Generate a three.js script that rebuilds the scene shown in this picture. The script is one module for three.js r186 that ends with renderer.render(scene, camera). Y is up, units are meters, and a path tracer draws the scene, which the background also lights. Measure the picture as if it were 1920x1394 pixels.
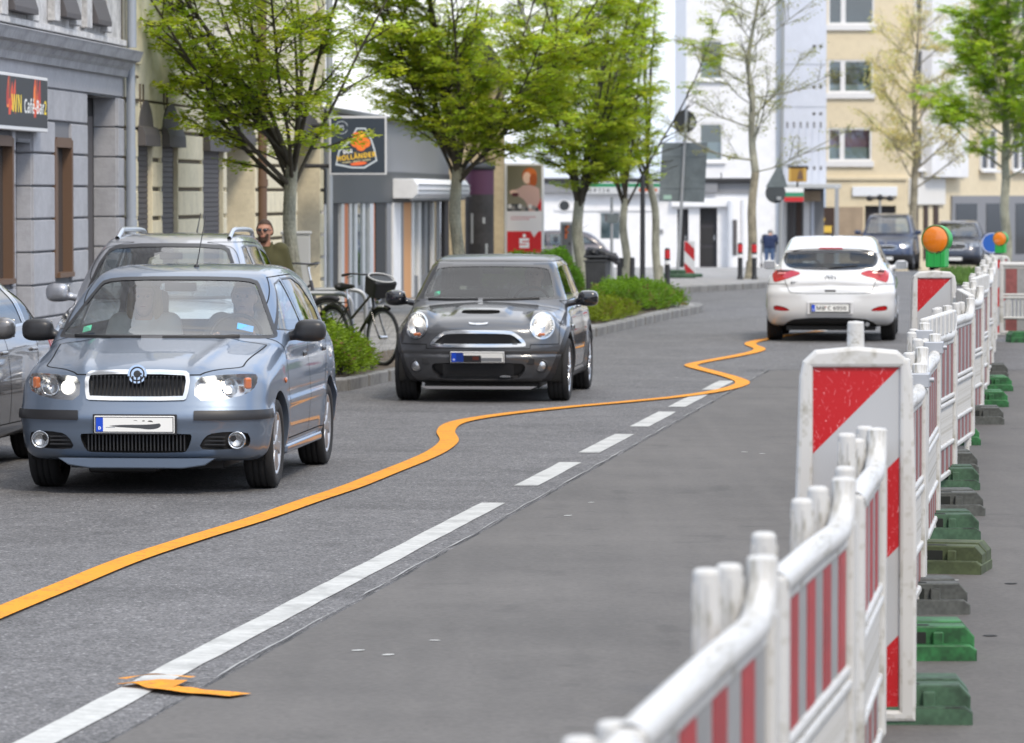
import * as THREE from 'three';
import { mergeGeometries } from 'three/addons/utils/BufferGeometryUtils.js';
import { RoundedBoxGeometry } from 'three/addons/geometries/RoundedBoxGeometry.js';
import { ImprovedNoise } from 'three/addons/math/ImprovedNoise.js';

// ---------- camera, sky, sun, exposure ----------
const scene = new THREE.Scene();
const FPX = 8000, HORIZON = 364, PITCH = Math.atan((697 - HORIZON) / FPX);   // focal length and horizon measured on the 1920 x 1394 photograph
const camera = new THREE.PerspectiveCamera(2 * Math.atan(697 / FPX) * 180 / Math.PI, 1920 / 1394, 0.5, 900);
camera.position.set(0, 2, 0);
camera.rotation.x = -PITCH;
camera.filmGauge = 35; camera.focus = 25; camera.userData.fStop = 6.3;
const renderer = new THREE.WebGLRenderer({ antialias: true });
renderer.toneMapping = THREE.LinearToneMapping;
renderer.toneMappingExposure = 1.62;
renderer.shadowMap.enabled = true;
const noise3 = new ImprovedNoise();
const fbm = (x, y, z, o = 4) => { let s = 0, a = 0.5, f = 1; for (let i = 0; i < o; i++) { s += a * noise3.noise(x * f, y * f, z * f + i * 7.3); a *= 0.5; f *= 2.03; } return s; };
const sstep = (a, b, x) => { const t = Math.min(1, Math.max(0, (x - a) / (b - a))); return t * t * (3 - 2 * t); };
const lerp = (a, b, t) => a + (b - a) * t;
{ // bright broken overcast: soft cloud layer, a little blue between, brighter towards the zenith
  const w = 512, h = 256, d = new Float32Array(w * h * 4);
  for (let j = 0; j < h; j++) for (let i = 0; i < w; i++) {
    const el = ((j + 0.5) / h - 0.5) * Math.PI, az = (i + 0.5) / w * 2 * Math.PI, y = Math.sin(el), c = Math.cos(el), k = (j * w + i) * 4;
    const n = fbm(Math.cos(az) * c * 2.2 + 5, y * 4 + 3, Math.sin(az) * c * 2.2, 5), cl = sstep(-0.22, 0.12, n);
    const L = (y > 0 ? 0.80 + 0.45 * y : 0.35) * (1 + 0.35 * n);
    d[k] = L * lerp(0.55, 0.98, cl); d[k + 1] = L * lerp(0.75, 0.99, cl); d[k + 2] = L * lerp(1.10, 1.03, cl); d[k + 3] = 1;
  }
  const t = new THREE.DataTexture(d, w, h, THREE.RGBAFormat, THREE.FloatType);
  t.mapping = THREE.EquirectangularReflectionMapping; t.magFilter = t.minFilter = THREE.LinearFilter; t.needsUpdate = true;
  scene.background = t; scene.environment = t;
}
const sun = new THREE.DirectionalLight(0xfff0da, 1.5);
sun.position.set(26, 62, 8); sun.target.position.set(0, 0, -45); scene.add(sun, sun.target);
sun.castShadow = true; sun.shadow.radius = 22;
Object.assign(sun.shadow.camera, { left: -60, right: 60, top: 80, bottom: -80, near: 1, far: 250 });

// ---------- helpers ----------
const V = (x, y, z) => new THREE.Vector3(x, y, z);
function rngOf(a) { return () => { a |= 0; a = a + 0x6D2B79F5 | 0; let t = Math.imul(a ^ a >>> 15, 1 | a); t = t + Math.imul(t ^ t >>> 7, 61 | t) ^ t; return ((t ^ t >>> 14) >>> 0) / 4294967296; }; }
const gy = (D) => D > 85 ? -1.1 * ((Math.min(D, 190) - 85) / 80) ** 2 : 0;      // the street falls away gently beyond 85 m
const SC = Math.sin(PITCH), CC = Math.cos(PITCH);
function ray(x, y) { const a = (x - 960) / FPX, b = -(y - 697) / FPX; const z = b * SC + CC; return [a / z, (b * CC - SC) / z]; }  // per metre of depth
function at(x, y, D) { const [a, m] = ray(x, y); return V(a * D, 2 + m * D, -D); }
const hgt = (y, D) => 2 + ray(960, y)[1] * D;
const lat = (x, D, y = 500) => ray(x, y)[0] * D;
function ground(x, y) { const m = ray(x, y)[1]; let a = 1, b = 400; for (let i = 0; i < 60; i++) { const c = (a + b) / 2; if (2 + m * c > gy(c)) a = c; else b = c; } return V(ray(x, y)[0] * a, gy(a), -a); }
const taken = {};
function numbered(n) { const k = taken[n] = (taken[n] ?? -1) + 1; return k ? n + '_' + String(k).padStart(3, '0') : n; }
function tag(o, label, category, group) { o.userData.label = label; o.userData.category = category; if (group) o.userData.group = group; return o; }
function thing(name, label, category, pos = [0, 0, 0], turn = 0, group) {
  const o = new THREE.Group(); o.name = numbered(name); o.position.set(...pos); o.rotation.y = turn; scene.add(o); return tag(o, label, category, group);
}
function part(name, geo, mat, parent) {
  if (Array.isArray(geo)) geo = merge(geo);
  const m = new THREE.Mesh(geo, mat); m.name = name; m.castShadow = m.receiveShadow = true; parent.add(m); return m;
}
function structure(name, geo, mat) { const m = part(name, geo, mat, scene); m.name = numbered(name); m.userData.kind = 'structure'; return m; }
function copyOf(src, label, pos, turn) { const c = src.clone(); c.name = numbered(src.name.replace(/_\d{3}$/, '')); c.userData = { ...src.userData }; if (label) c.userData.label = label; if (pos) c.position.set(...pos); if (turn !== undefined) c.rotation.y = turn; scene.add(c); return c; }
function merge(list) {
  list = list.map((g) => { let q = g.index ? g.toNonIndexed() : g; if (!q.attributes.uv) q.setAttribute('uv', new THREE.Float32BufferAttribute(new Float32Array(q.attributes.position.count * 2), 2)); for (const k of Object.keys(q.attributes)) if (!['position', 'normal', 'uv'].includes(k)) q.deleteAttribute(k); return q; });
  return list.length === 1 ? list[0] : mergeGeometries(list);
}
const T = (g, x, y, z, rx = 0, ry = 0, rz = 0) => { if (rx || ry || rz) g.applyMatrix4(new THREE.Matrix4().makeRotationFromEuler(new THREE.Euler(rx, ry, rz))); return g.translate(x, y, z); };
// box by its limits, with bevel; uv in metres
function box(x0, x1, y0, y1, z0, z1, r = 0) {
  const w = x1 - x0, h = y1 - y0, d = z1 - z0; let g;
  if (r > 0) g = new RoundedBoxGeometry(w, h, d, 1, Math.min(r, w / 2.01, h / 2.01, d / 2.01)); else g = new THREE.BoxGeometry(w, h, d);
  g.translate((x0 + x1) / 2, (y0 + y1) / 2, (z0 + z1) / 2); return boxUV(g);
}
function boxUV(g, s = 1) {
  if (g.index) g = g.toNonIndexed(); const p = g.attributes.position, n = g.attributes.normal, u = new Float32Array(p.count * 2);
  for (let i = 0; i < p.count; i++) { const ax = Math.abs(n.getX(i)), ay = Math.abs(n.getY(i)), az = Math.abs(n.getZ(i)); const X = p.getX(i), Y = p.getY(i), Z = p.getZ(i);
    if (ay >= ax && ay >= az) { u[2 * i] = X * s; u[2 * i + 1] = Z * s; } else if (ax >= az) { u[2 * i] = Z * s; u[2 * i + 1] = Y * s; } else { u[2 * i] = X * s; u[2 * i + 1] = Y * s; } }
  g.setAttribute('uv', new THREE.Float32BufferAttribute(u, 2)); return g;
}
const cyl = (r0, r1, h, n = 16) => new THREE.CylinderGeometry(r1, r0, h, n).translate(0, h / 2, 0);     // r0 at the foot
function rod(a, b, r0, r1 = r0, n = 8) { const d = b.clone().sub(a), L = d.length(); const g = new THREE.CylinderGeometry(r1, r0, L, n); g.translate(0, L / 2, 0); g.applyQuaternion(new THREE.Quaternion().setFromUnitVectors(V(0, 1, 0), d.normalize())); return g.translate(a.x, a.y, a.z); }
function tube(pts, r, n = 8, seg, closed = false, tension = 0.5) { return new THREE.TubeGeometry(new THREE.CatmullRomCurve3(pts, closed, 'catmullrom', tension), seg ?? pts.length * 6, r, n, closed); }
function lathe(pts, n = 32) { return new THREE.LatheGeometry(pts.map(([x, y]) => new THREE.Vector2(x, y)), n); }
function extr(pts, depth, bevel = 0, holes = []) { const s = new THREE.Shape(pts.map(([x, y]) => new THREE.Vector2(x, y))); for (const h of holes) s.holes.push(new THREE.Path(h.map(([x, y]) => new THREE.Vector2(x, y)))); return new THREE.ExtrudeGeometry(s, { depth, bevelEnabled: bevel > 0, bevelSize: bevel, bevelThickness: bevel, bevelSegments: 2, steps: 1 }); }
// textures
function tex(w, h, fn, srgb = true, rep = 1) {
  const d = new Uint8Array(w * h * 4);
  for (let j = 0; j < h; j++) for (let i = 0; i < w; i++) { const c = fn(i, j), k = (j * w + i) * 4; for (let m = 0; m < 3; m++) { const v = Math.min(1, Math.max(0, c.length ? c[m] : c)); d[k + m] = 255 * (srgb ? (v < 0.0031308 ? 12.92 * v : 1.055 * Math.pow(v, 1 / 2.4) - 0.055) : v); } d[k + 3] = 255; }
  const t = new THREE.DataTexture(d, w, h); t.wrapS = t.wrapT = THREE.RepeatWrapping; t.magFilter = THREE.LinearFilter; t.minFilter = THREE.LinearMipmapLinearFilter; t.generateMipmaps = true; if (srgb) t.colorSpace = THREE.SRGBColorSpace; t.repeat.set(rep, rep); t.needsUpdate = true; return t;
}
function canvasTex(w, h, draw) { const c = document.createElement('canvas'); c.width = w; c.height = h; const x = c.getContext('2d'); draw(x, w, h); const t = new THREE.CanvasTexture(c); t.colorSpace = THREE.SRGBColorSpace; return t; }
const lin = (r, g, b) => new THREE.Color().setRGB(r, g, b);
const M = (color, roughness = 0.7, o = {}) => new THREE.MeshPhysicalMaterial({ color: Array.isArray(color) ? lin(...color) : color, roughness, metalness: 0, side: THREE.DoubleSide, ...o });
// tileable value noise on n x n lattice
function tileNoise(seed, n) { const r = rngOf(seed), g = Float32Array.from({ length: n * n }, r); return (u, v) => { const x = u * n, y = v * n, i = Math.floor(x), j = Math.floor(y), fx = x - i, fy = y - j, a = fx * fx * (3 - 2 * fx), b = fy * fy * (3 - 2 * fy), q = (p, s) => g[((s % n + n) % n) * n + (p % n + n) % n]; return lerp(lerp(q(i, j), q(i + 1, j), a), lerp(q(i, j + 1), q(i + 1, j + 1), a), b); }; }
function grime(seed, base, amp, w = 256) { const a = tileNoise(seed, 5), b = tileNoise(seed + 1, 23), c = tileNoise(seed + 2, 90); return tex(w, w, (i, j) => { const u = i / w, v = j / w, k = 1 + amp * ((a(u, v) - 0.5) * 1.0 + (b(u, v) - 0.5) * 0.7 + (c(u, v) - 0.5) * 0.5); return base.map((x) => x * k); }); }
function bumpTex(seed, w = 256, f = 60) { const b = tileNoise(seed, f), c = tileNoise(seed + 2, f * 2); return tex(w, w, (i, j) => 0.5 * b(i / w, j / w) + 0.5 * c(i / w, j / w), false); }

// ---------- implicit surfaces: mesher, and a knife that cuts outlines out of the skin ----------
function isoMesh(F, lo, hi, cell) {
  const n = [0, 1, 2].map((k) => Math.ceil((hi[k] - lo[k]) / cell) + 1), [nx, ny, nz] = n, val = new Float32Array(nx * ny * nz);
  const B = 4, reach = B * cell * 1.25;                                   // blocks far from the surface keep only their sign
  for (let k = 0; k < nz; k += B) for (let j = 0; j < ny; j += B) for (let i = 0; i < nx; i += B) {
    const m = (B - 1) / 2 * cell, v = F(lo[0] + i * cell + m, lo[1] + j * cell + m, lo[2] + k * cell + m), far = Math.abs(v) > reach;
    for (let c = k; c < Math.min(k + B, nz); c++) for (let b = j; b < Math.min(j + B, ny); b++) for (let a = i; a < Math.min(i + B, nx); a++) val[a + nx * (b + ny * c)] = far ? v : F(lo[0] + a * cell, lo[1] + b * cell, lo[2] + c * cell);
  }
  const id = new Int32Array(nx * ny * nz).fill(-1), pos = [], tri = [];
  const off = [0, 1, nx, nx + 1, nx * ny, nx * ny + 1, nx * ny + nx, nx * ny + nx + 1];
  const E = [[0, 1], [2, 3], [4, 5], [6, 7], [0, 2], [1, 3], [4, 6], [5, 7], [0, 4], [1, 5], [2, 6], [3, 7]], cx = (c) => [c & 1, c >> 1 & 1, c >> 2 & 1];
  for (let k = 0; k < nz - 1; k++) for (let j = 0; j < ny - 1; j++) for (let i = 0; i < nx - 1; i++) {
    const q = i + nx * (j + ny * k); let neg = 0; for (let c = 0; c < 8; c++) if (val[q + off[c]] < 0) neg++;
    if (!neg || neg === 8) continue;
    let s = [0, 0, 0], m = 0;
    for (const [a, b] of E) { const va = val[q + off[a]], vb = val[q + off[b]]; if ((va < 0) === (vb < 0)) continue; const t = va / (va - vb), A = cx(a), B = cx(b); for (let d = 0; d < 3; d++) s[d] += A[d] + (B[d] - A[d]) * t; m++; }
    let p = [0, 1, 2].map((d) => lo[d] + ([i, j, k][d] + s[d] / m) * cell);
    for (let it = 0; it < 2; it++) { const v = F(...p), g = grad(F, p), l = g[0] * g[0] + g[1] * g[1] + g[2] * g[2] + 1e-9; const st = Math.max(-cell, Math.min(cell, v / Math.sqrt(l))) / Math.sqrt(l); p = [p[0] - g[0] * st, p[1] - g[1] * st, p[2] - g[2] * st]; }
    id[q] = pos.length; pos.push(p);
  }
  const quad = (a, b, c, d, f) => { if (a < 0 || b < 0 || c < 0 || d < 0) return; if (f) tri.push([a, b, c], [a, c, d]); else tri.push([a, c, b], [a, d, c]); };
  for (let k = 1; k < nz - 1; k++) for (let j = 1; j < ny - 1; j++) for (let i = 1; i < nx - 1; i++) {
    const q = i + nx * (j + ny * k), v = val[q] < 0, sx = 1, sy = nx, sz = nx * ny;
    if (v !== val[q + sx] < 0) quad(id[q - sy - sz], id[q - sz], id[q], id[q - sy], v);
    if (v !== val[q + sy] < 0) quad(id[q - sx - sz], id[q - sx], id[q], id[q - sz], v);
    if (v !== val[q + sz] < 0) quad(id[q - sx - sy], id[q - sy], id[q], id[q - sx], v);
  }
  const soup = []; for (const t of tri) for (const a of t) soup.push(pos[a][0], pos[a][1], pos[a][2]); return soup;
}
function grad(F, p, e = 0.004) { return [F(p[0] + e, p[1], p[2]) - F(p[0] - e, p[1], p[2]), F(p[0], p[1] + e, p[2]) - F(p[0], p[1] - e, p[2]), F(p[0], p[1], p[2] + e) - F(p[0], p[1], p[2] - e)].map((v) => v / (2 * e)); }
function unitGrad(F, p) { const e = 0.005, a = F(p[0] + e, p[1] - e, p[2] - e), b = F(p[0] - e, p[1] - e, p[2] + e), c = F(p[0] - e, p[1] + e, p[2] - e), d = F(p[0] + e, p[1] + e, p[2] + e), g = [a - b - c + d, -a - b + c + d, -a + b - c + d], l = Math.hypot(...g) || 1; return [g[0] / l, g[1] / l, g[2] / l]; }
function cut(soup, sdf, levels = 2) {
  const inn = [], out = [], seg = [];
  const mid = (a, b) => [(a[0] + b[0]) / 2, (a[1] + b[1]) / 2, (a[2] + b[2]) / 2];
  const cross = (a, b, sa, sb) => { for (let i = 0; i < 4; i++) { const t = Math.min(0.98, Math.max(0.02, sa / (sa - sb))), m = [a[0] + (b[0] - a[0]) * t, a[1] + (b[1] - a[1]) * t, a[2] + (b[2] - a[2]) * t], sm = sdf(m[0], m[1], m[2]); if (Math.abs(sm) < 2e-4 || i === 3) return m; if ((sm < 0) === (sa < 0)) { a = m; sa = sm; } else { b = m; sb = sm; } } };
  const put = (L, ...v) => { for (const p of v) L.push(p[0], p[1], p[2]); };
  const go = (a, b, c, s, lv) => {
    const neg = s.map((v) => v < 0), k = neg[0] + neg[1] + neg[2];
    if (lv > 0) { const e = Math.max(Math.hypot(a[0] - b[0], a[1] - b[1], a[2] - b[2]), Math.hypot(c[0] - b[0], c[1] - b[1], c[2] - b[2])); if (Math.min(Math.abs(s[0]), Math.abs(s[1]), Math.abs(s[2])) < e * 0.75) { const ab = mid(a, b), bc = mid(b, c), ca = mid(c, a), x = sdf(ab[0], ab[1], ab[2]), y = sdf(bc[0], bc[1], bc[2]), z = sdf(ca[0], ca[1], ca[2]); go(a, ab, ca, [s[0], x, z], lv - 1); go(ab, b, bc, [x, s[1], y], lv - 1); go(ca, bc, c, [z, y, s[2]], lv - 1); go(ab, bc, ca, [x, y, z], lv - 1); return; } }
    if (k === 3) return put(inn, a, b, c); if (k === 0) return put(out, a, b, c);
    let P = [a, b, c], S = s; const odd = k === 1 ? neg.indexOf(true) : neg.indexOf(false);
    P = [P[odd], P[(odd + 1) % 3], P[(odd + 2) % 3]]; S = [S[odd], S[(odd + 1) % 3], S[(odd + 2) % 3]];
    const u = cross(P[0], P[1], S[0], S[1]), w = cross(P[0], P[2], S[0], S[2]); const A = k === 1 ? inn : out, B = k === 1 ? out : inn;
    put(A, P[0], u, w); put(B, u, P[1], P[2]); put(B, u, P[2], w); seg.push([u, w]);
  };
  for (let i = 0; i < soup.length; i += 9) {
    const a = [soup[i], soup[i + 1], soup[i + 2]], b = [soup[i + 3], soup[i + 4], soup[i + 5]], c = [soup[i + 6], soup[i + 7], soup[i + 8]]; const s0 = sdf(a[0], a[1], a[2]); if (s0 > 0.13 || s0 < -0.13) put(s0 < 0 ? inn : out, a, b, c); else go(a, b, c, [s0, sdf(b[0], b[1], b[2]), sdf(c[0], c[1], c[2])], levels);
  }
  return { inn, out, seg };
}
const memos = new WeakMap();
function skinGeo(soup, F, push = 0) {
  const n = soup.length, p = new Float32Array(n), nn = new Float32Array(n), uv = new Float32Array(n / 3 * 2); let memo = memos.get(F); if (!memo) memos.set(F, memo = new Map());
  for (let i = 0; i < n; i += 3) {
    const key = (Math.round(soup[i] * 5e3) * 65536 + Math.round(soup[i + 1] * 5e3)) * 65536 + Math.round(soup[i + 2] * 5e3); let g = memo.get(key); if (!g) memo.set(key, g = unitGrad(F, [soup[i], soup[i + 1], soup[i + 2]]));
    for (let k = 0; k < 3; k++) { nn[i + k] = g[k]; p[i + k] = soup[i + k] + g[k] * push; } uv[i / 3 * 2] = soup[i] + soup[i + 2]; uv[i / 3 * 2 + 1] = soup[i + 1];
  }
  const G = new THREE.BufferGeometry(); G.setAttribute('position', new THREE.BufferAttribute(p, 3)); G.setAttribute('normal', new THREE.BufferAttribute(nn, 3)); G.setAttribute('uv', new THREE.BufferAttribute(uv, 2)); return G;
}
function quadsGeo(q) { const p = []; for (const [a, b, c, d] of q) p.push(...a, ...b, ...c, ...a, ...c, ...d); const G = new THREE.BufferGeometry(); G.setAttribute('position', new THREE.Float32BufferAttribute(p, 3)); G.setAttribute('uv', new THREE.Float32BufferAttribute(new Float32Array(p.length / 3 * 2), 2)); G.computeVertexNormals(); return G; }
const mad = (p, n, k) => [p[0] + n[0] * k, p[1] + n[1] * k, p[2] + n[2] * k];
function wallGeo(seg, F, from, to) { return quadsGeo(seg.map(([p, q]) => { const a = unitGrad(F, p), b = unitGrad(F, q); return [mad(p, a, from), mad(q, b, from), mad(q, b, to), mad(p, a, to)]; })); }
function ribbonGeo(seg, F, w, h = 0.0015) { return quadsGeo(seg.map(([p, q]) => { const n = unitGrad(F, p), d = [q[0] - p[0], q[1] - p[1], q[2] - p[2]], l = Math.hypot(...d) || 1; const b = [(d[1] * n[2] - d[2] * n[1]) / l, (d[2] * n[0] - d[0] * n[2]) / l, (d[0] * n[1] - d[1] * n[0]) / l], e = d.map((v) => v / l * w * 0.4), P = mad(mad(p, n, h), e, -1), Q = mad(mad(q, n, h), e, 1); return [mad(P, b, -w), mad(Q, b, -w), mad(Q, b, w), mad(P, b, w)]; })); }
function polyDist(poly) {
  const n = poly.length, X = poly.map((p) => p[0]), Y = poly.map((p) => p[1]);
  return (x, y) => { let d = 1e9, s = 1; for (let i = 0, j = n - 1; i < n; j = i++) { const ex = X[j] - X[i], ey = Y[j] - Y[i], wx = x - X[i], wy = y - Y[i], t = Math.min(1, Math.max(0, (wx * ex + wy * ey) / (ex * ex + ey * ey + 1e-12))), bx = wx - ex * t, by = wy - ey * t, q = bx * bx + by * by; if (q < d) d = q; const c = [y >= Y[i], y < Y[j], ex * wy > ey * wx]; if ((c[0] && c[1] && c[2]) || (!c[0] && !c[1] && !c[2])) s = -s; } return s * Math.sqrt(d); };
}
function chaikin(poly, k = 2) { for (; k > 0; k--) { const o = []; for (let i = 0; i < poly.length; i++) { const a = poly[i], b = poly[(i + 1) % poly.length]; o.push([a[0] * 0.75 + b[0] * 0.25, a[1] * 0.75 + b[1] * 0.25], [a[0] * 0.25 + b[0] * 0.75, a[1] * 0.25 + b[1] * 0.75]); } poly = o; } return poly; }
function polyGrid(poly, step = 0.0125, pad = 0.5) {
  const f = polyDist(poly), xs = poly.map((p) => p[0]), ys = poly.map((p) => p[1]), x0 = Math.min(...xs) - pad, y0 = Math.min(...ys) - pad, nx = Math.ceil((Math.max(...xs) + pad - x0) / step) + 1, ny = Math.ceil((Math.max(...ys) + pad - y0) / step) + 1, g = new Float32Array(nx * ny);
  for (let j = 0; j < ny; j++) for (let i = 0; i < nx; i++) g[j * nx + i] = f(x0 + i * step, y0 + j * step);
  return (x, y) => { const u = Math.min(nx - 1.001, Math.max(0, (x - x0) / step)), v = Math.min(ny - 1.001, Math.max(0, (y - y0) / step)), i = u | 0, j = v | 0, a = u - i, b = v - j, q = j * nx + i; return (g[q] * (1 - a) + g[q + 1] * a) * (1 - b) + (g[q + nx] * (1 - a) + g[q + nx + 1] * a) * b; };
}
function curve(pts, n = 400) { // smooth (monotone cubic) table through points [x, y]
  const m = pts.length, x = pts.map((p) => p[0]), y = pts.map((p) => p[1]), d = [], t = new Array(m).fill(0);
  for (let i = 0; i < m - 1; i++) d.push((y[i + 1] - y[i]) / (x[i + 1] - x[i]));
  for (let i = 1; i < m - 1; i++) t[i] = d[i - 1] * d[i] <= 0 ? 0 : 2 * d[i - 1] * d[i] / (d[i - 1] + d[i]); t[0] = d[0]; t[m - 1] = d[m - 2];
  const tab = new Float32Array(n + 1), a = x[0], b = x[m - 1];
  for (let k = 0; k <= n; k++) { const X = a + (b - a) * k / n; let i = 0; while (i < m - 2 && X > x[i + 1]) i++; const h = x[i + 1] - x[i], s = (X - x[i]) / h, s2 = s * s, s3 = s2 * s; tab[k] = y[i] * (2 * s3 - 3 * s2 + 1) + t[i] * h * (s3 - 2 * s2 + s) + y[i + 1] * (3 * s2 - 2 * s3) + t[i + 1] * h * (s3 - s2); }
  return (X) => { const u = Math.min(n - 1e-3, Math.max(0, (X - a) / (b - a) * n)), i = u | 0; return tab[i] + (tab[i + 1] - tab[i]) * (u - i); };
}
const smax = (a, b, r) => { const h = Math.max(0, r - Math.abs(a - b)) / r; return Math.max(a, b) + h * h * r * 0.25; };
const smin = (a, b, r) => { const h = Math.max(0, r - Math.abs(a - b)) / r; return Math.min(a, b) - h * h * r * 0.25; };
function capsules(list, k) { // list of [ax,ay,az,ra, bx,by,bz,rb]: tapered limbs joined smoothly
  return (x, y, z) => { let d = 1e9; for (const c of list) { const ex = c[4] - c[0], ey = c[5] - c[1], ez = c[6] - c[2], wx = x - c[0], wy = y - c[1], wz = z - c[2], t = Math.min(1, Math.max(0, (wx * ex + wy * ey + wz * ez) / (ex * ex + ey * ey + ez * ez + 1e-9))); const q = Math.hypot(wx - ex * t, wy - ey * t, wz - ez * t) - (c[3] + (c[7] - c[3]) * t); d = d > 1e8 ? q : smin(d, q, k); } return d; };
}
const isoGeo = (F, lo, hi, cell) => skinGeo(isoMesh(F, lo, hi, cell), F);
// shared vehicle materials
const CM = {
  glass: new THREE.MeshPhysicalMaterial({ color: lin(0.74, 0.80, 0.80), roughness: 0.015, transmission: 1, thickness: 0, ior: 2.05, side: THREE.DoubleSide }),
  tint: new THREE.MeshPhysicalMaterial({ color: lin(0.36, 0.40, 0.41), roughness: 0.01, transmission: 1, thickness: 0, ior: 1.6, side: THREE.DoubleSide }),
  lens: new THREE.MeshPhysicalMaterial({ color: lin(0.97, 0.97, 0.97), roughness: 0.02, transmission: 1, thickness: 0, ior: 1.4, side: THREE.DoubleSide }),
  redlens: M([0.42, 0.004, 0.006], 0.08, { clearcoat: 1, clearcoatRoughness: 0.04 }), redglow: M([0.55, 0.03, 0.03], 0.1, { clearcoat: 1, clearcoatRoughness: 0.04 }), amber: M([0.5, 0.13, 0.03], 0.12, { clearcoat: 1, clearcoatRoughness: 0.04 }),
  black: M([0.012, 0.012, 0.013], 0.5), trim: M([0.02, 0.02, 0.022], 0.38), gap: M([0.006, 0.006, 0.006], 0.9), gloss: M([0.008, 0.008, 0.01], 0.12, { clearcoat: 1, clearcoatRoughness: 0.03 }),
  chrome: M([0.6, 0.61, 0.62], 0.12, { metalness: 1 }), reflector: M([0.52, 0.53, 0.54], 0.26, { metalness: 1 }), alloy: M([0.6, 0.61, 0.63], 0.28, { metalness: 0.9 }), cover: M([0.46, 0.47, 0.49], 0.34, { metalness: 0.75 }),
  tyre: M([0.016, 0.016, 0.017], 0.85), cloth: M([0.06, 0.06, 0.065], 0.95), plate: M([0.75, 0.75, 0.74], 0.45), inside: M([0.13, 0.13, 0.135], 0.9),
  bulb: new THREE.MeshStandardMaterial({ color: 0xffffff, emissive: lin(1, 0.95, 0.84), emissiveIntensity: 1.2 }),
};
const paint = (c, metal = 0.55, rough = 0.36, coat = 1) => M(c, rough, { metalness: metal, clearcoat: coat, clearcoatRoughness: 0.025 });

// ---------- ground, road, pavements, markings ----------
function sheet(D0, D1, n, xl, xr, dy, m = 6) {
  const g = new THREE.BufferGeometry(), p = [], uv = [], ix = [];
  for (let i = 0; i <= n; i++) { const D = D0 + (D1 - D0) * i / n, a = xl(D), b = xr(D); for (let j = 0; j <= m; j++) { const X = a + (b - a) * j / m; p.push(X, gy(D) + dy, -D); uv.push(X, D); } }
  for (let i = 0; i < n; i++) for (let j = 0; j < m; j++) { const q = i * (m + 1) + j; ix.push(q, q + 1, q + m + 1, q + 1, q + m + 2, q + m + 1); }
  g.setAttribute('position', new THREE.Float32BufferAttribute(p, 3)); g.setAttribute('uv', new THREE.Float32BufferAttribute(uv, 2)); g.setIndex(ix); g.computeVertexNormals(); return g;
}
function strip(pts, w, dy, jag = 0, seed = 1) { // ribbon on the ground along [X, D] points
  const r = rngOf(seed), p = [], uv = [], ix = []; let L = 0;
  pts.forEach(([x, d], i) => { const a = pts[Math.max(0, i - 1)], b = pts[Math.min(pts.length - 1, i + 1)], l = Math.hypot(b[0] - a[0], b[1] - a[1]), nx = (b[1] - a[1]) / l, nd = -(b[0] - a[0]) / l, W = typeof w === 'function' ? w(i / (pts.length - 1)) : w; if (i) L += Math.hypot(x - pts[i - 1][0], d - pts[i - 1][1]); const j1 = (r() - 0.5) * jag, j2 = (r() - 0.5) * jag; p.push(x - nx * (W / 2 + j1), gy(d) + dy, -(d - nd * (W / 2 + j1)), x + nx * (W / 2 + j2), gy(d) + dy, -(d + nd * (W / 2 + j2))); uv.push(x - nx * W / 2, d, x + nx * W / 2, d); if (i) ix.push(2 * i - 2, 2 * i - 1, 2 * i, 2 * i - 1, 2 * i + 1, 2 * i); });
  const g = new THREE.BufferGeometry(); g.setAttribute('position', new THREE.Float32BufferAttribute(p, 3)); g.setAttribute('uv', new THREE.Float32BufferAttribute(uv, 2)); g.setIndex(ix); g.computeVertexNormals(); return g;
}
const poly = (pts, y) => { const g = new THREE.ShapeGeometry(new THREE.Shape(pts.map(([x, d]) => new THREE.Vector2(x, d)))); g.rotateX(-Math.PI / 2); const p = g.attributes.position, u = g.attributes.uv; for (let i = 0; i < p.count; i++) { u.setXY(i, p.getX(i), -p.getZ(i)); p.setY(i, gy(-p.getZ(i)) + y); } g.computeVertexNormals(); return g; };
const GX = (x, y) => { const g = ground(x, y); return [g.x, -g.z]; };
const spline = (pts, n, t = 0.5) => new THREE.CatmullRomCurve3(pts.map(([x, d]) => V(x, 0, d)), false, 'catmullrom', t).getPoints(n).map((v) => [v.x, v.z]);

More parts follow.
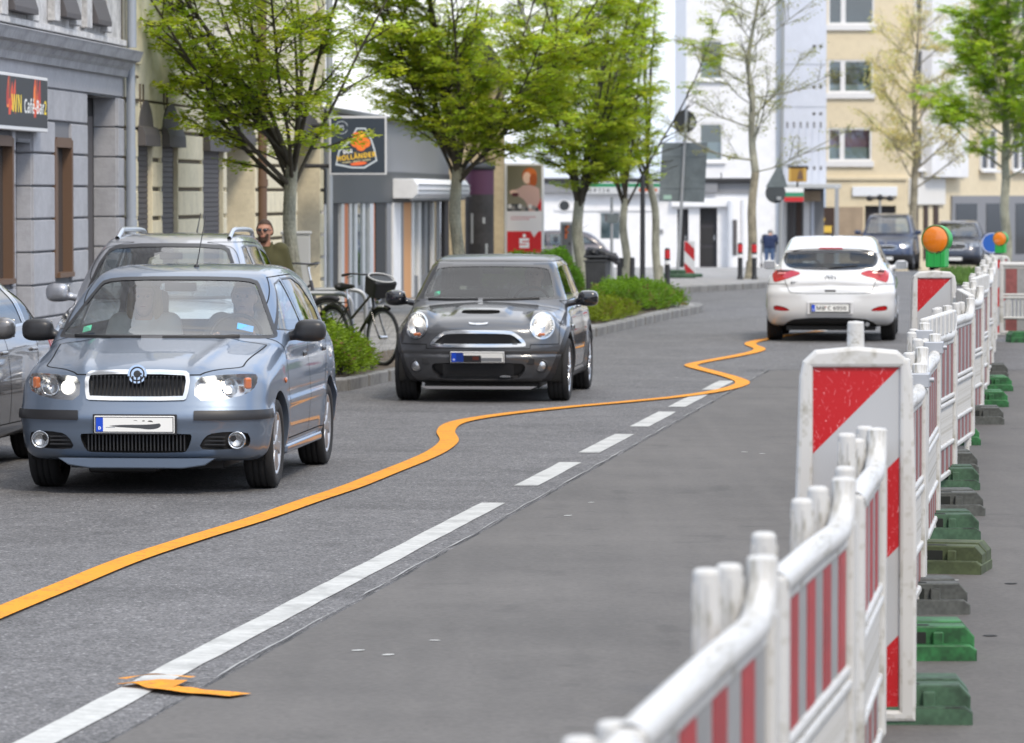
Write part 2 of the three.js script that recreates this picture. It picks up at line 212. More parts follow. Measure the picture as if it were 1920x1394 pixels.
const asphaltTex = (() => { const a = tileNoise(3, 7), b = tileNoise(5, 40), c = tileNoise(7, 300), d = tileNoise(8, 700), e = tileNoise(9, 17); return [tex(1664, 1664, (i, j) => { const u = i / 1664, v = j / 1664, s = d(u, v), q = c(u, v); const k = 0.134 * (1 + 0.22 * (a(u, v) - 0.5) + 0.2 * (b(u, v) - 0.5) + 0.18 * (e(u, v) - 0.5)) * (0.42 + 1.1 * Math.pow(s, 1.4) + 0.4 * (q - 0.5)) + (s * q > 0.62 ? 0.12 : 0); return [k * 0.975, k * 0.95, k * 0.95]; }, true, 1 / 6), tex(1024, 1024, (i, j) => 0.4 * c(i / 1024, j / 1024) + 0.6 * d(i / 1024, j / 1024), false, 1 / 3.5)]; })();
const newAsphaltTex = (() => { const a = tileNoise(13, 5), b = tileNoise(15, 31), c = tileNoise(17, 500), e = tileNoise(19, 11), strk = tileNoise(20, 90), strk2 = tileNoise(22, 26), blot = tileNoise(24, 38); return tex(1536, 1536, (i, j) => { const u = i / 1536, v = j / 1536; const w = Math.abs(2 * v - 1), st = strk(u, w / 20), st2 = strk2(u, w / 7), sp = blot(u, v), k = 0.095 * (1 + 0.2 * (a(u, v) - 0.5) + 0.14 * (b(u, v) - 0.5) + 0.14 * (e(u, v) - 0.5) + 0.13 * (st - 0.5) + 0.12 * (st2 - 0.5)) * (0.86 + 0.28 * c(u, v)) * (sp > 0.86 ? 1 - (sp - 0.86) * 1.6 : 1); return [k * 1.015, k * 0.94, k * 0.86]; }, true, 1 / 9); })();
const GM = {
  road: M([1, 1, 1], 0.86, { map: asphaltTex[0], bumpMap: asphaltTex[1], bumpScale: 0.006 }), patch: M([1, 1, 1], 0.8, { map: newAsphaltTex, bumpMap: asphaltTex[1], bumpScale: 0.0012 }),
  white: M([1, 1, 1], 0.7, { map: grime(31, [0.40, 0.40, 0.38], 0.35) }), tape: M([1, 1, 1], 0.75, { specularIntensity: 0.3, map: (() => { const a = tileNoise(33, 12), b = tileNoise(34, 70), c = tileNoise(36, 200); return tex(512, 512, (i, j) => { const u = i / 512, v = j / 512, d = Math.max(0, a(u, v) * 0.4 + b(u, v) * 0.5 + c(u, v) * 0.4 - 0.72), k = 1 - d * 1.1; return [0.68 * k, 0.275 * k * (1 - d * 0.1), 0.022 + d * 0.05]; }, true, 1 / 1.3); })() }), dark: M([0.02, 0.02, 0.02], 0.9), pale: M([0.3, 0.3, 0.29], 0.9),
  pave: M([1, 1, 1], 0.9, { map: (() => { const n = tileNoise(41, 9), f = tileNoise(42, 120), id = rngOf(77), tone = Array.from({ length: 64 }, id); return tex(512, 512, (i, j) => { const r = Math.floor(j / 64), xx = (i + (r % 2) * 32) % 512, col = Math.floor(xx / 64), jx = xx % 64, jy = j % 64, joint = jx < 2 || jy < 2; const k = (joint ? 0.09 : 0.25 * (0.85 + 0.3 * tone[(r * 8 + col) % 64])) * (0.8 + 0.4 * n(i / 512, j / 512)) * (0.85 + 0.3 * f(i / 512, j / 512)); return [k * 1.03, k, k * 0.96]; }, true, 1 / 2.4); })() }),
  kerb: M([1, 1, 1], 0.85, { map: grime(45, [0.17, 0.167, 0.16], 0.5) }), earth: M([1, 1, 1], 0.95, { map: grime(47, [0.09, 0.068, 0.045], 0.7) }),
};
const lineX = (D) => -0.087 + 0.134 * (D - 27.8);
const road = structure('road', sheet(-30, 420, 150, () => -160, () => 200, 0, 10), GM.road);
const patch = structure('resurfaced_lane', sheet(-10, 48.3, 60, (D) => lineX(D) + 0.27 + 0.025 * fbm(D * 1.3, 2, 1), () => 40, 0.004, 12), GM.patch);
{ // seam between the two surfaces: dark crack and a pale smear of joint filler
  const c = [], q = []; for (let D = 10; D < 48.3; D += 0.12) { c.push([lineX(D) + 0.262 + 0.025 * fbm(D * 1.3, 2, 1) + 0.02 * fbm(D * 5, 9, 4), D]); if (D > 17.5) q.push([lineX(D) + 0.235 + 0.03 * fbm(D * 0.9, 4, 1), D]); }
  part('seam', strip(c, (t) => 0.012 * Math.max(0.05, 0.45 + 1.6 * fbm(t * 45, 8, 2)), 0.008), GM.dark, patch); part('joint_filler', strip(q, (t) => 0.02 * Math.max(0.02, 0.3 + 1.6 * fbm(t * 34, 3, 3)), 0.0085), GM.pale, patch);
  part('seam', strip([[2.66, 48.3], [5.5, 48.4], [9, 48.5]], 0.05, 0.008), GM.dark, patch);
  part('seam', strip([[1.9, 43.9], [4, 44], [8, 44.2]], 0.02, 0.008), GM.dark, patch);
}
// white paint
const Ls = []; for (let D = 9; D <= 27.85; D += 0.35) Ls.push([lineX(D), D]); part('lane_line', strip(Ls, 0.155, 0.004, 0.008, 4), GM.white, road);
for (const [a, b, c, d] of [[978, 912, 1088, 868], [1098, 850, 1188, 815], [1196, 801, 1268, 773], [1271, 764, 1331, 741], [1336, 732, 1376, 715]]) { const p = GX((a + 30 + a) / 2 + 10, b), q = GX(c - 18, d), D0 = p[1], D1 = q[1]; part('lane_dash', strip([0, 0.25, 0.5, 0.75, 1].map((t) => [lineX(lerp(D0, D1, t)), lerp(D0, D1, t)]), 0.165, 0.004, 0.01, D0 * 10 | 0), GM.white, road); }
for (let k = 0; k < 3; k++) part('lane_dash', strip([0, 1].map((t) => [lineX(62 + k * 4.2 + t * 2.4), 62 + k * 4.2 + t * 2.4]), 0.14, 0.004), GM.white, road);
{ // flecks on the fresh surface
  const r = rngOf(5); for (let k = 0; k < 13; k++) { const D = 13 + r() * 22, X = lineX(D) + 0.6 + r() * 2.6; const f = part('paint_fleck', new THREE.CircleGeometry(0.012 + r() * 0.014, 6).scale(1.6, 1, 1).rotateX(-Math.PI / 2), GM.white, patch); f.position.set(X, 0.0075, -D); f.rotation.y = r() * 3; }
  for (const [x, y] of [[1896, 1097], [1857, 1195]]) { const p = GX(x, y), f = part('dark_fleck', new THREE.CircleGeometry(0.03, 8).scale(1.2, 1, 1).rotateX(-Math.PI / 2), GM.dark, patch); f.position.set(p[0], 0.0075, -p[1]); }
}
// yellow temporary marking tape
{
  const px = [[-260, 1262], [-120, 1203], [0, 1152], [120, 1103], [240, 1054], [360, 1014], [480, 977], [580, 942], [660, 915], [730, 887], [785, 865], [822, 847], [842, 829], [836, 811], [850, 797], [890, 787], [960, 777], [1060, 766], [1170, 756], [1270, 746], [1340, 736], [1382, 726], [1392, 718], [1372, 709], [1336, 699], [1302, 690], [1298, 685], [1330, 678], [1380, 669], [1416, 661], [1424, 655], [1408, 648], [1412, 643], [1440, 637], [1480, 630], [1540, 622]];
  const m = part('marking_tape', strip(spline(px.map(([x, y]) => GX(x, y)), 420), 0.155, 0.012), GM.tape, scene); tag(m, 'long yellow temporary marking tape winding along the road past the oncoming cars', 'road marking');
  const t = thing('tape_scrap', 'loose piece of yellow tape lying crumpled across the solid white line', 'tape');
  const q = (list, w, n) => { const g = strip(spline(list.map(([x, y]) => GX(x, y)), n), w, 0), p = g.attributes.position; for (let k = 0; k < p.count; k++) { const t = (k >> 1) / (p.count / 2 - 1); p.setY(k, p.getY(k) + 0.012 + list.lift(t, k & 1)); } g.computeVertexNormals(); return g; };
  const a = [[240, 1287], [290, 1292], [330, 1300], [390, 1305], [450, 1310]]; a.lift = (t, e) => 0.012 * Math.sin(t * 9) ** 2 * (1 - t) + e * 0.004; part('tape_end', q(a, 0.15, 40), GM.tape, t);
  const b = [[228, 1285], [262, 1281], [300, 1279], [362, 1282]]; b.lift = (t, e) => 0.014 + 0.012 * Math.sin(t * 3.1) * e; part('tape_fold', q(b, 0.055, 30), GM.tape, t);
  const P = [[236, 1287, 0.014], [300, 1282, 0.018], [352, 1285, 0.02], [318, 1298, 0.014], [280, 1293, 0.016]].map(([x, y, h]) => { const g = ground(x, y); return [g.x, h, g.z]; }); part('tape_fold', quadsGeo([[P[0], P[1], P[3], P[4]], [P[1], P[2], P[3], P[3]]]), GM.tape, t);
}
// pavement along the houses, tree islands, kerbs
const facX = (D) => -8.06 + 0.0805 * D;
const kerbNear = [[-6.0, 22], [-5.35, 30], [-4.7, 36.5], [-4.2, 40.4], [-3.2, 41.6], [-2.3, 42.2], [-1.75, 43.2], [-1.45, 45], [0.02, 53], [1.47, 62], [2.4, 67.8], [3.15, 72], [3.2, 73.6], [2.7, 75.2], [1.2, 76.3], [-1.4, 77.2]];
const kerbFar = [[-6, 84.6], [1.0, 84.8], [2.6, 85.2], [3.4, 86.4], [5.46, 91.5], [8.2, 112], [13.3, 166], [17, 205]];
const pavement = structure('pavement', poly([...kerbNear, [facX(77.5), 77.5], [facX(22), 22]], 0.116), GM.pave);
const pavementFar = structure('pavement', sheet(84.9, 230, 60, () => -70, (D) => { const i = Math.max(0, kerbFar.findIndex((p) => p[1] >= D) - 1), a = kerbFar[Math.min(i, kerbFar.length - 2)], b = kerbFar[Math.min(i, kerbFar.length - 2) + 1]; return lerp(a[0], b[0], Math.min(1, (D - a[1]) / (b[1] - a[1]))); }, 0.116, 4), GM.pave);
structure('side_pavement', poly([[-60, 78.5], [facX(77.5) - 0.1, 77.5], [facX(22) - 0.1, 22], [-60, 22]], 0.1), GM.pave);
function kerbs(path, parent) {
  const geo = boxUV(new RoundedBoxGeometry(0.985, 0.16, 0.13, 1, 0.02)); const pts = spline(path, 400, 0.15); let acc = 0, last = pts[0];
  const place = (a, b) => { const m = part('kerb_stone', geo, GM.kerb, parent); m.position.set((a[0] + b[0]) / 2, gy(a[1]) + 0.045, -(a[1] + b[1]) / 2); m.rotation.y = Math.atan2(b[1] - a[1], b[0] - a[0]); };
  for (let i = 1; i < pts.length; i++) { const d = Math.hypot(pts[i][0] - last[0], pts[i][1] - last[1]); if (d >= 0.99) { place(last, pts[i]); last = pts[i]; } }
}
kerbs(kerbNear, pavement); kerbs(kerbFar.slice(0, 7), pavementFar);
{ // planting beds
  const beds = [['planting_bed', [[-2.2, 43.4], [-1.6, 44], [-0.2, 53], [-1.0, 53.5], [-2.6, 46]]], ['planting_bed', [[0.8, 61], [1.3, 62], [2.75, 71.5], [1.2, 72.5], [-0.2, 66]]]];
  for (const [n, p] of beds) structure(n, poly(p, 0.125), GM.earth);
}
// grass verge at the far right
{
  const rg = rngOf(91), bed = [[9.7, 93], [11.2, 112], [22, 116], [22, 93]], n = 5200, gr = new THREE.InstancedMesh(new THREE.BufferGeometry().setFromPoints([V(-0.02, 0, 0), V(0.02, 0, 0), V(0.005, 0.16, 0.03)]), M([0.075, 0.15, 0.022], 0.8), n); gr.geometry.computeVertexNormals(); const o = new THREE.Object3D();
  structure('verge_soil', poly(bed, 0.03), M([0.06, 0.085, 0.03], 0.95));
  for (let i = 0; i < n; i++) { const D = 93 + rg() * 19, x0 = lerp(9.8, 11.2, (D - 93) / 19); o.position.set(x0 + rg() * rg() * 8, gy(D) + 0.03, -D); o.rotation.set((rg() - 0.5) * 0.6, rg() * 6.3, 0); o.scale.setScalar(0.7 + rg()); o.updateMatrix(); gr.setMatrixAt(i, o.matrix); }
  gr.name = 'grass'; gr.userData = { label: 'strip of green grass beyond the white barrier fence', category: 'grass', kind: 'stuff' }; scene.add(gr);
}

// ---------- buildings ----------
const facD = (px) => 8.06 / (0.0805 - (px - 960) / FPX), facLen = Math.hypot(0.0805, 1), facS = (px) => (facD(px) - 40) * facLen, facH = (px, y) => hgt(y, facD(px));
const FAC = { pos: [facX(40), 0, -40], turn: Math.atan2(1, 0.0805) };       // local x runs along the row of houses, z faces the street
const BM = {
  grey: M([1, 1, 1], 0.85, { map: grime(61, [0.355, 0.36, 0.385], 0.16), bumpMap: bumpTex(63), bumpScale: 0.002 }), greyJoint: M([0.17, 0.175, 0.19], 0.9), upper: M([1, 1, 1], 0.9, { map: grime(65, [0.50, 0.495, 0.49], 0.45), bumpMap: bumpTex(66), bumpScale: 0.003 }), cornice: M([1, 1, 1], 0.85, { map: grime(67, [0.33, 0.335, 0.355], 0.35) }),
  cream: M([1, 1, 1], 0.88, { map: grime(71, [0.66, 0.60, 0.44], 0.2), bumpMap: bumpTex(72), bumpScale: 0.002 }), creamTop: M([1, 1, 1], 0.88, { map: grime(73, [0.66, 0.61, 0.48], 0.2) }), creamJoint: M([0.12, 0.10, 0.07], 0.9),
  brown: M([0.13, 0.075, 0.045], 0.6), darkbrown: M([0.05, 0.028, 0.02], 0.6), slate: M([0.085, 0.078, 0.08], 0.7), dark: M([0.02, 0.02, 0.022], 0.6), pane: new THREE.MeshPhysicalMaterial({ color: lin(0.05, 0.055, 0.06), roughness: 0.04, side: THREE.DoubleSide }),
  zinc: M([0.34, 0.37, 0.41], 0.45, { metalness: 0.3 }), white: M([1, 1, 1], 0.8, { map: grime(81, [0.76, 0.765, 0.78], 0.08) }), whiteFrame: M([0.72, 0.72, 0.72], 0.4), bluewhite: M([1, 1, 1], 0.8, { map: grime(83, [0.62, 0.66, 0.75], 0.08) }), sand: M([1, 1, 1], 0.85, { map: grime(85, [0.68, 0.59, 0.42], 0.08) }), sandDark: M([1, 1, 1], 0.85, { map: grime(86, [0.36, 0.28, 0.2], 0.2) }),
  fascia: M([0.05, 0.055, 0.06], 0.5), greyMetal: M([0.22, 0.225, 0.24], 0.5), roof: M([0.03, 0.03, 0.033], 0.7), orange: M([0.7, 0.2, 0.05], 0.6), tan: M([0.6, 0.32, 0.15], 0.8), curtain: M([0.66, 0.66, 0.66], 0.95), pink: M([0.45, 0.18, 0.34], 0.95), net: M([0.45, 0.47, 0.48], 0.95),
};
function courses(parent, s0, s1, top, bottom, h, openings, z0, z1, mat, nameIt = 'stone_block', len = 99, seed = 3, jt = 0.012) { // rows of blocks between openings, joints recessed
  const r = rngOf(seed), J = nameIt === 'reveal_block' ? 0.005 : jt;
  for (let y = top; y > bottom + 0.02; y -= h) {
    const y0 = Math.max(bottom, y - h), cuts = [[s0, s1]];
    for (const [a, b, t, bt = -1] of openings) if (y0 + 0.04 < t && y - 0.04 > bt) for (let i = cuts.length - 1; i >= 0; i--) { const [p, q] = cuts[i]; if (b <= p || a >= q) continue; cuts.splice(i, 1); if (a - p > 0.05) cuts.push([p, a]); if (q - b > 0.05) cuts.push([b, q]); }
    for (const [p, q] of cuts) { const n = Math.max(1, Math.round((q - p) / len)); for (let k = 0; k < n; k++) { const a = p + (q - p) * k / n, b = p + (q - p) * (k + 1) / n; part(nameIt, box(a + (k ? 0.006 : 0), b - (k < n - 1 ? 0.006 : 0), y0 + J, y - J, z0, z1 + (r() - 0.5) * 0.006, 0.014), mat, parent); } }
  }
}
function wallWith(s0, s1, y0, y1, z, t, holes) { return T(extr([[s0, y0], [s1, y0], [s1, y1], [s0, y1]], t, 0, holes.map(([a, b, tp, bt = y0 + 0.001]) => [[a, bt], [a, tp], [b, tp], [b, bt]])), 0, 0, z - t); }
function uvBox(g) { return boxUV(g.index ? g.toNonIndexed() : g); }
{ // grey house with the cafe sign
  const b = thing('grey_house', 'grey plastered house with heavy cornice and brown window reveals at the left edge', 'building', FAC.pos, FAC.turn);
  const S0 = -16, S1 = facS(232), h0 = 3.055, H = 0.326, D0 = 40, op = [[facS(-60), facS(22), facH(10, 258), facH(10, 533)], [facS(28), facS(62), facH(50, 268), 0.1], [facS(102), facS(133), facH(118, 262), facH(118, 520)], [facS(163), facS(221), facH(190, 180), 0.1], [-9, -7.6, 2.7, 1.0], [-13, -11.6, 2.7, 1.0]];
  const cB = facH(232, 128), cT = facH(232, 98);
  part('wall', uvBox(wallWith(S0, S1, 0, cB, -0.02, 0.3, op)), BM.greyJoint, b);
  part('lintel_band', box(S0, S1, h0 + 0.012, cB, -0.02, 0, 0.006), BM.grey, b);
  courses(b, S0, S1, h0, 0.1, H, op, -0.03, 0.012, BM.grey, 'stone_block', 99, 11, 0.009);
  for (const i of [0, 2, 4, 5]) { const [a, c, t, bt] = op[i]; const w = part('window', [box(a - 0.03, a + 0.05, bt, t, -0.12, 0.02), box(c - 0.05, c + 0.03, bt, t, -0.12, 0.022), box(a + 0.05, c - 0.05, t - 0.08, t + 0.02, -0.12, 0.021), box(a + 0.05, c - 0.05, bt, bt + 0.05, -0.12, 0.05)], BM.brown, b); part('pane', box(a + 0.05, c - 0.05, bt + 0.05, t - 0.08, -0.085, -0.075), BM.pane, w); part('sash_bar', box((a + c) / 2 - 0.03, (a + c) / 2 + 0.03, bt + 0.05, t - 0.08, -0.074, -0.05), BM.brown, w); }
  for (const i of [1, 3]) { const [a, c, t, bt] = op[i]; const d = i === 3 ? 0.27 : 0.17; part('recess', [box(c, c + 0.06, bt, t, -d, -0.02), box(a, c, t, t + 0.04, -d, -0.02), box(a - 0.06, a, bt, t, -d, -0.02)], BM.grey, b); courses(b, c - 0.012, c + 0.02, h0, 0.1, H, [], -d, -0.01, BM.grey, 'reveal_block'); const dr = part('door', box(a, c, bt, t, -d - 0.05, -d), i === 3 ? BM.dark : BM.grey, b); if (i === 3) { part('door_panel', box(a + 0.12, c - 0.12, 0.3, 1.0, -d, -d + 0.02, 0.01), BM.slate, dr); part('door_panel', box(a + 0.12, c - 0.12, 1.1, t - 0.2, -d, -d + 0.02, 0.01), BM.slate, dr); } }
  const prof = [[-0.02, cB - 0.10], [0.05, cB - 0.10], [0.07, cB - 0.03], [0.10, cB], [0.13, cB + 0.05], [0.19, cB + 0.07], [0.22, cT - 0.03], [0.235, cT], [-0.02, cT + 0.06]];
  part('cornice', T(extr(prof.map(([z, y]) => [-z, y]), S1 - 0.02 - S0, 0.0), 0, 0, 0, 0, Math.PI / 2).translate(S0, 0, 0), BM.cornice, b);
  part('upper_wall', box(S0, S1, cT + 0.02, 11, -0.32, -0.02), BM.upper, b);
  const lp = [30, 110, 173]; part('plinth', box(S0, S1 - 0.05, cT + 0.06, facH(232, 76), -0.02, 0.05, 0.01), BM.upper, b);
  for (const [x0, x1, yt, yb] of [[8, 52, -20, 22], [106, 133, -20, 33], [166, 191, -10, 46]]) { const s0 = facS(x0), s1 = facS(x1), y1 = facH((x0 + x1) / 2, yb), y2 = y1 + 0.34; part('niche_side', box(s0 - 0.35, s0 - 0.05, y1 - 0.06, y2 + 1.6, -0.02, 0.06, 0.01), BM.upper, b); part('niche_side', box(s1 + 0.05, s1 + 0.35, y1 - 0.06, y2 + 1.6, -0.02, 0.06, 0.01), BM.upper, b); part('console', T(extr([[0, 0], [0.11, 0], [0.11, 0.04], [0.04, 0.27], [0, 0.27]], s1 - s0, 0.008), 0, 0, 0, 0, -Math.PI / 2).translate(s1, y1, 0), BM.slate, b).rotation.set(0, 0, 0); }
  for (let k = 0; k < 5; k++) { const s = -13 + k * 3.4; part('upper_window', [box(s, s + 1.2, 5.6, 7.6, -0.021, -0.012)], BM.pane, b); }
  part('downpipe', [T(cyl(0.055, 0.055, 2.4, 12), S1 + 0.02, 0.1, 0.08), T(cyl(0.05, 0.05, cB - 2.4, 12), S1 + 0.02, 2.45, 0.08), T(cyl(0.065, 0.065, 0.12, 12), S1 + 0.02, 1.6, 0.08), T(cyl(0.05, 0.05, 7, 12), S1 + 0.0, cT + 0.05, 0.1)], BM.zinc, b);
  // banner
  const sg = thing('cafe_sign', 'black cafe banner with flames and yellow lettering in a white frame', 'sign', [0, 0, 0]); sg.position.set(...FAC.pos); sg.rotation.y = FAC.turn;
  const s0 = facS(-130), s1 = facS(67), y1 = facH(67, 152), y0 = facH(67, 241);
  part('frame', box(s0 - 0.03, s1 + 0.03, y0 - 0.04, y1 + 0.03, 0.03, 0.12, 0.01), BM.whiteFrame, sg);
  const t = canvasTex(1024, 128, (x, w, h) => { x.fillStyle = '#26262a'; x.fillRect(0, 0, w, h); const r = rngOf(8); for (let k = 0; k < 46; k++) { const X = (k < 20 ? 600 : 880) + r() * r() * 90, Y = 10 + r() * 50; x.fillStyle = ['#d8431c', '#f07a22', '#b32a18', '#7c3a28'][k % 4]; x.beginPath(); x.moveTo(X - 12, Y + 45); x.quadraticCurveTo(X - 18, Y + 10, X + 4 + r() * 8, Y - 18); x.quadraticCurveTo(X + 14, Y + 12, X + 10, Y + 45); x.fill(); } x.font = 'bold 64px sans-serif'; x.fillStyle = '#f2d21e'; x.fillText('WN', 640, 92); x.fillStyle = '#e8e8e4'; x.font = 'bold 52px sans-serif'; x.fillText('Café-Bar', 770, 92); x.fillStyle = '#f2d21e'; x.fillText('2', 985, 92); });
  part('print', T(new THREE.PlaneGeometry(s1 - s0, y1 - y0), (s0 + s1) / 2, (y0 + y1) / 2, 0.123), new THREE.MeshStandardMaterial({ map: t, roughness: 0.5 }), sg);
}
{ // cream rusticated house
  const b = thing('cream_house', 'cream house with rusticated courses and dark shuttered slit windows behind the first tree', 'building', FAC.pos, FAC.turn);
  const S0 = facS(236), S1 = facS(606), top = 3.06, H = 0.335, A = (x0, x1, y, bt = 0.1) => [facS(x0), facS(x1), facH((x0 + x1) / 2, y), bt];
  const op = [A(258, 285, 245), A(303, 333, 248), A(380, 418, 258), A(424, 478, 268), A(556, 600, 258)];
  part('wall', uvBox(wallWith(S0, S1, 0, 11, -0.03, 0.3, op)), BM.creamJoint, b);
  courses(b, S0, S1, top, 0.1, H, op, -0.04, 0.012, BM.cream, 'stone_block', 99, 21, 0.022);
  part('upper_wall', box(S0, S1, top + 0.01, 11, -0.03, 0.0), BM.creamTop, b); part('corner_pilaster', box(S0, S0 + 0.9, 3.45, 10.9, 0, 0.04, 0.01), BM.cream, b); part('corner_pilaster', box(S1 - 1.1, S1, 3.45, 10.9, 0, 0.04, 0.01), BM.cream, b);
  op.forEach(([a, c, t, bt], i) => {
    const d = i > 2 ? 0.42 : 0.055, ar = (c - a) / 2, cs = (a + c) / 2, hh = 0.36;
    const arch = []; for (let k = 0; k <= 14; k++) { const q = k / 14 * Math.PI; arch.push([cs - ar * Math.cos(q), t - 0.02 + hh * Math.sin(q)]); }
    part('arch', T(extr(arch, 0.02), 0, 0, 0.004), BM.slate, b);
    part('reveal', [box(c - 0.004, c + 0.05, bt, t, -d, 0.0), box(a - 0.05, a, bt, t, -d, 0.0), box(a, c, t, t + 0.05, -d, -0.03)], BM.cream, b);
    const sh = part(i > 2 ? 'door' : 'shutter', box(a, c, bt, t, -d - 0.04, -d), i > 2 ? BM.darkbrown : BM.slate, b);
    if (i < 3) { for (let y = bt + 0.06; y < t; y += 0.06) part('shutter_slat', box(a + 0.01, c - 0.02, y, y + 0.05, -d, -d + 0.012, 0.004), BM.slate, sh); part('shutter_hood', T(extr([[0, 0], [0.085, 0], [0.08, 0.12], [0.05, 0.2], [0, 0.22]].map(([z, y]) => [-z, y]), c - a + 0.04, 0.006), 0, 0, 0, 0, Math.PI / 2).translate(a - 0.02, t - 0.17, 0.014), BM.slate, b); }
    else part('door_panel', box(a + 0.2, c - 0.3, 0.4, t - 0.6, -d, -d + 0.02, 0.01), BM.brown, sh);
  });
  for (const s of [0.12, 0.34]) for (const o of [op[0], op[1]]) part('ledge_line', box(o[0] + s, o[0] + s + 0.03, o[2] + 0.25, top + 0.18, 0.0, 0.02), BM.creamJoint, b);
  for (const [x, y] of [[245, 140], [243, 187]]) part('string_course', box(facS(236), facS(256), facH(x, y) - 0.03, facH(x, y), 0, 0.03), BM.creamJoint, b);
  part('downpipe', [T(cyl(0.06, 0.06, 7.6, 12), facS(483), 0.1, 0.07), T(cyl(0.075, 0.075, 0.1, 12), facS(483), 2.1, 0.07)], BM.brown, b); part('downpipe', T(cyl(0.05, 0.05, 10, 12), facS(607), 0.1, 0.09), BM.zinc, b);
  for (let k = 0; k < 4; k++) { const s = S0 + 2 + k * 4.1, w = part('upper_window', [box(s - 0.1, s, 5.2, 7.2, 0, 0.06), box(s + 1.1, s + 1.2, 5.2, 7.2, 0, 0.06), box(s - 0.15, s + 1.25, 5.08, 5.2, 0, 0.12), box(s - 0.15, s + 1.25, 7.2, 7.34, 0, 0.1)], BM.cream, b); part('pane', box(s, s + 1.1, 5.2, 7.2, 0.001, 0.01), BM.pane, w); }
}
{ // low shops
  const b = thing('shop_row', 'low grey shop row with glazed fronts behind the parked bicycles', 'building', FAC.pos, FAC.turn);
  const S0 = facS(608), S1 = facS(842), D = (px) => facS(px), hF = (px, y) => facH(px, y), f0 = hF(640, 352), f1 = hF(640, 330);
  part('back_wall', box(S0, S1, 0, f1, -1.0, -0.9), M([0.2, 0.19, 0.17], 0.9), b); part('shop_floor', box(S0, S1, 0.05, 0.14, -0.9, -0.02), BM.pave ?? BM.greyMetal, b);
  part('fascia', box(S0, S1, f0 - 0.25, f1 + 0.1, -0.9, 0.02, 0.01), BM.fascia, b); part('upper_wall', box(S0, S1, f1 + 0.1, hF(640, 215), -1.0, 0.0), BM.greyMetal, b); part('roof_edge', box(S0 - 0.1, S1, hF(640, 215), hF(640, 205), -1.2, 0.12, 0.02), BM.greyMetal, b);
  // front, from the near end to the far end: [px, px, material, recess]
  const front = [[608, 616, BM.white, 0.0], [624, 640, BM.dark, 0.05], [641, 646, BM.whiteFrame, 0], [646, 655, BM.orange, 0.02], [656, 660, BM.whiteFrame, 0], [668, 673, BM.whiteFrame, 0.02], [683, 687, BM.whiteFrame, 0.02], [694, 701, BM.whiteFrame, 0], [701, 705, BM.orange, 0.02], [707, 725, BM.dark, 0.02], [726, 734, BM.greyMetal, 0], [735, 749, BM.white, -0.03], [753, 757, BM.greyMetal, 0], [757, 772, BM.tan, 0.01], [773, 777, BM.whiteFrame, 0], [786, 790, BM.whiteFrame, 0], [797, 802, BM.greyMetal, 0.0], [806, 811, BM.dark, 0.05], [812, 815, BM.whiteFrame, 0], [822, 830, BM.greyMetal, 0.05], [834, 842, BM.slate, 0]];
  for (const [a, c, m, d] of front) part('front_panel', box(D(a), D(c), 0.12, f0 - 0.25, -d - 0.08, -d, 0.008), m, b);
  for (const [a, c] of [[616, 624], [660, 668], [673, 683], [687, 694], [777, 786], [790, 797], [802, 806], [815, 822]]) { const p = part('shop_window', box(D(a), D(c), 0.5, f0 - 0.25, -0.05, -0.045), CM.glass, b); part('parapet', box(D(a), D(c), 0.12, 0.5, -0.08, -0.02), BM.greyMetal, p); if (a === 673 || a === 790) part('curtain', box(D(a) + 0.1, D(c) - 0.1, 0.5, f0 - 0.5, -0.5, -0.45), BM.curtain, p); }
  const cr = D(735), ce = D(838), cb = hF(760, 371), ct = hF(760, 337);
  part('awning_case', T(extr([[0.0, ct], [0.35, ct], [0.42, ct - 0.1], [0.42, cb + 0.08], [0.34, cb], [0, cb]].map(([z, y]) => [-z, y]), ce - cr, 0.01), 0, 0, 0, 0, Math.PI / 2).translate(cr, 0, 0.02), BM.white, b); part('awning_bar', box(cr, ce, cb - 0.05, cb - 0.005, 0.3, 0.36, 0.02), BM.greyMetal, b); for (let k = 1; k < 4; k++) part('awning_rib', box(cr + 0.1, ce, ct - 0.1 * k, ct - 0.1 * k + 0.02, 0.455, 0.47), BM.greyMetal, b);
  // hanging box sign
  const sx = at(671, 273, 63), w = 108 / FPX * 63, h = 110 / FPX * 63, sg = thing('snack_bar_sign', 'dark square projecting sign with orange emblem and yellow lettering over the shop', 'sign', [sx.x, sx.y, sx.z], 0.04);
  part('case', box(-w / 2, w / 2, -h / 2, h / 2, -0.16, 0, 0.01), M([0.55, 0.56, 0.57], 0.4), sg); part('bracket', [rod(V(-w / 2, 0.3, -0.08), V(-w / 2 - 0.4, 0.3, -0.08), 0.03), rod(V(-w / 2, -0.3, -0.08), V(-w / 2 - 0.4, -0.3, -0.08), 0.03)], BM.dark, sg);
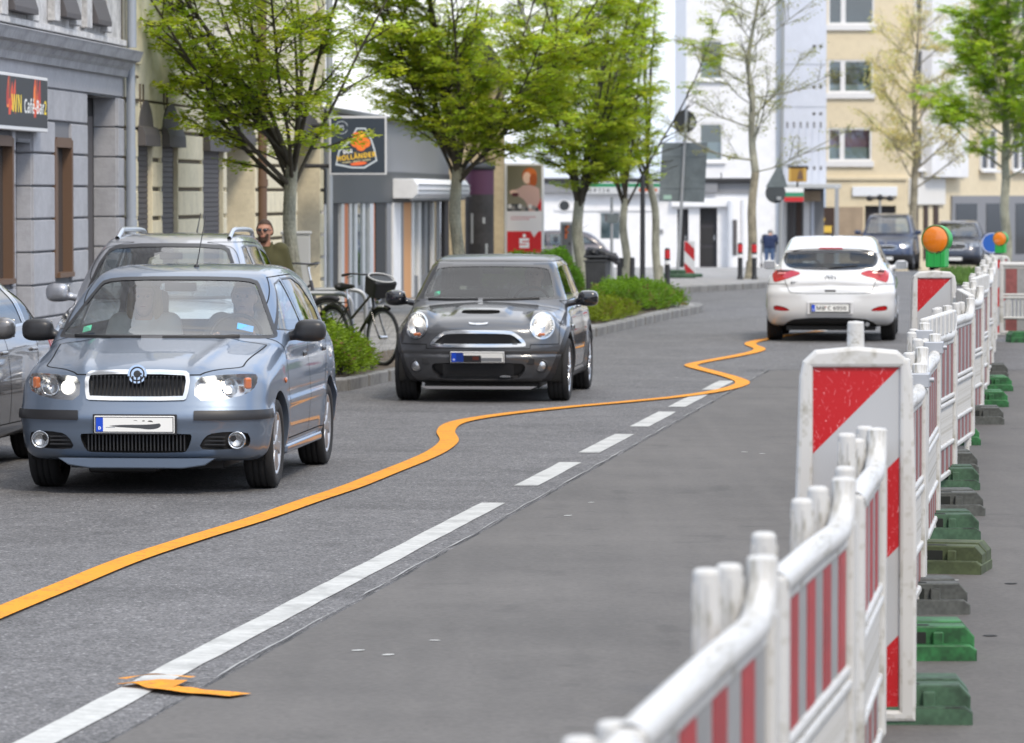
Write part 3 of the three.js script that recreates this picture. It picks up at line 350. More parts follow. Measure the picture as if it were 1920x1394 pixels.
  const t = canvasTex(512, 512, (x, W, Hh) => { x.fillStyle = '#2b3540'; x.fillRect(0, 0, W, Hh); x.strokeStyle = '#c9d2d8'; x.lineWidth = 5; x.beginPath(); x.arc(100, 88, 58, 0.4, 6); x.stroke(); x.fillStyle = '#d8dee2'; x.font = 'bold 26px sans-serif'; x.fillText('seit', 74, 84); x.fillText('1955', 68, 112); x.fillStyle = '#c3ccd3'; x.beginPath(); x.moveTo(40, 440); x.lineTo(70, 300); x.lineTo(180, 200); x.lineTo(240, 90); x.lineTo(330, 90); x.lineTo(390, 200); x.lineTo(420, 290); x.lineTo(440, 400); x.lineTo(320, 470); x.lineTo(200, 470); x.fill(); x.fillStyle = '#2b3540'; x.beginPath(); x.moveTo(55, 425); x.lineTo(84, 312); x.lineTo(192, 212); x.lineTo(250, 104); x.lineTo(322, 104); x.lineTo(376, 206); x.lineTo(406, 298); x.lineTo(424, 392); x.lineTo(312, 455); x.lineTo(204, 455); x.fill(); x.fillStyle = '#ef7a2c'; for (const [a, c, r] of [[235, 225, 48], [290, 180, 44], [330, 230, 46], [285, 258, 50], [240, 165, 34]]) { x.beginPath(); x.arc(a, c, r, 0, 7); x.fill(); } x.fillStyle = '#f7b53a'; x.beginPath(); x.arc(288, 150, 30, 0, 7); x.fill(); x.save(); x.translate(60, 395); x.rotate(-0.12); x.fillStyle = '#ffffff'; x.font = 'bold 50px sans-serif'; x.fillText('DER', 60, -52); x.fillStyle = '#f4c534'; x.font = 'bold 66px sans-serif'; x.fillText('HOLLÄNDER', -8, 8, 380); x.fillStyle = '#e9d9a0'; x.font = 'bold 20px sans-serif'; x.fillText('POMMES · SNACKS · BURGER', 44, 36); x.restore(); x.fillStyle = '#ee6a35'; x.beginPath(); x.ellipse(262, 425, 80, 16, -0.1, 0, 7); x.fill(); });
  part('print', T(new THREE.PlaneGeometry(w - 0.06, h - 0.06), 0, 0, 0.004), new THREE.MeshStandardMaterial({ map: t, roughness: 0.4 }), sg);
}
// a simple block with windows built into its front; local frame: x to the right, z to the viewer, origin at its left foot
function winUnit(parent, x0, x1, y0, y1, split, o = {}) {
  const f = 0.07, w = part('window', [box(x0, x1, y1 - f, y1, -0.12, -0.02), box(x0, x1, y0, y0 + f, -0.12, -0.02), box(x0, x0 + f, y0 + f, y1 - f, -0.12, -0.02), box(x1 - f, x1, y0 + f, y1 - f, -0.12, -0.02), ...split.map((s) => box(lerp(x0, x1, s) - 0.09, lerp(x0, x1, s) + 0.09, y0 + f, y1 - f, -0.12, -0.018))], BM.whiteFrame, parent);
  const xs = [x0 + f, ...split.flatMap((s) => [lerp(x0, x1, s) - 0.09, lerp(x0, x1, s) + 0.09]), x1 - f]; for (let i = 0; i < xs.length; i += 2) part('pane', box(xs[i], xs[i + 1], y0 + f, y1 - f, -0.09, -0.085), o.pane ?? CM.glass, w);
  if (o.back !== false) part('room', box(x0, x1, y0, y1, -0.9, -0.88), o.room ?? BM.dark, w);
  if (o.curtain) part('curtain', box(x0 + f, x1 - f, lerp(y0, y1, o.from ?? 0.45), y1 - f, -0.3, -0.29), o.curtain, w); if (o.net) part('net_curtain', box(x0 + f, x1 - f, y0 + f, lerp(y0, y1, o.net), -0.25, -0.24), BM.net, w);
  if (o.sill !== false) part('sill', box(x0 - 0.08, x1 + 0.08, y0 - (o.sillH ?? 0.1), y0 - 0.003, -0.02, 0.12, 0.01), BM.whiteFrame, w); return w;
}
function faceAt(name, label, D, px0, turn = 0) { return thing(name, label, 'building', [lat(px0, D), gy(D), -D], turn); }
{ // tan house and its dark end beyond the shops
  const D = 88, b = faceAt('tan_house', 'narrow tan house wall between the shop row and the bank sign', D, 838), k = D / FPX, w = (945 - 838) * k, top = hgt(150, D);
  part('wall', box(0, w, -0.2, top, -8, 0), M([1, 1, 1], 0.88, { map: grime(91, [0.40, 0.32, 0.2], 0.2) }), b); part('roof', T(extr([[-0.2, 0], [w + 0.2, 0], [w / 2, 1.2]], 8.4), 0, top, -8.2), BM.roof, b); part('base_course', box(-0.0, w, -0.2, 0.5, 0, 0.04, 0.01), BM.sandDark, b); part('downpipe', T(cyl(0.06, 0.06, top, 10), w * 0.68, 0, 0.08), BM.darkbrown, b); winUnit(b, 0.25, 0.75, 2.2, 3.4, [0.5]);
}
{ // white single-storey annex with flat roof
  const D = 132, k = D / FPX, X = (px) => (px - 1005) * k, b = faceAt('white_annex', 'white single-storey shop building with flat dark roof edge and two dark doors', D, 1005), h = (y) => hgt(y, D) - gy(D), w = X(1405);
  const op = [[X(1122), X(1166), h(396), h(452)], [X(1270), X(1291), h(392), 0.02], [X(1312), X(1345), h(390), 0.02]];
  part('wall', uvBox(wallWith(0, w, 0, h(342), 0, 0.3, op)), BM.white, b); part('side_wall', box(w - 0.3, w, 0, h(342), -9, -0.3), BM.white, b); part('fascia', box(-0.1, X(1345), h(362), h(342), 0, 0.25, 0.02), BM.greyMetal, b); part('fascia', box(X(1345), w + 0.1, h(362), h(342), 0.0, 0.1, 0.02), BM.greyMetal, b); part('roof', box(-0.2, w + 0.2, h(342), h(334), -9, 0.32, 0.03), BM.roof, b);
  part('band', box(X(1040), X(1230), h(396), h(388), 0, 0.05, 0.01), BM.white, b); part('porch_beam', box(X(1258), X(1376), h(388), h(372), 0, 0.22, 0.02), BM.white, b);
  const win = winUnit(b, ...[op[0][0], op[0][1], op[0][3], op[0][2]], [], { room: M([0.55, 0.7, 0.72], 0.8), sill: false }); part('poster', box(X(1134), X(1160), h(416), h(402), -0.06, -0.05), BM.slate, win);
  for (const i of [1, 2]) { const [a, c, t] = op[i]; const d = part('door', box(a, c, 0.02, t, -0.3, -0.24), i === 1 ? BM.dark : M([0.035, 0.033, 0.04], 0.6), b); for (let q = 0; q < 3; q++) part('door_panel', box(a + 0.06, c - 0.06, 0.2 + q * 0.62, 0.72 + q * 0.62, -0.24, -0.225, 0.005), BM.dark, d); part('handle', box(c - 0.1, c - 0.06, 0.95, 1.1, -0.24, -0.19, 0.01), CM.chrome, d); }
  part('round_window', T(cyl(0.16, 0.16, 0.06, 24), X(1058), h(386), 0.0, Math.PI / 2), BM.pane, b); part('round_frame', T(new THREE.TorusGeometry(0.17, 0.025, 8, 28), X(1058), h(386), 0.04), BM.white, b);
  part('column', T(cyl(0.22, 0.2, h(376), 18), X(1376), 0, 0.35), BM.white, b); part('column', T(cyl(0.14, 0.13, h(376), 18), X(1396), 0, 0.4), BM.white, b); part('column_plate', box(X(1372), X(1380), h(478), h(412), 0.56, 0.6, 0.01), BM.slate, b); part('step', box(X(1255), X(1420), -0.05, 0.1, 0.0, 0.7, 0.02), BM.cornice, b);
  part('meter_box', box(X(1236), X(1243), h(438), h(430), 0, 0.06, 0.01), BM.greyMetal, b); part('roof_hatch', box(X(1352), X(1354), h(334), h(324), -0.4, -0.3), BM.dark, b);
  const sg = thing('optician_sign', 'shop name board with green band above the white annex window', 'sign', [lat(1092, D), gy(D) + h(364), -D + 0.27]);
  const sw = 150 * k, sh = 22 * k; part('board', box(0, sw, 0, sh, 0, 0.06, 0.01), M([0.62, 0.63, 0.64], 0.5), sg); part('print', T(new THREE.PlaneGeometry(sw - 0.04, sh - 0.04), sw / 2, sh / 2, 0.064), new THREE.MeshStandardMaterial({ map: canvasTex(512, 76, (x) => { x.fillStyle = '#b9bbbc'; x.fillRect(0, 0, 512, 76); x.fillStyle = '#1d7a50'; x.fillRect(0, 4, 512, 26); x.fillStyle = '#222'; x.font = 'bold 36px sans-serif'; x.fillText('O P T I K', 30, 68); x.fillStyle = '#b85a2a'; x.fillRect(360, 40, 120, 22); }), roughness: 0.5 }), sg);
}
{ // tall white house behind it
  const D = 146, k = D / FPX, X = (px) => (px - 1286) * k, b = faceAt('tall_white_house', 'tall bright white rendered house behind the annex', D, 1286), h = (y) => hgt(y, D) - gy(D), w = X(1468);
  const op = [[X(1310), X(1356), h(230), h(303)], [X(1310), X(1356), h(74), h(150)], [X(1310), X(1356), h(-90), h(-20)]];
  part('wall', uvBox(wallWith(0, w, 0, 14, 0, 0.3, op)), BM.white, b); part('side_wall', box(0, 0.3, 0, 14, -10, -0.3), BM.white, b); part('roof', T(extr([[-10.2, 0], [0.4, 0], [-5, 3]], w + 0.4), 0, 0, 0, 0, Math.PI / 2).rotateY(Math.PI).translate(w + 0.2, 14, -9.8), BM.roof, b);
  op.forEach(([a, c, t, bt]) => winUnit(b, a, c, bt, t, [], { net: 0.5, sillH: 0.08, room: M([0.25, 0.24, 0.15], 0.9) }));
  part('downpipe', T(cyl(0.06, 0.06, 14, 10), w - 0.15, 0, 0.1), BM.zinc, b);
}
{ // pale blue-white stair tower with slots, and the glazed corner entrance under it
  const D = 150, k = D / FPX, X = (px) => (px - 1466) * k, b = faceAt('pale_blue_tower', 'pale blue-white clad stairwell block beside the cream apartments', D, 1466), h = (y) => hgt(y, D) - gy(D), w = X(1549);
  part('wall', box(0, w, h(345), 14, -6, 0), BM.bluewhite, b); for (let i = 0; i < 6; i++) { const x = X(1473 + i * 12.5); part('cladding_rib', box(x, x + 0.03, h(345), h(232), 0, 0.025), BM.bluewhite, b); part('vent_slot', box(x + 0.02, x + 0.08, h(240), h(229), 0, 0.012), BM.slate, b); if (i > 2) part('vent_slot', box(x, x + 0.1, h(319), h(312), 0, 0.012), BM.slate, b); if (i > 3) { part('vent_slot', box(x, x + 0.1, h(216), h(211), 0, 0.012), BM.slate, b); part('vent_slot', box(x, x + 0.1, h(166), h(160), 0, 0.012), BM.slate, b); part('vent_slot', box(x, x + 0.1, h(90), h(84), 0, 0.012), BM.slate, b); } }
  for (const y of [120, 200]) part('panel_joint', box(0, w, h(y) - 0.02, h(y), 0, 0.012), BM.zinc, b);
  part('entrance_wall', box(X(1420), w, 0, h(345), -5, -1.0), BM.greyMetal, b); part('canopy', box(X(1466), X(1572), h(354), h(345), -1, 1.3, 0.03), BM.net, b);
  for (const [a, c, m] of [[1432, 1440, BM.white], [1446, 1462, BM.net], [1466, 1478, BM.curtain], [1482, 1492, BM.slate], [1496, 1506, BM.darkbrown], [1510, 1522, BM.white], [1524, 1530, BM.bluewhite]]) part('front_panel', box(X(a), X(c), 0.05, h(372), -1, -0.9, 0.01), m, b);
  part('shop_window', box(X(1440), X(1446), 0.3, h(372), -0.97, -0.96), BM.pane, b); part('signboard', box(X(1508), X(1540), h(378), h(358), -0.9, -0.3, 0.01), BM.sandDark, b);
}
{ // cream apartments
  const D = 160, k = D / FPX, X = (px) => (px - 1549) * k, b = faceAt('cream_apartments', 'cream apartment house with white double windows above shuttered ground-floor shops', D, 1549), h = (y) => hgt(y, D) - gy(D), w = X(1700);
  const rows = [[X(1551), X(1638), h(46), h(-22)], [X(1549.5), X(1637), h(174), h(112)], [X(1549.5), X(1634), h(302), h(240)], [X(1551), X(1638), h(-90), h(-150)]].map(([a, c, y0, y1]) => [Math.max(a, 0.05), c, y1, y0]);
  const gr = [[X(1622), X(1680), h(386), 0.02]];
  part('wall', uvBox(wallWith(0, w, 0, 15, 0, 0.35, [...rows, ...gr])), BM.sand, b); rows.forEach(([a, c, t, bt], i) => winUnit(b, a, c, bt, t, [0.33], { sillH: 0.22, room: M([0.07, 0.08, 0.085], 0.7), curtain: i === 2 ? BM.pink : i === 1 ? BM.net : undefined, from: i === 2 ? 0.4 : 0.75, net: i === 2 ? 0.42 : i === 1 ? 0.25 : undefined }));
  part('roller_shutter', box(gr[0][0], gr[0][1], 0.02, gr[0][2], -0.3, -0.25), BM.dark, b); for (let y = 0.1; y < gr[0][2]; y += 0.14) part('shutter_slat', box(gr[0][0] + 0.02, gr[0][1] - 0.02, y, y + 0.11, -0.25, -0.235, 0.005), M([0.03, 0.025, 0.03], 0.5), b);
  part('string_course', box(0, w, h(338), h(331), 0, 0.1, 0.02), BM.sand, b); part('shop_wall', box(X(1566), X(1618), 0.02, h(388), 0, 0.05, 0.01), BM.sandDark, b); part('shop_board', box(X(1598), X(1682), h(368), h(350), 0, 0.12, 0.01), M([0.75, 0.78, 0.82], 0.5), b);
  const dr = part('shop_door', box(X(1524), X(1564), 0.02, h(389), 0.06, 0.12), BM.darkbrown, b); for (const [px, y, s] of [[1551, 430, 9], [1541, 412, 5], [1536, 436, 4]]) part('notice', box(X(px - s), X(px + s), h(y + s * 0.7), h(y - s * 0.7), 0.12, 0.13), M([0.75, 0.5, 0.08], 0.7), dr);
  // canted corner and the side along the street
  const side = part('side_wall', T(box(0, 26, 0, 15, -0.3, 0), 0, 0, 0), BM.sand, b); side.position.set(w, 0, 0); side.rotation.y = 1.05; 
  for (let r = 0; r < 4; r++) for (let i = 0; i < 7; i++) { const x = 0.5 + i * 3.1, y = 3.9 + r * 2.9; winUnit(side, x, x + 1.5, y, y + 1.6, [0.5], { room: undefined, pane: BM.pane, back: false }).position.z = 0.13; }
  part('bay', box(1.2, 4.6, 3.6, 15, 0.02, 0.5, 0.02), BM.white, side); part('white_base', box(0.1, 3.3, h(384), h(334), 0.01, 0.12, 0.01), M([0.72, 0.71, 0.68], 0.7), side); for (const [a, c] of [[0.35, 0.95], [1.5, 1.85], [2.4, 2.8]]) part('slit_window', box(a, c, 0.5, h(386), 0.001, 0.06, 0.01), BM.darkbrown, side); part('shop_front', box(4, 25, 0.3, 2.9, 0.01, 0.1), BM.greyMetal, side); for (let i = 0; i < 7; i++) part('shop_window', box(4.3 + i * 2.9, 6.3 + i * 2.9, 0.6, 2.6, 0.1, 0.12), BM.pane, side);
}
{ // houses closing the street on the right
  const D = 215, k = D / FPX, b = faceAt('grey_shop_house', 'far grey shop house with a purple banner at the end of the street', D, 1778), h = (y) => hgt(y, D) - gy(D), X = (px) => (px - 1778) * k;
  part('wall', box(0, X(1872), 0, 13, -8, 0), M([0.5, 0.47, 0.4], 0.85), b); part('shop_band', box(X(1780), X(1842), h(382), h(352), 0, 0.5, 0.02), M([0.5, 0.48, 0.42], 0.8), b); for (let i = 0; i < 5; i++) { part('shop_window', box(X(1784 + i * 12), X(1791 + i * 12), 0.1, h(386), 0.01, 0.08), BM.pane, b); part('pier', box(X(1791.5 + i * 12), X(1795.5 + i * 12), 0.1, h(386), 0.01, 0.2, 0.02), BM.greyMetal, b); }
  part('banner', box(X(1846), X(1870), h(392), h(340), 0.05, 0.15), M([0.12, 0.05, 0.3], 0.7), b); part('blind', box(X(1844), X(1868), h(432), h(392), 0.05, 0.6, 0.03), BM.white, b); for (let r = 0; r < 3; r++) for (let i = 0; i < 3; i++) winUnit(b, X(1786 + i * 28), X(1800 + i * 28), 4.2 + r * 3, 5.8 + r * 3, [0.5], { pane: BM.pane, back: false }).position.z = 0.13;
  const D2 = 190, c = faceAt('white_corner_house', 'white house with blue trim at the right edge of the view', D2, 1868), k2 = D2 / FPX, Y = (px) => (px - 1868) * k2, g = (y) => hgt(y, D2) - gy(D2);
  part('wall', box(0, Y(2100), 0, 13, -10, 0), BM.white, c); part('blue_panel', box(Y(1870), Y(1884), g(470), g(385), 0.0, 0.06), M([0.02, 0.04, 0.25], 0.6), c); part('door', box(Y(1900), Y(1914), 0.1, g(370), 0.0, 0.05), BM.darkbrown, c); part('shop_window', box(Y(1930), Y(2000), 0.5, g(370), 0.0, 0.05), BM.pane, c); part('ledge', box(0, Y(2100), g(356), g(350), 0, 0.2, 0.02), BM.bluewhite, c); for (let r = 0; r < 3; r++) for (let i = 0; i < 4; i++) winUnit(c, Y(1880 + i * 50), Y(1905 + i * 50), 4.2 + r * 3, 5.8 + r * 3, [0.5], { pane: BM.pane, back: false }).position.z = 0.13;
}

// ---------- trees and shrubs ----------
const bark = (c, s) => M([1, 1, 1], 0.95, { map: (() => { const a = tileNoise(s, 9), b = tileNoise(s + 1, 60); return tex(256, 256, (i, j) => { const k = 0.6 + 0.5 * a(i / 256, j / 256) + 0.5 * (b(i / 256, (j * 3 % 256) / 256) - 0.5); return c.map((v) => v * k); }); })(), bumpMap: bumpTex(s + 5, 256, 40), bumpScale: 0.01 });
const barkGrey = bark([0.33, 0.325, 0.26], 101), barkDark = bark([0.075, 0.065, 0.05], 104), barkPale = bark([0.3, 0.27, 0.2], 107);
function sprigGeo(seed, n, len, leaf, wide) { // a short twig set with small folded leaves
  const r = rngOf(seed), p = [], quad = (a, b, c) => p.push(...a, ...b, ...c);
  for (let k = 0; k < n; k++) {
    const t = (k + 0.6) / n, s = k % 2 ? 1 : -1, L = leaf * (0.75 + 0.5 * r()), a = s * (0.75 + 0.5 * r()), dx = Math.sin(a), dz = Math.cos(a), up = (r() - 0.65) * 0.5, x = (r() - 0.5) * 0.02, y = (r() - 0.5) * 0.03, z = t * len;
    const tip = [x + dx * L, y + up * L, z + dz * L], m = [x + dx * L * 0.5, y + up * L * 0.5 + 0.008, z + dz * L * 0.5], w = L * wide, l1 = [m[0] + dz * w, m[1] - 0.006 + (r() - 0.5) * 0.02, m[2] - dx * w], l2 = [m[0] - dz * w, m[1] - 0.006 + (r() - 0.5) * 0.02, m[2] + dx * w], o = [x, y, z];
    quad(o, l1, tip); quad(o, tip, l2);
  }
  const g = new THREE.BufferGeometry(); g.setAttribute('position', new THREE.Float32BufferAttribute(p, 3)); g.setAttribute('uv', new THREE.Float32BufferAttribute(new Float32Array(p.length / 3 * 2), 2)); g.computeVertexNormals(); return g;
}
const leafMat = (c) => new THREE.MeshPhysicalMaterial({ color: lin(...c), roughness: 0.9, specularIntensity: 0.25, transmission: 0.45, thickness: 0, side: THREE.DoubleSide });
const leafGreen = leafMat([1, 1, 1]);
const sprigs = [sprigGeo(1, 7, 0.2, 0.075, 0.3), sprigGeo(2, 3, 0.14, 0.035, 0.26), sprigGeo(3, 6, 0.12, 0.05, 0.28)];
function taperTube(pts, r0, r1, n = 6) { const c = new THREE.CatmullRomCurve3(pts), seg = Math.max(3, pts.length * 3), g = new THREE.TubeGeometry(c, seg, 1, n); const p = g.attributes.position, u = g.attributes.uv; for (let i = 0; i <= seg; i++) { const q = c.getPointAt(i / seg), R = lerp(r0, r1, i / seg); for (let j = 0; j <= n; j++) { const k = i * (n + 1) + j; p.setXYZ(k, q.x + (p.getX(k) - q.x) * R, q.y + (p.getY(k) - q.y) * R, q.z + (p.getZ(k) - q.z) * R); } } g.computeVertexNormals(); const L = c.getLength(); for (let i = 0; i < u.count; i++) u.setXY(i, u.getX(i) * L * 0.7, u.getY(i) * 0.4); return g; }
function makeTree(o) {
  const r = rngOf(o.seed), R = (a, b) => a + (b - a) * r(), base = V(lat(o.px, o.D), gy(o.D) + (o.ground ?? 0.11), -o.D), t = thing(o.name ?? 'street_tree', o.label, 'tree', [base.x, base.y, base.z], 0, o.group);
  const H = o.fork, top = V(o.lean?.[0] ?? 0, H, o.lean?.[1] ?? 0), bend = (o.bend ?? 0.04);
  const tp = [V(0, -0.1, 0), V(bend, H * 0.3, 0), V(top.x * 0.6 - bend, H * 0.68, bend), top];
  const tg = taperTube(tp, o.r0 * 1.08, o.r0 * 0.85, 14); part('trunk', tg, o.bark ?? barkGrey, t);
  part('root_flare', T(lathe([[o.r0 * 1.9, -0.02], [o.r0 * 1.4, 0.05], [o.r0 * 1.12, 0.18], [o.r0 * 1.04, 0.4]], 14), 0, 0, 0), o.bark ?? barkGrey, t);
  const wood = [], spots = [], up = V(0, 1, 0);
  const twig = (p, dir, len, rad, lv) => {
    const n = 3, pts = [p.clone()], d = dir.clone(); let q = p.clone();
    for (let i = 0; i < n; i++) { d.add(V(R(-0.2, 0.2), R(-0.12, 0.2), R(-0.2, 0.2))).normalize(); q = q.clone().addScaledVector(d, len / n); pts.push(q); }
    wood.push(taperTube(pts, rad, rad * 0.35, lv ? 3 : 4)); const c = new THREE.CatmullRomCurve3(pts);
    const m = Math.ceil(len / o.gap); for (let i = 0; i < m; i++) { const f = R(0.12, 1); spots.push([c.getPoint(f), c.getTangent(Math.min(0.99, f))]); }
    if (lv > 0) { const k = Math.round(len / (o.twigGap ?? 0.17)); for (let i = 0; i < k; i++) { const f = R(0.15, 0.95), b = c.getPoint(f), tn = c.getTangent(f), side = tn.clone().cross(up).normalize().multiplyScalar(r() < 0.5 ? 1 : -1), dd = tn.clone().multiplyScalar(0.75).addScaledVector(side, R(0.5, 0.9)).add(V(0, R(-0.15, 0.22), 0)).normalize(); twig(b, dd, len * R(0.3, 0.55) * (1.1 - 0.5 * f), rad * 0.5, lv - 1); } }
  };
  const limbs = o.leader ? 1 : o.limbs;
  if (o.leader) { // one stem runs up through the crown, side branches at all heights
    const pts = [top.clone()]; let q = top.clone(); const n = 8, L = o.leader; for (let k = 0; k < n; k++) { q = q.clone().add(V(R(-0.12, 0.12), L / n, R(-0.12, 0.12))); pts.push(q); }
    wood.push(taperTube(pts, o.r0 * 0.86, o.r0 * 0.2, 9)); const c = new THREE.CatmullRomCurve3(pts);
    for (let k = 0; k < o.limbs; k++) { const f = (k + R(0, 0.8)) / o.limbs * 0.95, b = c.getPoint(f), az = k * 2.4 + R(-0.4, 0.4), el = R(o.el[0], o.el[1]), len = o.len * (1.05 - 0.6 * f) * R(0.75, 1.15), p2 = [b.clone()]; let d = V(Math.cos(az) * Math.cos(el), Math.sin(el), Math.sin(az) * Math.cos(el)), u = b.clone(); for (let i = 0; i < 5; i++) { d.add(V(R(-0.16, 0.16), R(-0.03, 0.14), R(-0.16, 0.16))).normalize(); u = u.clone().addScaledVector(d, len / 5); p2.push(u); } const rad = o.r0 * R(0.16, 0.3) * (1.1 - 0.6 * f); wood.push(taperTube(p2, rad, 0.008, 5)); const cc = new THREE.CatmullRomCurve3(p2), nb = Math.round(len / o.branchGap); for (let i = 0; i < nb; i++) { const g = R(0.15, 1), e = cc.getPoint(g), tn = cc.getTangent(Math.min(g, 0.99)), dd = tn.clone().multiplyScalar(0.8).add(V(R(-0.8, 0.8), R(-0.2, 0.6), R(-0.8, 0.8))).normalize(); twig(e, dd, o.spread * R(0.4, 1.1) * (1.1 - 0.5 * g), 0.012, 1); } }
  }
  if (!o.leader) for (let i = 0; i < limbs; i++) {
    if (o.skip && i > 1 && Math.cos((i + 0.5) / limbs * 6.283 + o.seed) > o.skip) { R(0, 1); continue; }
    const az = (i + R(-0.3, 0.3)) / limbs * 6.283 + o.seed, el = i < 2 ? R(1.25, 1.5) : R(o.el[0], o.el[1]), L = o.len * R(0.8, 1.15) * (i < 2 ? 1.15 : 1), s0 = V(top.x, H - R(0, 0.35), top.z);
    const pts = [s0]; let d = V(Math.cos(az) * Math.cos(el) + (o.skew?.[0] ?? 0), Math.sin(el), Math.sin(az) * Math.cos(el) + (o.skew?.[1] ?? 0)).normalize(), q = s0.clone(); const n = 6;
    for (let k = 0; k < n; k++) { d.add(V(R(-0.1, 0.1), 0.05 + R(-0.04, 0.07), R(-0.1, 0.1))).normalize(); q = q.clone().addScaledVector(d, L / n); pts.push(q); }
    const rad = o.r0 * (i < 2 ? 0.5 : R(0.24, 0.4)); wood.push(taperTube(pts, rad, rad * 0.22, 6)); const c = new THREE.CatmullRomCurve3(pts), nb = Math.round(L / o.branchGap);
    for (let k = 0; k < nb; k++) { const f = R(0.1, 1), b = c.getPoint(f), tn = c.getTangent(Math.min(f, 0.99)), a2 = R(0, 6.283), rd = V(Math.cos(a2), R(-0.1, 0.2), Math.sin(a2)), out = V(b.x, 0, b.z).normalize(), dd = tn.clone().multiplyScalar(0.5).addScaledVector(rd, 0.7).addScaledVector(out, 0.45).normalize(); twig(b, dd, o.spread * R(0.55, 1.15) * (1.1 - 0.55 * f), rad * 0.34 * (1.1 - 0.6 * f) + 0.005, 1); }
  }
  if (o.clear) for (let k = spots.length - 1; k >= 0; k--) if (o.clear(spots[k][0].x, spots[k][0].y)) spots.splice(k, 1);
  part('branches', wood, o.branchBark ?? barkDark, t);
  const im = new THREE.InstancedMesh(sprigs[o.sprig ?? 0], leafGreen, spots.length), ob = new THREE.Object3D(), col = new THREE.Color();
  spots.forEach(([p, tn], i) => { ob.position.copy(p); const yaw = Math.atan2(tn.x, tn.z) + R(-0.9, 0.9); ob.rotation.set(R(-0.3, 0.3), yaw, R(-0.4, 0.4), 'YXZ'); ob.scale.setScalar((o.leafScale ?? 1) * R(0.7, 1.3)); ob.updateMatrix(); im.setMatrixAt(i, ob.matrix); const f = 0.8 + 0.45 * r(), c = o.leaf; col.setRGB(c[0] * f * R(0.85, 1.2), c[1] * f, c[2] * f * R(0.7, 1.2)); im.setColorAt(i, col); });
  im.name = 'crown'; im.userData.kind = 'stuff'; im.castShadow = true; t.add(im); return t;
}
const LG = [0.41, 0.52, 0.02], G1 = 'young street trees in spring leaf along the pavement';
makeTree({ px: 551, D: 50, seed: 3, fork: 2.25, r0: 0.085, limbs: 13, el: [0.62, 1.32], len: 4.1, spread: 1.0, gap: 0.092, branchGap: 0.24, leaf: LG, label: 'street tree with bare pale trunk in front of the cream house', group: G1, lean: [-0.02, 0], skew: [-0.35, 0.1] });
makeTree({ px: 858, D: 66, seed: 8, fork: 2.3, r0: 0.1, limbs: 15, el: [0.5, 1.3], len: 4.4, spread: 1.15, gap: 0.075, branchGap: 0.19, leaf: LG, label: 'dense street tree rising directly behind the dark grey compact car', group: G1, skew: [-0.12, 0] });
makeTree({ px: 1086, D: 81, seed: 21, fork: 1.75, r0: 0.115, limbs: 11, el: [0.95, 1.4], len: 4.9, spread: 1.0, gap: 0.075, branchGap: 0.22, leaf: LG, label: 'upright street tree beside the black wheelie bin', group: G1 });
makeTree({ px: 1172, D: 87, seed: 30, fork: 1.8, r0: 0.085, limbs: 8, el: [1.05, 1.42], len: 4.6, spread: 0.8, gap: 0.062, branchGap: 0.21, leaf: LG, label: 'slim street tree between the two black bollards', group: G1, clear: (x, y) => x > 0.6 && y < 3.9 });
makeTree({ px: 1236, D: 89, seed: 44, fork: 2.3, r0: 0.085, limbs: 8, el: [1.15, 1.45], len: 4.4, spread: 0.68, gap: 0.062, branchGap: 0.21, leaf: LG, label: 'street tree with crooked leaning trunk left of the back of the road sign', group: G1, lean: [-0.25, 0.05], bend: -0.07, skip: 0.1, skew: [-0.3, 0], clear: (x, y) => x > -0.02 && y < 3.9 - Math.max(0, 0.35 - x) * 2 });
makeTree({ px: 1408, D: 96, seed: 52, fork: 2.4, r0: 0.105, leader: 4.8, limbs: 22, el: [0.1, 0.75], len: 2.4, spread: 0.85, gap: 0.075, branchGap: 0.22, twigGap: 0.18, leaf: [0.3, 0.32, 0.06], sprig: 1, leafScale: 1.3, bark: barkPale, branchBark: barkGrey, label: 'nearly bare street tree with tiny buds in front of the white house', lean: [0.1, 0] });
makeTree({ px: 1714, D: 150, seed: 61, fork: 2.6, r0: 0.15, leader: 6.2, limbs: 22, el: [0.3, 1.0], len: 3.0, spread: 1.15, gap: 0.06, branchGap: 0.24, twigGap: 0.22, leaf: [0.62, 0.58, 0.24], sprig: 1, leafScale: 2.2, bark: barkPale, branchBark: barkPale, label: 'sparse yellowish budding tree in front of the cream apartments' });
makeTree({ px: 1886, D: 112, seed: 77, fork: 2.4, r0: 0.13, leader: 5.2, limbs: 34, el: [0.25, 0.95], len: 2.75, spread: 1.1, gap: 0.06, branchGap: 0.2, leaf: [0.42, 0.58, 0.03], leafScale: 1.2, branchBark: barkGrey, label: 'bright green broad tree at the right edge above the barrier lamps' });
makeTree({ px: 2010, D: 130, seed: 83, fork: 2.6, r0: 0.14, leader: 5, limbs: 24, el: [0.3, 1.0], len: 2.5, spread: 1.1, gap: 0.09, branchGap: 0.22, leaf: [0.4, 0.55, 0.03], leafScale: 1.2, label: 'green tree mostly outside the right edge of the view' });
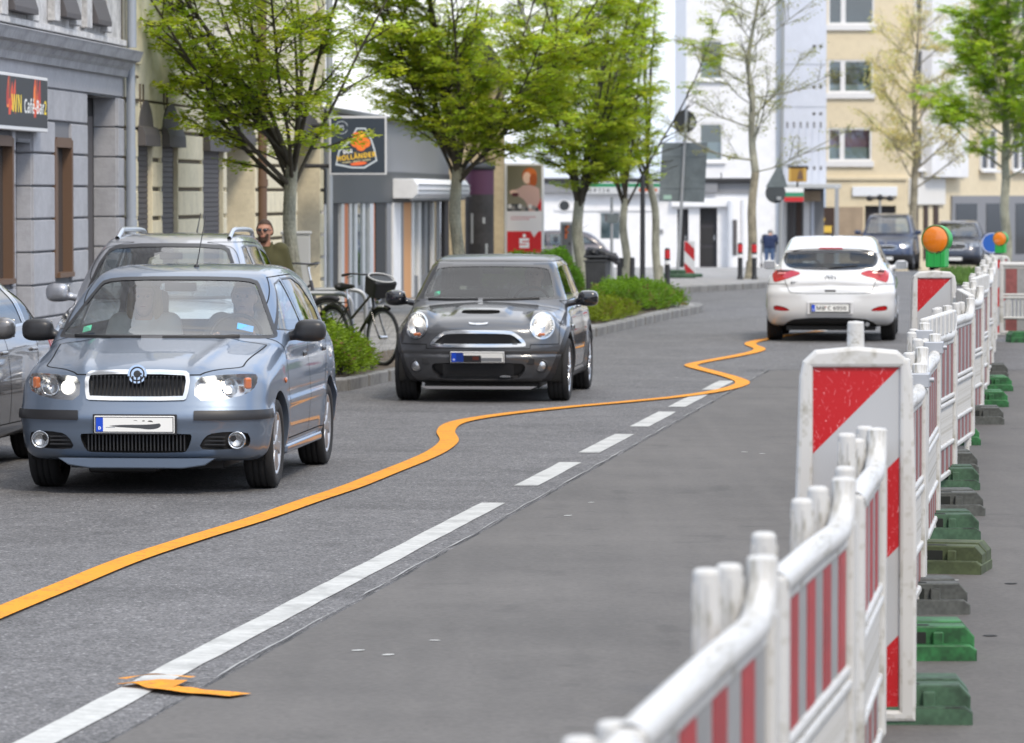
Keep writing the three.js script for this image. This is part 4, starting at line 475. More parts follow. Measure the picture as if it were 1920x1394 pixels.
function bush(label, pts, n, h, c, seed, name = 'low_shrub', scale = 1) { // clipped ground-cover shrub: twigs and leaf sprays over a mound
  const r = rngOf(seed), cx = pts.reduce((s, p) => s + p[0], 0) / pts.length, cd = pts.reduce((s, p) => s + p[1], 0) / pts.length, t = thing(name, label, 'shrub', [cx, gy(cd) + 0.1, -cd]);
  const f = polyDist(pts), xs = pts.map((p) => p[0]), ds = pts.map((p) => p[1]), x0 = Math.min(...xs), x1 = Math.max(...xs), d0 = Math.min(...ds), d1 = Math.max(...ds), im = new THREE.InstancedMesh(sprigs[2], leafGreen, n), o = new THREE.Object3D(), col = new THREE.Color(), stems = []; let i = 0, guard = 0;
  while (i < n && guard++ < n * 20) { const X = x0 + (x1 - x0) * r(), D = d0 + (d1 - d0) * r(), e = -f(X, D); if (e < 0) continue; const H = h * Math.min(1, Math.sqrt(e / 0.35)) * (0.8 + 0.45 * fbm(X * 2.2, D * 2.2, seed)), y = H * (1 - r() * r() * 0.75); o.position.set(X - cx, y, cd - D); o.rotation.set(-1.1 + r() * 0.9, r() * 6.3, 0, 'YXZ'); o.scale.setScalar(scale * (0.7 + 0.7 * r())); o.updateMatrix(); im.setMatrixAt(i, o.matrix); const k = 0.7 + 0.6 * r(), brown = r() < 0.12 && e < 0.25; col.setRGB((brown ? 0.2 : c[0]) * k, (brown ? 0.13 : c[1]) * k, (brown ? 0.05 : c[2]) * k); im.setColorAt(i, col); if (i % 25 === 0) stems.push(rod(V(X - cx, 0, cd - D), V(X - cx + (r() - 0.5) * 0.15, Math.max(0.05, y * 0.9), cd - D + (r() - 0.5) * 0.15), 0.008, 0.004, 4)); i++; }
  im.count = i; im.name = 'foliage'; im.userData.kind = 'stuff'; t.add(im); part('stems', stems, barkDark, t); return t;
}
const BG = [0.19, 0.29, 0.015];
bush('yellow-green low shrub at the kerb between the blue hatchback and the dark grey car', [[-2.3, 43.6], [-1.62, 44.0], [-1.5, 46], [-1.9, 49], [-2.6, 49], [-2.75, 45]], 4200, 0.48, BG, 5);
bush('low shrub in front of the black wheelie bin, nearer the dark grey car', [[0.7, 61.5], [1.25, 62], [2.0, 66.4], [1.4, 68.5], [0.4, 68]], 3000, 0.26, [0.19, 0.25, 0.015], 6);
bush('large green low shrub on the kerb island beneath the slim trees', [[1.25, 67.5], [2.1, 68], [2.95, 71.6], [2.4, 73.2], [1.3, 73.4]], 4200, 0.44, [0.14, 0.26, 0.015], 7);
bush('green hedge below the red bank sign', [[-0.45, 84], [1.2, 84], [1.25, 85], [-0.45, 85]], 3500, 0.72, [0.17, 0.3, 0.02], 8, 'hedge', 1.3);
bush('green hedge behind the roof of the dark grey car', [[0.55, 79], [1.2, 79], [1.25, 81], [0.55, 81]], 3000, 0.92, [0.13, 0.28, 0.02], 9, 'hedge', 1.3);

// ---------- cars ----------
const boxed = (poly) => { const f = polyDist(poly), xs = poly.map((p) => p[0]), ys = poly.map((p) => p[1]), a = Math.min(...xs), b = Math.max(...xs), c = Math.min(...ys), d = Math.max(...ys); return (x, y) => { const o = Math.max(a - x, x - b, c - y, y - d); return o > 0.15 ? o : f(x, y); }; };
const frontF = (poly, zmin) => { const f = boxed(poly); return (x, y, z) => zmin - z > 0.15 ? zmin - z : Math.max(f(Math.abs(x), y), zmin - z); };
const rearF = (poly, zmax) => { const f = boxed(poly); return (x, y, z) => z - zmax > 0.15 ? z - zmax : Math.max(f(Math.abs(x), y), z - zmax); };
const sideF = (poly, grow = 0, xmin = 0.35) => { const f = boxed(poly); return (x, y, z) => xmin - Math.abs(x) > 0.15 ? xmin - Math.abs(x) : Math.max(f(z, y), xmin - Math.abs(x)); };
function makeWheel(parent, x, z, r, w, style, rimR) {
  const s = Math.sign(x), R = rimR ?? r * 0.63, wheel = new THREE.Group(); wheel.name = 'wheel'; wheel.position.set(x, r, z); wheel.rotation.y = s > 0 ? 0 : Math.PI; parent.add(wheel);
  const h = w / 2, prof = [[R, -h * 0.8], [R + 0.02, -h * 0.98], [r * 0.9, -h], [r * 0.965, -h * 0.9], [r * 0.995, -h * 0.66]];
  for (const g of [-0.4, 0, 0.4]) prof.push([r, h * (g - 0.07)], [r - 0.008, h * (g - 0.06)], [r - 0.008, h * (g + 0.06)], [r, h * (g + 0.07)]);
  prof.push([r * 0.995, h * 0.66], [r * 0.965, h * 0.9], [r * 0.9, h], [R + 0.045, h * 1.0], [R + 0.02, h * 0.98], [R, h * 0.8]);
  part('tyre', T(lathe(prof, 48), 0, 0, 0, 0, 0, -Math.PI / 2), CM.tyre, wheel);
  const f = h * 0.86, mat = style === 'cover' ? CM.cover : CM.alloy, q = [];
  q.push(T(lathe([[R - 0.035, f - 0.035], [R - 0.02, f - 0.012], [R - 0.004, f], [R + 0.006, f + 0.004], [R + 0.012, f - 0.006], [R + 0.002, -h * 0.5], [R - 0.02, -h * 0.8]], 40), 0, 0, 0, 0, 0, -Math.PI / 2));
  const hub = style === 'cover' ? R * 0.32 : R * 0.24, bow = style === 'cover' ? 0.0 : 0.012;
  q.push(T(lathe([[0.0001, f + bow + 0.008], [hub * 0.6, f + bow + 0.006], [hub * 0.9, f + bow], [hub, f + bow - 0.02], [hub, f - 0.05]], 24), 0, 0, 0, 0, 0, -Math.PI / 2));
  const N = style === 'cover' ? 7 : style === 'twin' ? 10 : 5;
  for (let k = 0; k < N; k++) {
    let a = k / N * 2 * Math.PI; if (style === 'twin') a += (k % 2 ? -1 : 1) * 0.1; const wi = style === 'cover' ? 0.062 : style === 'twin' ? 0.026 : 0.07, L0 = hub * 0.8, L1 = R - 0.01;
    const g = new RoundedBoxGeometry(0.022, L1 - L0, wi, 2, 0.009); const p = g.attributes.position; for (let i = 0; i < p.count; i++) { const t = (p.getY(i) / (L1 - L0)) + 0.5; p.setZ(i, p.getZ(i) * (style === 'cover' ? 0.75 + 0.65 * t : 1.0 + 0.15 * t)); p.setX(i, p.getX(i) + bow * (1 - t) * 0.9); } g.computeVertexNormals();
    g.translate(f - 0.012, (L0 + L1) / 2, 0); g.rotateX(a); q.push(g);
  }
  part('rim', q, mat, wheel);
  part('brake_disc', [T(cyl(R * 0.8, R * 0.8, 0.02, 28), f - 0.09, 0, 0, 0, 0, -Math.PI / 2), T(cyl(R * 0.98, R * 0.98, 0.01, 28), -h * 0.6, 0, 0, 0, 0, -Math.PI / 2)], style === 'cover' ? CM.black : M([0.12, 0.12, 0.12], 0.5, { metalness: 0.6 }), wheel);
  return wheel;
}
function ringBand(poly, w) { const f = polyDist(poly); return (x, y) => Math.abs(f(x, y)) - w; }
function makeCar(c) {
  const root = thing(c.name, c.label, 'car', c.pos, c.turn, c.group), cell = c.cell ?? 0.024;
  const lowS = polyGrid(chaikin(c.side, 2)), topS = polyGrid(chaikin(c.top, 2)), secL = curve(c.secL), secG = curve(c.secG), planL = curve(c.planL), planG = curve(c.planG);
  const [zf, zr] = c.axles, R = c.wheelR, arch = c.archR ?? R + 0.05, bf = c.bowF, br = c.bowR, W = Math.max(...c.secL.map((p) => p[1]));
  const F = (x, y, z) => {
    const X = Math.abs(x), u = Math.min(1.1, X / W), u2 = u * u, u6 = u2 * u2 * u2;
    const zz = z + (bf[0] * u2 + bf[1] * u6) * sstep(0.3, 1.5, z) - (br[0] * u2 + br[1] * u6) * sstep(-0.4, -1.5, z);
    const a1 = Math.hypot(z - zf, y - R) - arch, a2 = Math.hypot(z - zr, y - R) - arch, am = Math.min(Math.abs(a1 - 0.03), Math.abs(a2 - 0.03));
    const fl = am > 0.18 ? 0 : c.flare * Math.exp(-((am / 0.06) ** 2)) * sstep(1.1 * R * 2, R * 1.5, y);
    let low = smax(lowS(zz, y + c.crown * u2 * sstep(0.5, 0.8, y)), X - secL(y) * planL(z) - fl, c.rl ?? 0.1);
    const gz = z + c.bowG[0] * u2 * sstep(-0.3, 0.6, z) - c.bowG[1] * u2 * sstep(-0.5, -1.2, z);
    const grn = smax(topS(gz, y + c.crownG * u2), X - secG(y) * planG(z), c.rg ?? 0.09);
    if (c.extra) low = c.extra(low, X, y, z);
    return smin(low, grn, c.rb ?? 0.05);
  };
  let skin = isoMesh(F, [-W - 0.12, 0.06, c.zmin - 0.06], [W + 0.12, c.ymax + 0.06, c.zmax + 0.06], cell);
  for (const za of [zf, zr]) {
    const r = cut(skin, (x, y, z) => Math.max(Math.hypot(z - za, y - R) - arch, 0.42 - Math.abs(x)), 2); skin = r.out;
    const q = r.seg.map(([p, s]) => { const d = -Math.sign(p[0]) * 0.05; return [p, s, [s[0] + d, s[1], s[2]], [p[0] + d, p[1], p[2]]]; });
    part('wheel_arch', quadsGeo(q.filter(([p]) => Math.abs(p[0]) > 0.44)), c.paint, root);
    for (const s of [-1, 1]) {
      const lg = merge([T(new THREE.CylinderGeometry(arch + 0.012, arch + 0.012, 0.32, 30, 1, true), s * (W - 0.22), R, za, 0, 0, Math.PI / 2), T(new THREE.CircleGeometry(arch + 0.012, 30), s * (W - 0.38), R, za, 0, Math.PI / 2, 0)]);
      const lp = lg.attributes.position; for (let i = 0; i < lp.count; i++) if (lp.getY(i) < 0.2) lp.setY(i, 0.2); part('arch_liner', lg, CM.gap, root);
    }
  }
  for (const f of c.feats ?? []) {
    const r = cut(skin, f.sdf, f.lv ?? 2); if (!r.inn.length) continue; skin = r.out;
    if (f.drop) continue;
    const off = f.off ?? 0; let inn = r.inn;
    if (f.border) { const b = cut(inn, (x, y, z) => f.sdf(x, y, z) + f.border, f.lv ?? 2); part(f.borderName ?? 'seal', skinGeo(b.out, F, f.borderOff ?? 0), f.borderMat ?? CM.trim, root); if (f.borderOff !== undefined) part('edge', wallGeo(b.seg, F, f.borderOff, off), f.borderMat ?? CM.trim, root); inn = b.inn; }
    const target = part(f.n, skinGeo(inn, F, off), f.mat ?? c.paint, root); if (f.label) target.userData.label = f.label;
    if (off && f.border === undefined) part(f.wallName ?? 'edge', wallGeo(r.seg, F, 0.0, off), f.wall ?? CM.black, target);
    if (f.cover) part('cover', skinGeo(r.inn, F, 0.001), f.cover, target);
    if (f.seam) part('seam', ribbonGeo(r.seg, F, f.seam, 0.0012), CM.gap, target);
  }
  part('body', skinGeo(skin, F), c.paint, root);
  if (c.seams) for (const s of c.seams) { const r = cut(skin, s, 1); part('seam', ribbonGeo(r.seg, F, 0.0035, 0.0012), CM.gap, root); }
  // lining behind the pillars and under the roof
  const up = cut(skin, (x, y, z) => c.belt - y, 0).inn; part('headliner', skinGeo(up, F, -0.035), CM.inside, root);
  part('floor_pan', box(-W + 0.14, W - 0.14, 0.2, 0.3, zr - 0.1, zf + 0.1), CM.black, root);
  for (const [s, za] of [[1, zf], [-1, zf], [1, zr], [-1, zr]]) makeWheel(root, s * (c.track - c.tyreW / 2), za, R, c.tyreW, c.rim, c.rimR);
  if (c.cabin) {
    const [dz, dy] = c.cabin.dash, d = part('dashboard', box(-W + 0.16, W - 0.16, dy - 0.26, dy, dz - 0.35, dz + 0.18, 0.05), CM.black, root);
    part('steering_wheel', T(new THREE.TorusGeometry(0.18, 0.015, 8, 28), 0.36, dy - 0.02, dz - 0.46, -0.4, 0, 0), CM.trim, root);
    for (const [sx, sz] of [[0.36, c.cabin.seat], [-0.36, c.cabin.seat]]) { const s = part('seat', [box(-0.24, 0.24, 0.36, 0.5, -0.25, 0.25, 0.06), T(box(-0.24, 0.24, 0, 0.6, -0.06, 0.06, 0.05), 0, 0.45, -0.28, -0.25)], CM.cloth, root); s.position.set(sx, 0, sz); part('headrest', T(box(-0.13, 0.13, 0, 0.19, -0.045, 0.045, 0.04), 0, 1.07, -0.44, -0.15), CM.cloth, s); }
    part('rear_bench', [box(-W + 0.2, W - 0.2, 0.36, 0.52, c.cabin.bench - 0.2, c.cabin.bench + 0.3, 0.05), T(box(-W + 0.2, W - 0.2, 0, 0.5, -0.06, 0.06, 0.04), 0, 0.48, c.cabin.bench - 0.22, -0.25)], CM.cloth, root);
    if (c.cabin.shelf) part('parcel_shelf', box(-W + 0.16, W - 0.16, c.cabin.shelf - 0.02, c.cabin.shelf, c.zmin + 0.2, c.cabin.bench - 0.25), CM.cloth, root);
    part('rear_view_mirror', T(box(-0.11, 0.11, -0.03, 0.03, -0.015, 0.015, 0.012), 0, c.cabin.mirror[0], c.cabin.mirror[1]), CM.trim, root);
  }
  if (c.mirror) for (const s of [-1, 1]) { const [mx, my, mz, a, b, d] = c.mirror;
    const G = (x, y, z) => { const q = ((Math.abs(x) / a) ** 3 + (Math.abs(y) / b) ** 3 + (Math.abs(z) / d) ** 3) ** (1 / 3) - 1; const h = smax(q * Math.min(a, b, d), -z - d * 0.62, 0.02); return smin(h, capsules([[-s * a * 0.55, -b * 0.3, 0, 0.028, -s * (a + 0.12), -b * 0.75, 0.0, 0.034]], 0.01)(x, y, z), 0.03); };
    const m = part('side_mirror', isoGeo(G, [-0.42, -0.25, -0.25], [0.42, 0.25, 0.25], 0.013), c.mirrorMat ?? c.paint, root); m.position.set(s * mx, my, mz);
    part('mirror_glass', box(-a * 0.85, a * 0.85, -b * 0.8, b * 0.8, -d * 0.64, -d * 0.62), CM.chrome, m);
  }
  root.userData.field = undefined; c.F = F; return root;
}
function onSkin(F, x, y, z0, dir) { // march along z to the skin
  let z = z0; for (let i = 0; i < 400 && F(x, y, z) > 0.0005; i++) z += dir * Math.max(0.001, Math.abs(F(x, y, z)) * 0.6); return z;
}
function plateTex(draw) { return canvasTex(512, 112, (x, w, h) => { x.fillStyle = '#e9e9e6'; x.fillRect(0, 0, w, h); x.fillStyle = '#1c1c1c'; x.lineWidth = 5; x.strokeStyle = '#222'; x.strokeRect(3, 3, w - 6, h - 6); x.fillStyle = '#1348c4'; x.fillRect(6, 6, 46, h - 12); x.fillStyle = '#fff'; x.font = 'bold 30px sans-serif'; x.textAlign = 'center'; x.fillText('D', 29, 92); draw(x, w, h); }); }
function addPlate(root, t, y, z, tilt, back, w = 0.52, x0 = 0) {
  const p = part('number_plate', T(box(-w / 2, w / 2, -0.056, 0.056, -0.006, 0.006, 0.005), 0, 0, 0), CM.plate, root); p.position.set(x0, y, z); p.rotation.set(tilt, back ? Math.PI : 0, 0);
  const g = new THREE.PlaneGeometry(w - 0.012, 0.1); g.translate(0, 0, 0.0075); part('lettering', g, new THREE.MeshStandardMaterial({ map: t, roughness: 0.45 }), p);
  part('plate_holder', box(-w / 2 - 0.012, w / 2 + 0.012, -0.066, 0.066, -0.022, -0.007, 0.004), CM.trim, p); return p;
}
function wipers(root, F, list) { for (const pts of list) { const q = pts.map(([x, y]) => V(x, y, onSkin(F, x, y, 2, -1) + 0.012)); part('wiper', [tube(q, 0.009, 6, 20), tube(q.map((v) => v.clone().add(V(0, -0.006, 0.006))), 0.006, 6, 20)], CM.black, root); } }
const mirrorPoly = (half) => half; 

// place a car from the photograph: front-centre column, depth of its bumper, heading turned from the camera axis
function carPlace(px, D, turnDeg, L, away = false) { const a = turnDeg * Math.PI / 180, X = lat(px, D), dir = [Math.sin(a), -Math.cos(a)]; return { pos: [X + dir[0] * L, gy(D), -D + dir[1] * L], turn: away ? Math.PI - a : -a }; }

// 1. blue-grey hatchback coming towards the camera
let hatchF;
const hatchSlot = (() => {
  const S = 1.035, P = carPlace(252, 28.25, 5.2, 2.03 * S);
  const head = chaikin([[0.375, 0.605], [0.372, 0.752], [0.5, 0.768], [0.70, 0.775], [0.745, 0.765], [0.748, 0.70], [0.70, 0.645], [0.55, 0.612]], 1);
  const grille = chaikin([[-0.3, 0.605], [-0.3, 0.795], [0.30, 0.795], [0.345, 0.765], [0.33, 0.62], [0.30, 0.605]], 1);
  const wind = chaikin([[-0.3, 0.975], [-0.3, 1.375], [0.35, 1.372], [0.52, 1.355], [0.56, 1.31], [0.70, 1.06], [0.745, 0.985], [0.71, 0.967], [0.4, 0.975]], 1);
  const rearw = chaikin([[-0.3, 1.0], [-0.3, 1.33], [0.45, 1.32], [0.5, 1.28], [0.62, 1.04], [0.6, 1.0]], 1);
  const low = chaikin([[-0.3, 0.272], [-0.3, 0.40], [0.35, 0.40], [0.365, 0.375], [0.33, 0.285], [0.29, 0.272]], 1);
  const fog = chaikin([[0.40, 0.30], [0.44, 0.375], [0.50, 0.405], [0.70, 0.41], [0.725, 0.35], [0.70, 0.30], [0.5, 0.29]], 1);
  const c = { name: 'hatchback_car', label: 'blue-grey five-door hatchback with lit headlights and two people inside, driving towards the camera', ...P,
    side: [[-1.55, 0.2], [1.7, 0.2], [1.93, 0.22], [2.0, 0.27], [2.035, 0.38], [2.03, 0.54], [1.995, 0.64], [1.965, 0.72], [1.93, 0.79], [1.82, 0.845], [1.5, 0.905], [1.15, 0.955], [0.93, 0.99], [0.6, 1.0], [-1.0, 1.01], [-1.7, 1.02], [-1.88, 0.95], [-1.93, 0.75], [-1.94, 0.5], [-1.9, 0.28], [-1.8, 0.22]],
    top: [[1.02, 0.9], [1.0, 0.96], [0.62, 1.20], [0.30, 1.385], [0.16, 1.42], [-0.2, 1.445], [-0.7, 1.45], [-1.2, 1.43], [-1.6, 1.38], [-1.7, 1.33], [-1.9, 0.98], [-1.86, 0.9]],
    secL: [[0.15, 0.76], [0.28, 0.80], [0.45, 0.822], [0.62, 0.825], [0.8, 0.812], [0.95, 0.785], [1.1, 0.74]], secG: [[0.85, 0.81], [0.98, 0.79], [1.1, 0.745], [1.25, 0.675], [1.38, 0.605], [1.5, 0.56]],
    planL: [[-2.0, 0.93], [-1.5, 0.985], [-0.8, 1], [0.8, 1], [1.5, 0.985], [2.05, 0.955]], planG: [[-2, 0.86], [-1.2, 0.96], [-0.3, 1], [0.4, 1.0], [1.1, 1.0]],
    axles: [1.231, -1.231], wheelR: 0.295, archR: 0.345, tyreW: 0.195, track: 0.81, rim: 'cover', rimR: 0.2, bowF: [0.12, 0.16], bowR: [0.06, 0.1], bowG: [0.17, 0.12], crown: 0.055, crownG: 0.035, flare: 0.016, zmin: -1.95, zmax: 2.05, ymax: 1.46, belt: 1.0, paint: paint([0.155, 0.197, 0.262], 0.62, 0.36, 0.75),
    extra: (d, x, y, z) => d - 0.014 * Math.exp(-(((x - 0.36 - 0.10 * (1.9 - z)) / 0.05) ** 2)) * sstep(0.7, 0.85, y) * sstep(0.9, 1.0, z) - 0.012 * Math.exp(-(((y - 0.5) / 0.05) ** 2)) * sstep(1.2, 1.6, Math.abs(z)) - 0.010 * Math.exp(-(((y - 0.55) / 0.035) ** 2)) * sstep(1.0, 0.85, Math.abs(z)),
    feats: [
      { n: 'windscreen', sdf: frontF(wind, 0.1), mat: CM.glass, border: 0.022, off: -0.004 },
      { n: 'rear_window', sdf: rearF(rearw, -1.2), mat: CM.glass, border: 0.02, off: -0.004 },
      { n: 'side_window', sdf: sideF([[0.74, 1.025], [0.62, 1.09], [0.2, 1.325], [-0.12, 1.352], [-0.13, 1.01], [0.5, 1.005]]), mat: CM.glass, border: 0.012, off: -0.004 },
      { n: 'side_window', sdf: sideF([[-0.2, 1.01], [-0.19, 1.355], [-0.7, 1.352], [-1.0, 1.30], [-1.28, 1.12], [-1.27, 1.03]]), mat: CM.glass, border: 0.012, off: -0.004 },
      { n: 'headlight', sdf: frontF(head, 1.3), mat: CM.reflector, off: -0.07, wall: CM.reflector, cover: CM.lens, lv: 3 },
      { n: 'grille_frame', sdf: frontF(grille, 1.5), mat: CM.black, off: -0.035, border: 0.026, borderMat: CM.chrome, borderName: 'chrome_surround', borderOff: 0.012, lv: 3 },
      { n: 'lower_intake', sdf: frontF(low, 1.5), mat: CM.gap, off: -0.05, wall: CM.black, lv: 3 },
      { n: 'fog_lamp_recess', sdf: frontF(fog, 1.3), mat: CM.black, off: -0.025, wall: CM.black, lv: 3 },
      { n: 'rub_strip', sdf: (x, y, z) => Math.max(Math.abs(y - 0.513) - 0.029, 0.375 - Math.abs(x), Math.min(1.6 - z, 9)), mat: CM.trim, off: 0.012, wall: CM.trim },
      { n: 'front_door', sdf: sideF([[0.83, 0.3], [0.84, 1.0], [0.68, 1.09], [0.2, 1.365], [-0.17, 1.37], [-0.18, 0.3]]), seam: 0.004 },
      { n: 'rear_door', sdf: sideF([[-0.18, 0.3], [-0.17, 1.37], [-0.75, 1.37], [-1.1, 1.28], [-1.3, 1.0], [-0.92, 0.6], [-0.86, 0.3]]), seam: 0.004 },
      { n: 'bonnet', sdf: (x, y, z) => { const X = Math.abs(x); return Math.max(X - (0.36 + 0.285 * sstep(1.98, 1.65, z) + 0.05 * sstep(1.6, 0.9, z)), 0.77 - y, 0.97 - z); }, seam: 0.0045 },
    ], cabin: { dash: [0.62, 0.96], seat: -0.12, bench: -0.95, shelf: 0.96, mirror: [1.3, 0.28] },
    mirror: [0.93, 1.015, 0.56, 0.105, 0.075, 0.075], mirrorMat: CM.trim };
  const root = makeCar(c); root.scale.setScalar(S); hatchF = c.F; const Fz = (x, y) => onSkin(c.F, x, y, 2.2, -1);
  for (let k = -11; k <= 11; k++) { const x = k * 0.026; part('grille_slat', box(x - 0.005, x + 0.005, 0.632, 0.765, Fz(x, 0.7) - 0.03, Fz(x, 0.7) - 0.002, 0.002), CM.gloss, root); }
  for (let k = -13; k <= 13; k++) { const x = k * 0.024; part('intake_slat', box(x - 0.005, x + 0.005, 0.285, 0.39, Fz(x, 0.34) - 0.045, Fz(x, 0.34) - 0.012, 0.002), CM.trim, root); }
  const bz = Fz(0, 0.77); const b = part('badge', T(cyl(0.062, 0.062, 0.02, 32), 0, 0, 0, Math.PI / 2), CM.chrome, root); b.position.set(0, 0.772, bz - 0.004); b.rotation.x = -0.25;
  part('emblem', [T(new THREE.TorusGeometry(0.044, 0.005, 6, 28), 0, 0, 0.021), T(cyl(0.024, 0.02, 0.002, 24), 0, 0, 0.0202, Math.PI / 2), box(-0.004, 0.03, -0.004, 0.006, 0.021, 0.026)], CM.trim, b);
  for (const s of [-1, 1]) {
    const lz = Fz(0.5, 0.69); const l = part('headlamp_bulb', T(new THREE.SphereGeometry(0.046, 20, 14), s * 0.47, 0.685, lz - 0.065), CM.bulb, root); part('high_beam_bowl', T(lathe([[0.015, -0.03], [0.04, -0.015], [0.055, 0.012], [0.058, 0.012]], 20), s * 0.585, 0.69, lz - 0.085, Math.PI / 2), CM.chrome, root);
    part('indicator', T(box(-0.025, 0.025, -0.03, 0.045, -0.02, 0.02, 0.015), s * 0.69, 0.705, Fz(0.672, 0.705) - 0.05, 0, s * 0.6), CM.amber, root);
    const fz = Fz(0.655, 0.352) - 0.03, fl = part('fog_lamp', T(lathe([[0.0001, 0.0], [0.03, 0.008], [0.046, 0.022], [0.05, 0.032]], 24), s * 0.64, 0.352, fz + 0.012, Math.PI / 2), CM.reflector, root); part('rim', T(new THREE.TorusGeometry(0.053, 0.007, 8, 28), s * 0.64, 0.352, fz + 0.042), CM.chrome, fl); part('lens', T(cyl(0.05, 0.05, 0.004, 24), s * 0.64, 0.352, fz + 0.04, Math.PI / 2), CM.lens, fl);
    for (const yy of [0.325, 0.35, 0.375]) part('louvre', box(s > 0 ? 0.42 : -0.57, s > 0 ? 0.57 : -0.42, yy - 0.004, yy + 0.004, Fz(0.5, yy) - 0.03, Fz(0.5, yy) - 0.012), CM.trim, root);
    for (const z of [-0.02, -1.0]) part('door_handle', T(box(-0.018, 0.018, -0.018, 0.018, -0.085, 0.085, 0.014), s * (0.8), 0.84, z), CM.trim, root);
    part('side_indicator', T(new THREE.SphereGeometry(0.02, 10, 8).scale(0.5, 1, 1.6), s * 0.825, 0.70, 0.98), CM.amber, root);
  }
  part('lip', T(extr([[-0.5, 0], [0.5, 0], [0.44, -0.035], [0.3, -0.055], [-0.3, -0.055], [-0.44, -0.035]], 0.06, 0.008), 0, 0.235, 1.93), c.paint, root);
  for (const s of [-1, 1]) part('sill', box(s > 0 ? 0.75 : -0.815, s > 0 ? 0.815 : -0.75, 0.2, 0.265, -0.85, 0.85, 0.02), c.paint, root);
  part('aerial', [rod(V(0.06, 1.43, -0.02), V(0.075, 1.78, -0.32), 0.0045, 0.0025), T(new THREE.SphereGeometry(0.02, 10, 8), 0.06, 1.432, -0.02)], CM.black, root);
  part('underbody', [box(-0.5, 0.5, 0.15, 0.21, -1.6, 1.6), box(-0.35, 0.1, 0.13, 0.2, 1.2, 1.8, 0.02)], CM.black, root);
  addPlate(root, plateTex((x, w, h) => { x.fillStyle = '#222'; x.font = 'bold 88px sans-serif'; x.textAlign = 'left'; x.fillText('319', 240, 88); x.fillStyle = '#e9e9e6'; x.beginPath(); x.moveTo(60, 34); x.lineTo(240, 26); x.lineTo(470, 44); x.lineTo(470, 100); x.lineTo(60, 104); x.fill(); x.fillStyle = '#45474b'; x.beginPath(); x.moveTo(90, 66); x.bezierCurveTo(200, 48, 300, 66, 420, 46); x.bezierCurveTo(450, 70, 400, 96, 330, 88); x.bezierCurveTo(250, 76, 170, 80, 90, 66); x.fill(); x.fillStyle = '#8a9099'; x.fillRect(70, 74, 60, 5); }), 0.457, Fz(0, 0.457) + 0.02, 0.02, false);
  part('windscreen_sticker', T(box(-0.055, 0.055, -0.03, 0.03, -0.001, 0.001), 0.52, 1.04, onSkin(c.F, 0.52, 1.04, 2, -1) - 0.012, -0.9, 0.3), M([0.12, 0.4, 0.8], 0.5), root);
  part('badge_sticker', T(box(-0.03, 0.03, -0.03, 0.03, -0.001, 0.001), -0.55, 1.03, onSkin(c.F, -0.55, 1.03, 2, -1) - 0.012, -0.9, -0.3), M([0.1, 0.5, 0.3], 0.5), root);
  wipers(root, c.F, [[[-0.62, 0.99], [-0.4, 0.985], [-0.15, 0.985]], [[0.0, 0.985], [0.25, 0.985], [0.5, 0.99]]]);
  return { root, S };
})();
